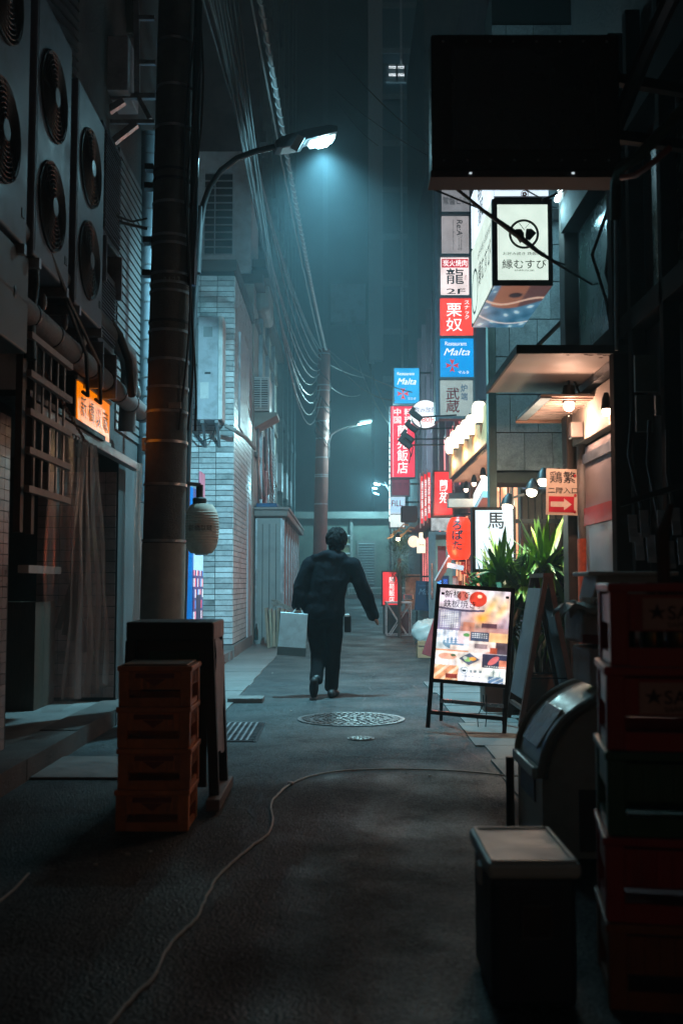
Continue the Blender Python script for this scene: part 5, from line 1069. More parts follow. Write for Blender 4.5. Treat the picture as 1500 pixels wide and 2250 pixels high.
upb = (lp_(0, 1) - lp_(0, 0)).normalized(); nb = RX.cross(upb)
cc = lp_(0, (Hb + Ht) / 2)
MB().obox(cc - nb * .02, (Wd, .03, (Ht - Hb) * 1.01), Matrix((RX, -nb, upb)).transposed()).build('light_case', MBF, mbd, local=True)
for (dx, dz, w_, h_) in ((0, (Ht - Hb) / 2, Wd + .03, .03), (0, -(Ht - Hb) / 2, Wd + .03, .03), (-Wd / 2, 0, .03, Ht - Hb), (Wd / 2, 0, .03, Ht - Hb)):
    MB().obox(cc + RX * dx + upb * dz + nb * .003, (w_, .034, h_), Matrix((RX, -nb, upb)).transposed()).build('frame', MBF, mbd, local=True)
def poster(U, V):
    N = len(U); C = np.zeros((N, 3)); C[:] = c(236, 232, 236); T_ = 1 - V
    def put(mask, col, a=1.): C[mask] = C[mask] * (1 - a) + np.array(col) * a
    top = T_ < .46
    g = np.clip((T_ - .2) / .26, 0, 1)
    put(top, c(226, 214, 222)); 
    m = top & (T_ > .22); C[m] = np.outer(1 - g[m], c(206, 196, 210)) + np.outer(g[m], c(150, 120, 130))
    fl = np.exp(-(((U - .78) / .25) ** 2 + ((T_ - .2 - .25 * (.8 - U)) / .14) ** 2)) * (.75 + .25 * np.sin(U * 31 + T_ * 23))
    m = top; C[m] = C[m] * (1 - .95 * fl[m])[:, None] + np.outer(.95 * fl[m], c(255, 200, 110))
    f2 = np.exp(-(((U - .62) / .12) ** 2 + ((T_ - .31) / .06) ** 2)); C[m] = C[m] * (1 - f2[m])[:, None] + np.outer(f2[m], c(255, 165, 60))
    put(top & ((U - .33) ** 2 / .012 + (T_ - .075) ** 2 / .006 < .5), c(214, 110, 100)); put(top & (((U - .55) / .125) ** 2 + ((T_ - .1) / .085) ** 2 < 1), c(206, 66, 50)); put(top & (((U - .57) / .03) ** 2 + ((T_ - .07) / .02) ** 2 < 1), c(255, 220, 190))
    put(top & (np.abs(T_ - .215 - .02 * np.sin(U * 4)) < .012) & (U < .65), c(84, 78, 100))
    put(top & (T_ > .36) & (U > .36) & (U < .52), c(206, 120, 70), .6); put(top & (U > .62) & (U < .84) & (T_ > .36) & (T_ < .42), c(88, 60, 68)); put(top & (T_ > .41), c(206, 150, 140), .5)
    put(top & (T_ > .24) & (U < .32), c(126, 130, 160), .8)
    tx = (np.sin(U * 190) > -.35) & (np.sin(T_ * 330) > .1)
    put(top & (T_ > .25) & (T_ < .44) & (U > .03) & (U < .3) & tx, c(245, 245, 250))
    m2 = (T_ > .46) & (T_ < .69)
    put(m2 & (U < .46), c(206, 216, 226)); put(m2 & (((U - .24) / .15) ** 2 + ((T_ - .6) / .06) ** 2 < 1), c(112, 146, 170)); put(m2 & (U > .3) & (U < .46) & (T_ < .6), c(228, 214, 214)); put(m2 & (((U - .42) / .05) ** 2 + ((T_ - .5) / .02) ** 2 < 1), c(88, 150, 90)); put(m2 & (U > .2) & (U < .46) & (T_ > .62) & (T_ < .665), c(240, 226, 216)); put(m2 & (U < .46) & (T_ > .67), c(226, 150, 110))
    put(m2 & (U < .3) & (T_ < .61) & (np.sin(U * 110) > 0) & (np.sin(T_ * 300) > 0), c(250, 252, 255)); 
    put(m2 & (U > .46), c(206, 160, 140)); put(m2 & (U > .48) & (U < .74) & (T_ < .56), c(70, 80, 104)); put(m2 & (U > .5) & (U < .72) & (T_ > .47) & (T_ < .53) & tx, c(240, 240, 245)); put(m2 & (U > .74) & (T_ < .56), c(240, 190, 140)); put(m2 & (T_ > .56) & (U > .46) & (T_ - .56 < .34 * (1 - U) + .02), c(236, 218, 206)); put(m2 & (T_ > .59) & (T_ < .64) & (U > .54) & (U < .72), c(150, 130, 130)); put(m2 & (U > .84) & (T_ > .56), c(90, 74, 84)); put(m2 & (U > .76) & (U < .86) & (T_ > .62), c(176, 84, 60))
    m3 = (T_ > .69) & (T_ < .84)
    put(m3, c(238, 226, 222)); put(m3 & (((U - .17) / .13) ** 2 + ((T_ - .745) / .035) ** 2 < 1), c(226, 168, 148)); put(m3 & (((U - .25) / .04) ** 2 + ((T_ - .73) / .015) ** 2 < 1), c(76, 104, 80)); put(m3 & (np.abs(U - .48) + np.abs(T_ - .76) * 2.2 < .15), c(92, 100, 124)); put(m3 & (((U - .46) / .05) ** 2 + ((T_ - .765) / .025) ** 2 < 1), c(150, 200, 130)); put(m3 & (((U - .53) / .05) ** 2 + ((T_ - .755) / .02) ** 2 < 1), c(244, 168, 80)); put(m3 & (((U - .42) / .03) ** 2 + ((T_ - .75) / .018) ** 2 < 1), c(222, 226, 226)); put(m3 & (U > .66), c(60, 62, 82)); put(m3 & (((U - .82 - (.76 - T_)) / .055) ** 2 + ((T_ - .76) / .05) ** 2 < 1), c(214, 110, 110)); put(m3 & (U > .9) & (T_ > .75), c(236, 140, 110)); put(m3 & (U > .7) & (T_ > .81) & tx, c(245, 245, 245)); put(m3 & (U < .28) & (T_ > .785) & (np.sin(U * 120) > 0), c(245, 245, 248))
    m4 = T_ > .84
    put(m4 & (U < .34), c(230, 164, 118)); put(m4 & (U < .34) & (np.sin(U * 40 + T_ * 60) > .4), c(250, 214, 180)); put(m4 & (U > .16) & (U < .33) & (T_ > .93) & (T_ < .98), c(140, 60, 50)); put(m4 & (U > .34), c(240, 244, 246))
    rr_ = ((U - .42) / .05) ** 2 + ((T_ - .885) / .037) ** 2; put(m4 & (rr_ < 1) & (rr_ > .7), c(70, 100, 120)); put(m4 & (rr_ < .35) & (np.abs(T_ - .887) < .012), c(50, 70, 80)); put(m4 & (U > .5) & (U < .7) & (np.abs(T_ - .89) < .014) & (np.sin(U * 90) > -.2), c(120, 140, 150)); put(m4 & (U > .36) & (U < .68) & (np.abs(T_ - .945) < .006) & (np.sin(U * 130) > 0), c(140, 156, 166))
    put(m4 & (U > .76) & (U < .97) & (T_ > .93), c(110, 140, 176)); put(m4 & (U > .76) & (U < .97) & (np.abs(np.sin(T_ * 70 + U * 30)) < .2), c(250, 250, 252)); put(m4 & (U > .76) & (U < .97) & (T_ < .93) & (T_ > .86) & ((np.sin(U * 70) > .9) | (np.sin(T_ * 130) > .9)), c(150, 170, 180))
    rs = np.random.RandomState(4); Nz = np.zeros(N)
    for k_ in range(26):
        f_ = rs.uniform(6, 70); a_ = rs.uniform(0, 6.28); Nz += np.sin(f_ * (U * np.cos(a_) + T_ * 1.3 * np.sin(a_)) + rs.uniform(0, 6.28) + 2 * np.sin(9 * U + k_) * np.sin(11 * T_)) / 26 ** .5
    C *= (1 + .22 * np.clip(Nz, -2, 2))[:, None]
    C[:, 0] *= 1 + .06 * np.sin(13 * U + 7 * T_); C[:, 2] *= 1 + .08 * np.sin(17 * T_ - 5 * U)
    return C
pw, phh = Wd - .035, (Ht - Hb) - .03
ps = sheet(mbd, 'poster', cc + nb * .0, pw, phh, 180, 250, poster, printed('poster_print', 1.3), RX, upb, local=True, off=.004, blur=2)
for s_, (dx, dz, w_, h_) in (('新橋で', (-.14, .315, .2, .06)), ('鉄板焼き。', (-.1, .24, .29, .06))):
    text(ps, s_, cc + RX * dx + upb * dz, w_, h_, pm('teal_ink', (.02, .06, .075), .6), RX, upb, bold=.012, local=True, off=.009)
for k_ in range(2): tag(MB().tube([P(1060 + 8 * k_, 1525, 8.3), P(1062 + 6 * k_, 1545, 8.35), P(1048 + 20 * k_, 1575, 8.4), P(1050 + 16 * k_, 1600, 8.45), P(1075 + 5 * k_, 1605, 8.3)], .004, 5).build('power_cord', RUBBER, smooth=True), ['left thin cord dangling below the lit menu stand', 'right thin cord dangling below the lit menu stand'][k_], 'cord')

# ------------------------------------------------------------------ brown A-frame board
af = T('a_frame_board', 'brown wooden A-frame board seen edge-on behind the lit menu', 'A-frame board', (1.66, 8.75, .012))
for s in (-1, 1):
    for y in (-.3, .3): MB().bar((s * .235, y, 0), (s * .012, y, 1.2), .04, .035, (0, 1, 0)).build('leg', BROWN, af, local=True)
    MB().bar((s * .21, -.3, .14), (s * .21, .3, .14), .03, .03).build('rail', BROWN, af, local=True)
    a_ = math.atan2(.223, 1.2); MB().obox((s * .13, 0, .66), (.012, .56, .9), Matrix.Rotation(-s * a_, 3, 'Y')).build('panel', pm('slate_panel', (.09, .08, .085), .5, var=.25, scale=4, dirt=(.2, .19, .18), damt=.3), af, local=True)
MB().box(-.04, .04, -.32, .32, 1.19, 1.225).build('ridge', BROWN, af, local=True)
for y in (-.25, .25): MB().bar((-.16, y, .38), (.16, y, .38), .012, .012).build('stay', DARK, af, local=True)

# ------------------------------------------------------------------ yuccas in planters
LEAFM = []
for nm, col in (('yucca_green', (.06, .16, .03)), ('yucca_light', (.17, .32, .035)), ('yucca_dark', (.03, .10, .045)), ('yucca_dry', (.2, .17, .10))): LEAFM.append(pm(nm, col, .42, var=.25, scale=5, rnd=.25))
def leaf_mesh(L, w, bend, mat):
    V = []; n = 6
    for i in range(n + 1):
        t = i / n; ww = w * (.55 + .9 * t) * (1 - t) ** .55 if t < .999 else .0008; z = L * t - bend * .25 * t * t * L; y = bend * L * t * t * .6
        V += [(-ww, y, z), (0, y + ww * .35, z), (ww, y, z)]
    f = []
    for i in range(n): k = 3 * i; f += [(k, k + 1, k + 4, k + 3), (k + 1, k + 2, k + 5, k + 4)]
    m = MB(); m.add(V, f); me = m.mesh('leaf', (0, 0, 0), True); me.materials.append(mat); return me
LV = [[leaf_mesh(1, .072, b, m) for b in (.05, .3, .7, 1.2)] for m in LEAFM]
def yucca(label, base, heads, rng):
    t = T('yucca_plant', label, 'plant', base)
    MB().prism([(-.2, -.16), (.2, -.16), (.2, .16), (-.2, .16)], Vector(base) + Vector((0, 0, .0)), (1, 0, 0), (0, 1, 0), (0, 0, .34)).build('planter', pm('planter_brown', (.1, .06, .045), .7), t, bevel=.01)
    MB().box(base[0] - .18, base[0] + .18, base[1] - .14, base[1] + .14, .33, .345).build('soil', pm('soil', (.03, .022, .018), .95), t)
    for (hx, hz, L, cnt, bright) in heads:
        c_ = Vector((base[0] + hx, base[1] + rng.uniform(-.1, .1), hz))
        MB().tube([(base[0] + hx * .3, base[1], .3), (base[0] + hx * .7, base[1], hz * .6), c_], [.03, .026, .022], 8).build('stem', WOODD, t, smooth=True)
        for i in range(cnt):
            th = rng.uniform(0, 6.283); el = rng.betavariate(1.3, 1.5) * 2.15
            b = 0 if el < .6 else (1 if el < 1.1 else (2 if el < 1.6 else 3))
            r_ = rng.random(); mi = (1 if r_ < bright else (0 if r_ < .75 else 2)) if el < 1.75 else (3 if r_ < .45 else 2)
            q = Euler((el * -1, 0, 0)).to_matrix(); R = Matrix.Rotation(th, 3, 'Z') @ q
            s_ = L * rng.uniform(.7, 1.1)
            piece('leaf', LV[mi][b], t, c_ - Vector(base) + Vector((0, 0, rng.uniform(-.12, .04))), (R @ Matrix.Rotation(rng.uniform(-.4, .4), 3, 'Z')).to_euler(), (s_ * rng.uniform(.85, 1.2), s_, s_))
rg_ = random.Random(5)
yucca('tall yucca with bright upright leaves between arrow sign and A-frame', (1.84, 9.5, 0), [(.0, 1.32, .5, 80, .6), (-.18, 1.1, .47, 70, .45), (.16, 1.05, .45, 66, .35), (.0, .8, .42, 60, .2)], rg_)
yucca('lower dark yucca in front of the white brush sign', (1.47, 9.55, 0), [(-.02, 1.2, .47, 80, .2), (-.1, 1.0, .45, 70, .15), (.12, 1.1, .42, 70, .3), (.02, .8, .42, 60, .1)], rg_)

# ------------------------------------------------------------------ clutter along the right further in
t_, f_ = panel('red_floor_sign', 'red standing lightbox sign with white characters beside the folding table', 841, 1257, 880, 1329, 24.5, em('red_floor_face', c(236, 44, 50), .95), BLACK, .2)
tt(f_, '蘭\n苑\n飯\n店', 860, 1296, 12, 56, WG, Y=24.497, bold=.02); tt(f_, '中\n国\n料\n理', 875, 1280, 4, 26, WG, Y=24.497)
p = P(860, 1380, 24.6); MB().box(p.x - .2, p.x + .2, 24.5, 24.7, 0, P(0, 1329, 24.5).z).build('foot', BLACK, t_)
ft_ = T('folding_table', 'chrome folding table with crossed legs beside the red floor sign', 'table', P(873, 1395, 23.6))
a, b = P(846, 1322, 23.3), P(903, 1322, 23.3); zt = .74
MB().box(a.x, b.x, 23.0, 23.7, zt - .02, zt + .02).build('top', pm('table_paint', (.6, .63, .64), .35, .2), ft_, bevel=.008)
for y in (23.05, 23.65):
    MB().tube([(a.x + .03, y, zt - .02), (b.x - .1, y, .03)], .013, 6).build('leg', pm('table_paint', (.6, .63, .64), .35, .2), ft_); MB().tube([(b.x - .03, y, zt - .02), (a.x + .1, y, .03)], .013, 6).build('leg', pm('table_paint', (.6, .63, .64), .35, .2), ft_)
    MB().tube([(a.x + .02, y, zt), (a.x + .02, y, .03), (b.x - .02, y, .03), (b.x - .02, y, zt)], .013, 6).build('hoop', pm('table_paint', (.6, .63, .64), .35, .2), ft_)
tag(MB().obox(P(897, 1312, 23.3), (.2, .2, .12)).build('table_tray', CHROME, bevel=.02), 'small metal tray on the folding table', 'tray')
tag(MB().obox((P(888, 1365, 24).x, 24.0, .27), (.3, .3, .5)).build('red_bag', pm('dark_red', (.12, .03, .03), .7), bevel=.06), 'dark red bag slumped under the folding table', 'bag')
tag(MB().box(P(884, 0, 25).x, P(915, 0, 25).x, 24.9, 24.93, .55, P(0, 1262, 25).z).build('tan_notice', pm('tan_notice', (.5, .33, .22), .6, var=.4, scale=9)), 'tan printed notice board behind the folding table', 'notice')
mbl = T('blue_chalk_board', 'dark blue Malta menu board leaning beside the folding table', 'board', P(935, 1340, 20), None)
p, q = P(912, 1342, 20), P(958, 1277, 20); R = Matrix.Rotation(.06, 3, 'Y'); ctr = (p + q) / 2
MB().obox(ctr, (q.x - p.x, .03, q.z - p.z), R).build('panel', pm('navy_panel', (.012, .045, .11), .45, var=.2), mbl); tt(mbl, 'Malta', 937, 1300, 36, 13, pm('chalk_blue', (.2, .34, .45), .7), Y=19.97, shear=.35); tt(mbl, 'Restaurant', 934, 1286, 32, 5, pm('chalk_blue2', (.1, .2, .3), .7), Y=19.97)
for s in (-1, 1): MB().bar((ctr.x + s * .17, 20.02, p.z), (ctr.x + s * .19, 20.1, 0), .03, .03).build('leg', DARK, mbl)
ng = T('blue_neon_board', 'narrow board edged in blue dotted lights behind the menu stand', 'sign', P(975, 1330, 15))
p, q = P(962, 1330, 15), P(986, 1265, 15); MB().box(p.x, q.x, 15, 15.06, p.z - .3, q.z).build('panel', pm('neon_panel', (.01, .02, .05), .5), ng)
for i in range(13): z = p.z + (q.z - p.z) * i / 12; MB().obox((p.x + .02, 14.99, z), (.05, .02, .02), Matrix.Rotation(.5, 3, 'Y')).build('diode', em('neon_blue', c(70, 150, 255), 1.6), ng)
text(ng, '焼酎\n日本酒', ((p.x + q.x) / 2 + .03, 15, q.z - .12), .09, .15, em('neon_blue2', c(60, 120, 240), .9))
for s in (0, 1): x = P(946 + 12 * s, 0, 14.2).x; tag(MB().obox((x, 14.2 + .1 * s, .5), (.14, .05, .66), Matrix.Rotation(.33, 3, 'Y')).build('folded_board', pm('maroon_board', (.3, .06, .065), .45, .1, rnd=.2), bevel=.006), ['left leaning maroon folded board behind the menu stand', 'right leaning maroon folded board behind the menu stand'][s], 'board')
cbx = T('cardboard_box', 'printed cardboard box on the road left of the menu stand', 'box', (P(936, 1440, 16.5).x, 16.5, 0))
p, q = P(917, 1442, 16.4), P(957, 1408, 16.4); MB().box(p.x, q.x, 16.4, 16.75, .0, q.z).build('carton', pm('cardboard', (.42, .27, .15), .8, var=.12, dirt=(.3, .18, .1)), cbx, bevel=.006); tt(cbx, 'ポッ', 941, 1432, 22, 9, pm('carton_ink', (.1, .06, .04), .7), Y=16.395, bold=.02); MB().box(p.x + .01, q.x - .01, 16.394, 16.4, q.z - .09, q.z - .075).build('tape', pm('carton_ink', (.1, .06, .04), .7), cbx)
bgm = MB().ell((P(930, 0, 16.5).x + .02, 16.55, .4), .26, .18, .2, 26, 16); bo = bgm.build('plastic_bag', pm('white_plastic', (.55, .6, .58), .35, var=.1), smooth=True); bo.location.z -= .0
dm = bo.modifiers.new('crumple', 'DISPLACE'); tx_ = bpy.data.textures.new('crumple', 'CLOUDS'); tx_.noise_scale = .12; dm.texture = tx_; dm.strength = .16; tag(bo, 'crumpled white plastic bag resting on the cardboard box', 'bag')
gd = T('glazed_door', 'blue-grey framed glass door of the lantern bar', 'door', (P(960, 0, 18).x, 18, 0))
x0d, x1d = P(934, 0, 18).x, P(992, 0, 18).x; ztd = P(0, 1168, 18).z; DB = pm('door_blue', (.13, .18, .2), .5)
MB().box(x0d, x0d + .12, 18, 18.06, 0, ztd).build('stile', DB, gd); MB().box(x1d - .06, x1d, 18, 18.06, 0, ztd).build('stile', DB, gd); MB().box(x0d, x1d, 17.995, 18.06, ztd - .14, ztd).build('top_rail', DB, gd); MB().box(x0d, x1d, 17.995, 18.06, 0, .5).build('bottom_rail', pm('door_white', (.4, .45, .45), .5), gd)
MB().box(x0d + .12, x1d - .06, 18.03, 18.04, .5, ztd - .14).build('pane', em('door_glow', c(104, 138, 134), .55, mottled=.35, scale=5), gd)
MB().box(x0d + .16, x0d + .3, 18.02, 18.03, 1.35, 1.8).build('poster', pm('red_poster', (.4, .05, .06), .6), gd); MB().box(x0d + .04, x0d + .07, 17.96, 18, .9, 1.5).build('handle', CHROME, gd)
bls = T('bottle_sign', 'cream glowing bottle-shaped sign beside the glass door', 'sign', P(925, 1215, 19))
p = P(925, 1215, 19); s_ = 19 / F; MB().prism([(x * s_, z * s_) for x, z in ((-9, 0), (9, 0), (9, 28), (4, 34), (4, 45), (-4, 45), (-4, 34), (-9, 28))], p, (1, 0, 0), (0, 0, 1), (0, .08, 0)).build('face', em('bottle_glow', (1, .82, .6), 1.1), bls); tt(bls, 'Dining', 925, 1197, 13, 6, INKG, Y=18.995); MB().box(p.x - .01, p.x + .01, 19.03, 19.05, p.z - .45, p.z).build('stem', DARK, bls)
dl = P(908, 1190, 19.6); tag(MB().lathe([(.11, 0), (.1, .02), (.02, .05)], dl, 18, (.3, -1, -.1)).build('dish_lamp', em('dish_warm', (1, .7, .5), 1.2)), 'round dish lamp just left of the bottle sign', 'lamp')
fp = T('palm_shrub', 'dark bushy shrub with string lights below the small signs', 'shrub', (P(872, 0, 22.5).x, 22.5, 0))
MB().tube([(fp.location.x, 22.5, 0), (fp.location.x, 22.5, 1.7)], .04, 8).build('trunk', WOODD, fp)
fo = MB(); rr = random.Random(8)
for i in range(1500):
    u_ = Vector((rr.gauss(0, 1), rr.gauss(0, 1), rr.gauss(0, 1))).normalized(); rad = rr.uniform(.25, 1) ** .6; p = Vector((fp.location.x + .02 + u_.x * .32 * rad, 22.5 + u_.y * .3 * rad, 1.72 + u_.z * .58 * rad)); d_ = (u_ + Vector((rr.uniform(-.5, .5), rr.uniform(-.5, .5), rr.uniform(-.2, .5)))).normalized(); s_ = d_.cross(UZ)
    s_ = s_.normalized() * .008 if s_.length > .01 else RX * .008; L = rr.uniform(.08, .17); fo.add([p - s_, p + s_, p + d_ * L], [(0, 1, 2)])
fo.build('foliage', pm('far_leaf', (.035, .085, .05), .6, var=.4, scale=4), fp, kind='stuff')
sgl = P(874, 1181, 22.1); bulb_lamp('string_bulb', 'warm bare bulb glowing over the dark shrub', sgl, 14, (1, .72, .42), .04, False, (0, -.3, -1), 16)
for i in range(5): a_ = P(862 + 7 * i, 1178 - 7 * (i % 3), 22.2); tag(MB().tube([a_ + Vector((-.12, 0, -.05)), a_, a_ + Vector((.1, 0, .12)), a_ + Vector((.2, .05, .1))], .016, 6).build('driftwood_twig', pm('amber_twig', (.4, .25, .12), .5)), 'amber lit twig bent around the warm bulb', 'twig', 'twigs around the warm bulb')
tag(MB().obox(P(898, 1130, 23), (.35, .4, .35)).build('dark_awning', pm('awning_dark', (.05, .04, .05), .7), bevel=.03), 'dark awning corner above the shrub and bulb', 'awning')
mlp = T('wood_post_cluster', 'weathered timber posts under the red lantern', 'posts', (P(1005, 0, 13.4).x, 13.4, 0))
for i in range(6): x = P(988 + i * 9, 0, 13.4).x; MB().tube([(x, 13.4 + .06 * (i % 2), 0), (x + .01, 13.4, 1.25 - .06 * (i % 3))], .035, 10).build('timber', pm('grey_timber', (.22, .16, .14), .8, rnd=.3, var=.3), mlp)
tag(MB().obox(P(1000, 1245, 12.8), (.2, .02, .06), Matrix.Rotation(.2, 3, 'Y')).build('paper_strip', WHITEP), 'slanted white paper strip under the red lantern', 'paper'); a, b = P(960, 1275, 13.6), P(990, 1222, 13.2); tag(MB().bar(a, b, .07, .03).build('white_baton', WHITEP), 'white slanted tube leaning below the red lantern', 'tube')

# ------------------------------------------------------------------ left foreground: crates and stand
ORG = pm('crate_orange', (.58, .18, .05), .5, var=.3, scale=6, dirt=(.12, .05, .025), dscale=5, damt=.7, rnd=.12)
def crate(name, label, cx, cy_, z0, w, d, h, mat, group, print_=None, rz=0):
    t = T(name, label, 'crate', (cx, cy_, z0), group, (0, 0, rz)); th = .014; L = True
    for s in (-1, 1):
        for u in (-1, 1): MB().box(s * w / 2 - (.05 if s > 0 else 0), s * w / 2 + (.05 if s < 0 else 0), u * d / 2 - (.05 if u > 0 else 0), u * d / 2 + (.05 if u < 0 else 0), 0, h - .02).build('corner_post', mat, t, local=True, bevel=.006)
    for u in (-1, 1):
        y0, y1 = (-d / 2 + .006, -d / 2 + .006 + th) if u < 0 else (d / 2 - .006 - th, d / 2 - .006)
        MB().box(-w / 2 + .05, w / 2 - .05, y0, y1, h * .42, h * .86).build('end_panel', mat, t, local=True); MB().box(-w / 2 + .05, w / 2 - .05, y0, y1, 0, h * .22).build('lower_panel', mat, t, local=True)
    for u in (-1, 1):
        x0, x1 = (-w / 2 + .006, -w / 2 + .006 + th) if u < 0 else (w / 2 - .006 - th, w / 2 - .006)
        MB().box(x0, x1, -d / 2 + .05, d / 2 - .05, h * .5, h * .86).build('side_panel', mat, t, local=True); MB().box(x0, x1, -d / 2 + .05, d / 2 - .05, 0, h * .14).build('lower_panel', mat, t, local=True)
    rme = mesh_of(MB().box(-.005, .005, -.004, .0, -h * .2, h * .2), 'rib', mat)
    for i in range(9):
        for u in (-1, 1): piece('rib', rme, t, (-w * .36 + w * .72 * i / 8, u * (d / 2 - .006) + (.004 if u > 0 else 0), h * .64))
    for i in range(5): piece('rib', rme, t, (w / 2 - .006, -d * .3 + d * .6 * i / 4, h * .68), (0, 0, math.pi / 2), (1, 1, .75))
    rim = MB()
    for (a0, a1, b0, b1) in ((-w / 2 - .006, w / 2 + .006, -d / 2 - .006, -d / 2 + .02), (-w / 2 - .006, w / 2 + .006, d / 2 - .02, d / 2 + .006), (-w / 2 - .006, -w / 2 + .02, -d / 2 + .02, d / 2 - .02), (w / 2 - .02, w / 2 + .006, -d / 2 + .02, d / 2 - .02)): rim.box(a0, a1, b0, b1, h - .024, h)
    rim.build('rim', mat, t, local=True, bevel=.004)
    MB().box(-w / 2 + .02, w / 2 - .02, -d / 2 + .02, d / 2 - .02, .004, .014).build('base', mat, t, local=True)
    if print_: print_(t, w, d, h)
    return t
def relief(t, w, d, h):
    MB().box(-w * .27, w * .27, -d / 2 + .001, -d / 2 + .006, h * .7, h * .82).build('raised_band', pm('crate_red', (.2, .035, .02), .5, var=.3), t, local=True)
    MB().prism([(-.05, .0), (.05, .0), (.0, -.035)], (0, -d / 2 + .001, h * .68), (1, 0, 0), (0, 0, 1), (0, .005, 0)).build('raised_mark', pm('crate_red', (.2, .035, .02), .5), t, local=True)
labs = ['bottom orange crate of the stack on the left', 'second orange crate from the bottom on the left', 'third orange crate from the bottom on the left', 'topmost orange crate of the stack on the left']
for i in range(4): crate('orange_crate', labs[i], -.875 + (-.004, .003, -.002, .002)[i], 5.1, .004 + i * .191, .338, .32, .189, ORG, 'orange crates stacked on the left', relief)
tcov = tag(MB().box(-1.03, -.72, 4.95, 5.25, .765, .775).build('crate_lid', pm('lid_tan', (.2, .11, .05), .6, var=.3), bevel=.004), 'thin tan lid on the topmost orange crate', 'lid')
bst = T('black_sign_stand', 'black sign stand with slab top behind the orange crates', 'sign stand', (-.88, 5.6, 0))
MB().box(-1.10, -.655, 5.38, 5.86, .86, .955).build('top_slab', BLACK, bst, bevel=.008)
MB().box(-.66, -.652, 5.4, 5.84, .865, .95).build('slab_end', pm('pinkish_end', (.4, .3, .29), .6, var=.3, scale=12), bst)  # pink light falling on the slab end is put into its colour
MB().box(-1.07, -.70, 5.5, 5.53, .1, .86).build('face_panel', pm('dark_face', (.012, .013, .013), .4), bst)
MB().box(-1.0, -.74, 5.49, 5.5, .66, .80).build('green_panel', pm('green_panel', (.012, .06, .025), .6), bst)
for y in (5.42, 5.82): MB().bar((-.68, y, .86), (-.645, y, .04), .05, .05, (0, 1, 0)).build('leg', BLACK, bst); MB().bar((-1.08, y, .86), (-1.1, y, .04), .05, .05, (0, 1, 0)).build('leg', BLACK, bst)
MB().obox((-.64, 5.62, .05), (.07, .66, .06)).build('foot', pm('foot_wood', (.16, .13, .12), .6), bst, bevel=.008)
MB().obox((-1.09, 5.62, .05), (.07, .6, .06)).build('foot', BLACK, bst)
sd = MB(); nn = 14
for j in range(nn + 1):
    for i in range(7): t_ = j / nn; sd.v.append((-.652 + .006 * math.sin(i * 1.9 + j * .7) + .012 * t_, 5.44 + i * .062 + .006 * math.sin(j * 1.1), .86 - .6 * t_ + .02 * math.sin(i)))
for j in range(nn):
    for i in range(6): k = j * 7 + i; sd.f.append((k, k + 1, k + 8, k + 7))
sd.build('side_sheet', pm('worn_poster', (.4, .33, .33), .5, var=.35, scale=7, dirt=(.12, .1, .1), dscale=6), bst, smooth=True)
# white cord across the road
cpx = [(250, 2236), (300, 2175), (345, 2130), (380, 2065), (405, 2035), (440, 2003), (460, 1958), (485, 1915), (520, 1882), (555, 1852), (590, 1826), (602, 1800), (598, 1775), (600, 1755), (618, 1735), (640, 1718), (680, 1702), (730, 1692), (800, 1687), (880, 1686), (960, 1688), (1030, 1692), (1080, 1697), (1122, 1700)]
cp_ = []
for px, py in cpx: Y = 2645 / (py - 1283); cp_.append(Vector(((px - 750) / F * Y, Y, .008)))
sm = []
for i in range(len(cp_) - 1):
    p0_, p1_, p2_, p3_ = cp_[max(i - 1, 0)], cp_[i], cp_[i + 1], cp_[min(i + 2, len(cp_) - 1)]
    for k_ in range(5): t_ = k_ / 5; sm.append(.5 * ((2 * p1_) + (p2_ - p0_) * t_ + (2 * p0_ - 5 * p1_ + 4 * p2_ - p3_) * t_ ** 2 + (3 * p1_ - p0_ - 3 * p2_ + p3_) * t_ ** 3) + Vector((random.uniform(-.003, .003), 0, 0)))
sm.append(cp_[-1])
wc = T('extension_cord', 'white extension cord snaking across the road', 'cord', cp_[0]); MB().tube(sm, .0055, 6).build('cord', pm('cord_white', (.5, .48, .44), .6, var=.15), wc, smooth=True); MB().ell(cp_[15] + Vector((0, 0, .004)), .02, .02, .012, 10, 6).build('joint', pm('cord_joint', (.55, .45, .42), .6), wc, smooth=True)
a, b = Vector((-1.02, 3.4, .006)), Vector((-.985, 3.95, .006)); a = Vector(((0 - 750) / F * 2645 / (1980 - 1283), 2645 / (1980 - 1283), .006)); b = Vector(((78 - 750) / F * 2645 / (1908 - 1283), 2645 / (1908 - 1283), .006)); tag(MB().tube([a, a.lerp(b, .5) + Vector((.01, 0, 0)), b], .005, 6).build('rope_end', pm('cord_white', (.5, .48, .44), .6)), 'short end of pale rope at the lower left edge', 'rope')
lm = pm('litter_paper', (.35, .35, .33), .7)
for i, (px, py) in enumerate(((290, 1868), (338, 1862), (222, 1890), (505, 1720), (640, 1560), (940, 1700), (985, 1420), (600, 1478), (470, 1502))):
    Y = 2645 / (py - 1283); x = (px - 750) / F * Y; tag(MB().obox((x, Y, .008), (.02, .014, .006), Matrix.Rotation(i, 3, 'Z')).build('litter_scrap', lm), 'tiny pale scrap of litter on the road', 'litter', 'litter scraps on the road')

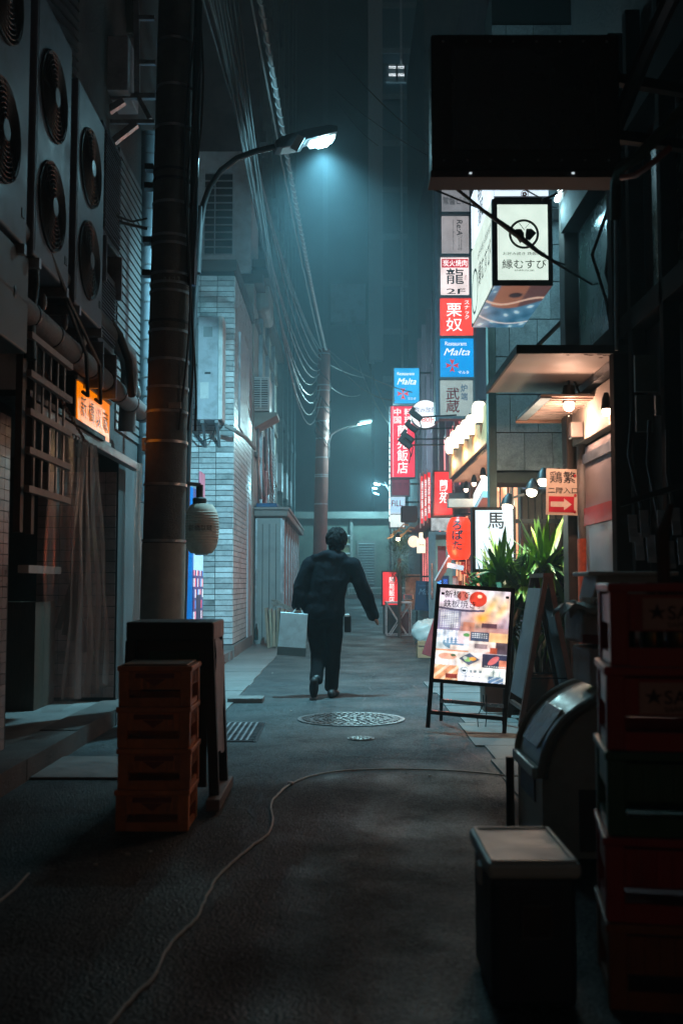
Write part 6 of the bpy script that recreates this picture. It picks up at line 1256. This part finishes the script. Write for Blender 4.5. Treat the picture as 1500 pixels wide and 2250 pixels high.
# ------------------------------------------------------------------ right foreground: bin, cooler, crates
BINM = pm('bin_plastic', (.52, .58, .53), .38, var=.12, scale=4, dirt=(.07, .07, .06), dscale=3, damt=.4)
bn = T('dome_bin', 'grey-green bin with rounded lid at the right', 'bin', (1.15, 4.7, 0))
pf = [(0, 0), (0, .33)] + [(.42 - .42 * math.cos(t_), .33 + .36 * math.sin(t_)) for t_ in [math.pi / 2 * i / 12 for i in range(1, 13)]] + [(.68, .69), (.68, 0)]
MB().prism(pf, (.83, 4.4, .02), (1, 0, 0), (0, 0, 1), (0, .6, 0)).build('body', BINM, bn, smooth=True)
for y in (4.37, 4.96):
    rim = MB(); path = [Vector((.83 + a_, y + .02, b_ + .02)) for a_, b_ in pf[1:-1]]
    rim.tube(path, .022, 8).build('rim', pm('bin_rim', (.25, .27, .24), .4, var=.15), bn, smooth=True)
lid = [Vector((.83 + a_, 0, b_ + .02)) for a_, b_ in pf]
dp = MB().obox((.89, 4.7, .53), (.012, .34, .2), Matrix.Rotation(math.radians(35), 3, 'Y')).build('lid_flap', pm('flap_plastic', (.42, .46, .43), .3), bn, bevel=.006)
MB().obox((.815, 4.7, .36), (.035, .52, .05)).build('ledge', BINM, bn, bevel=.008)
MB().obox((.827, 4.72, .27), (.008, .34, .1)).build('label', pm('bin_label', (.16, .22, .32), .5), bn)
MB().box(.98, 1.12, 4.392, 4.4, .05, .3).build('side_recess', pm('bin_side', (.1, .11, .1), .5), bn)
tag(MB().tube([(.80, 5.05, .0), (.80, 5.05, .33)], .02, 10).build('stake', DARK, smooth=True), 'dark upright stake at the far corner of the dome bin', 'stake')
# foam boxes, bag, tray on the bin
FOAM = pm('foam_box', (.72, .75, .78), .7, var=.12, scale=8, dirt=(.2, .15, .13), dscale=5, rnd=.1)
tag(MB().box(1.06, 1.5, 4.5, 4.85, .715, .875).build('foam_box', FOAM, bevel=.012), 'lower pale foam box standing on the dome bin', 'box'); tag(MB().obox((1.25, 4.68, .95), (.44, .36, .145), Matrix.Rotation(.08, 3, 'Y')).build('foam_box', FOAM, bevel=.012), 'upper pale foam box with a reddish stripe on the dome bin', 'box')
tag(MB().obox((1.24, 4.485, .90), (.43, .012, .04), Matrix.Rotation(.08, 3, 'Y')).build('red_band', pm('pink_band', (.3, .1, .09), .6)), 'reddish strap around the upper foam box', 'strap')
nb_ = MB(); 
for j in range(13):
    for i in range(17): u_, v_ = i / 16 - .5, j / 12 - .5; nb_.v.append((1.19 + u_ * .46, 4.62 + v_ * .4, 1.045 + .05 * (abs(u_ * 2) ** 3 + abs(v_ * 2) ** 3) * .5 - .09 * max(0, abs(v_) - .38) * 8 * .5 - .07 * max(0, abs(u_) - .42) * 8 + .012 * math.sin(i * 1.3 + j) + .01 * math.sin(j * 2.1)))
for j in range(12):
    for i in range(16): k = j * 17 + i; nb_.f.append((k, k + 1, k + 18, k + 17))
o = nb_.build('paper_bag', pm('greenish_bag', (.6, .68, .65), .5, var=.2), smooth=True); o.modifiers.new('t', 'SOLIDIFY').thickness = .004; tag(o, 'crumpled greenish plastic sheet over the foam boxes', 'plastic sheet')
np_ = MB()
for i in range(6): np_.obox((1.17 + .003 * i, 4.6, 1.058 + i * .006), (.2, .24, .005), Matrix.Rotation(.05 * (i % 3 - 1), 3, 'Z'))
tag(np_.build('newspapers', pm('newsprint', (.5, .42, .36), .8, var=.25, scale=30)), 'pile of newspapers lying in the plastic sheet', 'newspapers')
ty = T('grey_tray', 'grey plastic tray upside down behind the red crates', 'tray', (1.28, 4.75, 1.06)); MB().prism([(0, 0), (.36, 0), (.33, .13), (.03, .13)], (1.1, 4.62, 1.07), (1, 0, 0), (0, 0, 1), (0, .28, 0)).build('body', pm('tray_grey', (.5, .5, .46), .5), ty, bevel=.012); MB().box(1.08, 1.48, 4.6, 4.92, 1.185, 1.205).build('rim', pm('tray_rim', (.65, .63, .57), .5), ty, bevel=.008)
# cooler
cl = T('cool_box', 'dark cool box with pale lid in the right foreground', 'cooler', (.52, 3.08, 0))
MB().box(.405, .638, 2.9, 3.27, .01, .355).build('body', pm('cooler_navy', (.018, .03, .05), .5, var=.2), cl, bevel=.02)
ldm = pm('cooler_lid', (.42, .48, .48), .45, var=.1, scale=5, dirt=(.2, .19, .18), damt=.3)
MB().box(.393, .647, 2.875, 3.295, .355, .40).build('lid', ldm, cl, bevel=.014)
lr_ = MB()
for (a0, a1, b0, b1) in ((.405, .635, 2.888, 2.898), (.405, .635, 3.27, 3.28), (.405, .415, 2.9, 3.27), (.625, .635, 2.9, 3.27)): lr_.box(a0, a1, b0, b1, .399, .405)
lr_.build('lid_bead', ldm, cl); MB().box(.386, .394, 3.0, 3.06, .31, .36).build('latch', WHITEP, cl)
hf = MB().box(.49, .56, 2.893, 2.9, .2, .28).build('badge_recess', pm('badge_dark', (.03, .03, .035), .4), cl)
for (a0, a1, b0, b1) in ((.485, .565, .28, .284), (.485, .565, .196, .2), (.485, .489, .2, .28), (.561, .565, .2, .28)): MB().box(a0, a1, 2.888, 2.9, b0, b1).build('badge_rim', pm('badge_rim', (.1, .1, .1), .4), cl)
# beer crates
RED = pm('crate_deep_red', (.36, .02, .025), .4, var=.25, scale=5, dirt=(.05, .008, .008), damt=.5, rnd=.1); GRN = pm('crate_green', (.02, .1, .06), .4, var=.25); ORC = pm('crate_orange_dark', (.22, .06, .02), .5, var=.3)
def sap(t, w, d, h):
    b = MB().box(-w * .30, w * .42, -d / 2 + .001, -d / 2 + .006, h * .44, h * .82).build('name_plate', pm('plate_brick', (.5, .3, .25), .6, var=.15), t, local=True)
    text(b, '★SAPPORO', (w * .06, -d / 2 + .001, h * .66), w * .66, h * .2, pm('plate_ink', (.03, .012, .012), .6), bold=.02, local=True)
    text(b, 'SAPPORO BREWERIES', (w * .1, -d / 2 + .001, h * .5), w * .5, h * .06, pm('plate_ink', (.03, .012, .012), .6), local=True)
specs = [('orange_beer_crate', 'bottom orange crate of the right foreground stack', ORC, .945, None), ('red_beer_crate', 'red crate second from the bottom of the right stack', RED, .945, None), ('green_beer_crate', 'green crate in the middle of the right stack', GRN, .95, None), ('red_beer_crate', 'red crate second from the top of the right stack', RED, .955, sap), ('red_beer_crate', 'topmost red beer crate of the right stack', RED, .965, sap)]
for i, (nm, lab, m_, cx_, pr_) in enumerate(specs): crate(nm, lab, cx_ + .02, 3.05, .004 + i * .23, .44, .36, .228, m_, 'beer crates stacked at the right', pr_, -.15 - .02 * (i % 2))
BGL = pm('bottle_green', (.01, .05, .02), .08, spec=.6)
for i, (x, y) in enumerate(((.87, 2.96), (.95, 2.98), (1.04, 2.95), (.83, 3.1), (.92, 3.12), (1.0, 3.1))):
    tag(MB().lathe([(.03, 0), (.032, .02), (.032, .11), (.013, .17), (.013, .215)], (x, y, .94), 14).build('beer_bottle', BGL if i % 2 == 0 else pm('bottle_brown', (.05, .02, .008), .1, spec=.6), smooth=True), ['front left green bottle in the topmost red crate', 'front middle brown bottle in the topmost red crate', 'front right green bottle in the topmost red crate', 'rear left brown bottle in the topmost red crate', 'rear middle green bottle in the topmost red crate', 'rear right brown bottle in the topmost red crate'][i], 'bottle')
tag(MB().tube([(.92, 3.0, 1.12), (.93, 3.03, 1.3), (.96, 3.05, 1.38)], [.02, .018, .01], 8).build('wood_stick', WOODD, smooth=True), 'dark stick standing up out of the top red crate', 'stick')
# ------------------------------------------------------------------ the walking person
YP = 10.75
def J(px, py, dy=0.): return P(px, py, YP + dy)
per = T('person', 'person in dark hooded jacket walking away carrying bags', 'person', (P(712, 0, YP).x, YP, 0))
def limb(mb, pts, rs, n=14):
    """overlapping rounded segments fused later into one skin"""
    for i in range(len(pts) - 1):
        a, b = Vector(pts[i]), Vector(pts[i + 1]); k = max(2, int((b - a).length / .03))
        for j in range(k + 1):
            t = j / k; p = a.lerp(b, t); r = rs[i] * (1 - t) + rs[i + 1] * t
            rx, ry = r if isinstance(r, tuple) else (r, r)
            mb.ell(p, rx, ry, max(.03, min(rx, ry) * .8), 12, 7)
def limb2(mb, pts, rs):
    for i in range(len(pts) - 1):
        a, b = Vector(pts[i]), Vector(pts[i + 1]); k = max(2, int((b - a).length / .025))
        for j in range(k + 1):
            t = j / k; p = a.lerp(b, t); rx = rs[i][0] * (1 - t) + rs[i + 1][0] * t; ry = rs[i][1] * (1 - t) + rs[i + 1][1] * t
            mb.ell(p, rx, ry, min(rx, ry) * .75, 14, 8)
def skin(mb, name, mat, vox=.012, smooth_it=4, disp=0, dscale=.1):
    o = mb.build(name, mat, per)
    r = o.modifiers.new('fuse', 'REMESH'); r.mode = 'VOXEL'; r.voxel_size = vox; r.use_smooth_shade = True
    s = o.modifiers.new('soften', 'SMOOTH'); s.iterations = smooth_it; s.factor = .6
    if disp:
        tx = bpy.data.textures.new('folds_' + name, 'CLOUDS'); tx.noise_scale = dscale; tx.noise_depth = 2
        d = o.modifiers.new('folds', 'DISPLACE'); d.texture = tx; d.strength = disp; d.mid_level = .5
    return o
SKIN = pm('skin', (.42, .26, .19), .55, var=.08)
LS, RS = J(680, 1236), J(772, 1240)
LE, RE = J(662, 1290, -.02), J(797, 1296, .03)
LH, RH = J(655, 1338, -.02), J(817, 1344, .08)
NK, HD = J(731, 1216, .02), J(739, 1188, .05)
HL, HR = J(694, 1352), J(733, 1352)
KL, KR = J(699, 1432, .02), J(732, 1434, .0)
AL, AR = J(694, 1500, -.22), J(728, 1508, .0)
# body: head, neck, trunk, arms, hands, legs as one skin
b = MB()
b.ell(HD, .078, .098, .115, 18, 12); b.ell(HD + Vector((.03, .06, -.05)), .055, .05, .06)
b.ell(HD + Vector((.045, .105, -.02)), .014, .02, .02, 8, 6)                                      # nose
for s in (-1, 1): b.ell(HD + Vector((s * .08, .0, -.01)), .012, .022, .032, 8, 6)                 # ears
b.ell(HD + Vector((.035, .1, -.055)), .024, .012, .01, 8, 5)                                      # mouth
limb(b, [HD + Vector((-.01, -.02, -.08)), NK + Vector((0, 0, -.06))], [.055, .06])
limb2(b, [NK + Vector((0, 0, -.05)), (LS + RS) / 2 + Vector((0, 0, -.06)), J(714, 1300), (HL + HR) / 2], [(.1, .07), (.17, .1), (.14, .1), (.15, .11)])
limb(b, [LS, LE, LH], [.055, .045, .03]); limb(b, [RS, RE, RH], [.055, .045, .03])
limb(b, [HL, KL, AL], [.085, .06, .04]); limb(b, [HR, KR, AR], [.085, .06, .04])
def hand(mb, wrist, down, side, curl):
    down = Vector(down).normalized(); side = Vector(side).normalized(); fwd = down.cross(side).normalized()
    limb(mb, [wrist, wrist + down * .05], [.028, .034])
    for i, L in enumerate((.066, .076, .072, .056)):
        r = wrist + down * .075 + side * (.027 - .018 * i); a = r + down * L * .55 + fwd * curl * .02; e = a + down * L * (.35 - curl * .3) + fwd * curl * .035
        limb(mb, [r, a, e], [.0095, .009, .008])
    r = wrist + down * .03 + side * .032; limb(mb, [r, r + down * .03 + side * .02, r + down * .06 + side * .018 + fwd * .015], [.011, .010, .009])
hand(b, RH, (.35, .1, -1), (0, 1, 0), .4); hand(b, LH, (0, 0, -1), (0, 1, 0), 1.)
skin(b, 'body', SKIN, .011, 3)
# hair
h = MB(); h.ell(HD + Vector((0, -.012, .02)), .106, .118, .116, 18, 12); rr = random.Random(4)
for i in range(150):
    a_ = rr.uniform(0, 6.28); el = rr.uniform(-.5, 1.3); d_ = Vector((math.cos(a_) * math.cos(el), math.sin(a_) * math.cos(el), math.sin(el)))
    if d_.y > .55 and d_.z < .3: continue
    h.ell(HD + Vector((d_.x * .102, d_.y * .112 - .012, d_.z * .112 + .018)), .016, .016, .02, 8, 6)
for i in range(5): h.ell(HD + Vector((-.06 + .03 * i, -.08, -.065 - .012 * (i % 2))), .026, .024, .035, 8, 6)
skin(h, 'hair', pm('black_hair', (.006, .0055, .006), .8, var=.3, scale=40, bump=.6, bscale=150, stretch=(1, 1, .3), spec=.15), .006, 3, .009, .012)
# jacket with hood
j = MB(); CLO = pm('dark_jacket', (.006, .007, .0095), .95, spec=.08, var=.3, scale=9, bump=.8, bscale=9)
limb2(j, [J(728, 1222), J(725, 1240), J(722, 1275), J(714, 1318), J(712, 1346)], [(.11, .1), (.205, .13), (.212, .15), (.205, .15), (.215, .155)])
limb(j, [J(728, 1226), LS + Vector((.02, 0, -.02))], [.1, .085]); limb(j, [J(738, 1226), RS + Vector((-.02, 0, -.02))], [.1, .085])
limb(j, [LS + Vector((.01, 0, -.01)), LE, J(655, 1331, -.02)], [.092, .086, .07]); limb(j, [RS, RE, J(820, 1353, .09)], [.095, .086, .066])
j.ell(J(716, 1221, -.06), .1, .07, .055, 14, 9); j.ell(J(734, 1228, -.08), .09, .06, .06, 14, 9); j.ell(J(750, 1222, -.03), .06, .06, .05, 12, 8); j.ell(J(697, 1224, -.04), .07, .06, .04)
skin(j, 'jacket', CLO, .012, 6, .024, .12)
# trousers
t = MB(); TRO = pm('dark_trousers', (.004, .0042, .005), .95, spec=.08, var=.3, scale=8, bump=.7, bscale=10)
limb2(t, [J(712, 1336), J(713, 1362)], [(.165, .125), (.17, .13)])
limb2(t, [HL, J(696, 1395, .02), KL, J(697, 1470, -.1), J(695, 1494, -.2)], [(.1, .115), (.098, .11), (.08, .092), (.074, .086), (.07, .08)])
limb2(t, [HR, J(733, 1395, .01), KR, J(730, 1475), J(728, 1510)], [(.1, .115), (.098, .11), (.08, .092), (.076, .088), (.072, .082)])
skin(t, 'trousers', TRO, .012, 5, .016, .16)
# shoes: right flat on the ground, left heel lifted showing its sole
SHO = pm('dark_shoe', (.016, .015, .015), .55, var=.2)
s_ = MB(); f0 = P(728, 1531, YP); f0.z = 0
for k_, (dy, r_, hz_) in enumerate(((-.07, .042, .05), (-.02, .046, .055), (.05, .048, .045), (.12, .046, .036), (.17, .036, .03))): s_.ell((f0.x + .012 * k_, YP + dy, hz_ * .9), r_, .07, hz_ * .95, 12, 8)
limb(s_, [AR + Vector((0, 0, -.04)), Vector((f0.x, YP - .03, .07))], [.05, .048]); skin(s_, 'shoe', SHO, .008, 3)
s2 = MB(); hl = J(690, 1497, -.27); to = J(689, 1524, -.1); to.z = .045
for k_ in range(7): t_ = k_ / 6; p = hl.lerp(to, t_); s2.ell(p, .04 + .012 * math.sin(t_ * 3.1), .05, .045, 12, 8)
limb(s2, [J(695, 1490, -.22), hl + Vector((0, .05, .0))], [.05, .045]); skin(s2, 'shoe', SHO, .008, 3)

# paper carrier held in the left hand
hx = LH + Vector((0, 0, -.07))
bg = T('carrier_bag', 'pale blue-white paper carrier bag in the left hand of the walker', 'bag', J(640, 1440, -.05), None, (0, math.radians(4), 0))
wb, hb_, db = .285, .43, .12; BAGM = pm('bag_paper', (.66, .80, .84), .35, var=.1, scale=6, dirt=(.25, .28, .28), dscale=5)
MB().prism([(-wb / 2, 0), (wb / 2, 0), (wb / 2 - .004, hb_), (-wb / 2 + .004, hb_)], (0, -db / 2, 0), (1, 0, 0), (0, 0, 1), (0, db, 0)).build('body', BAGM, bg, local=True, bevel=.004)
MB().box(-wb / 2 - .002, wb / 2 + .002, -db / 2 - .002, db / 2 + .002, 0, .085).build('lower_band', pm('bag_band', (.10, .12, .12), .6), bg, local=True)
for y in (-.04, .04): MB().tube([(-.02, y, hb_ - .01), (.015, y * .6, hb_ + .05), (.04, 0, hb_ + .075), (.06, y * .6, hb_ + .05), (.09, y, hb_ - .01)], .005, 6).build('handle', pm('bag_cord', (.5, .55, .55), .6), bg, local=True, smooth=True)
MB().prism([(0, 0), (.09, 0), (.05, .07)], (-.02, .01, hb_ - .005), (1, 0, 0), (0, 0, 1), (0, .003, 0)).build('tissue', pm('tissue', (.6, .66, .66), .6), bg, local=True)
sb = T('shoulder_bag', 'small black bag at the right hip of the walker', 'bag', J(763, 1390, -.02)); a, b_ = J(756, 1389, -.02), J(770, 1352, -.02)
MB().box(a.x, b_.x + .005, YP - .07, YP + .1, a.z, b_.z).build('pouch', pm('black_nylon', (.015, .015, .016), .6), sb, bevel=.012); MB().obox(J(762, 1352, -.05), (.05, .06, .03)).build('tissue_tuft', WHITEP, sb, bevel=.008)
MB().tube([J(760, 1352, .0), J(752, 1345, -.05)], .008, 6).build('strap', RUBBER, sb)
# ------------------------------------------------------------------ night haze
hz = MB().box(-26, 24, -4, 90, -1.2, 45)
ho = hz.build('haze', None); ho['kind'] = 'stuff'
hm = bpy.data.materials.new('night_haze'); hm.use_nodes = True; hn = hm.node_tree.nodes; hn.remove(hn['Principled BSDF'])
pv = hn.new('ShaderNodeVolumePrincipled'); pv.inputs['Color'].default_value = (.62, .9, 1, 1); pv.inputs['Density'].default_value = .0065; pv.inputs['Anisotropy'].default_value = .25
hm.node_tree.links.new(pv.outputs[0], hn['Material Output'].inputs['Volume'])
ho.data.materials.append(hm)
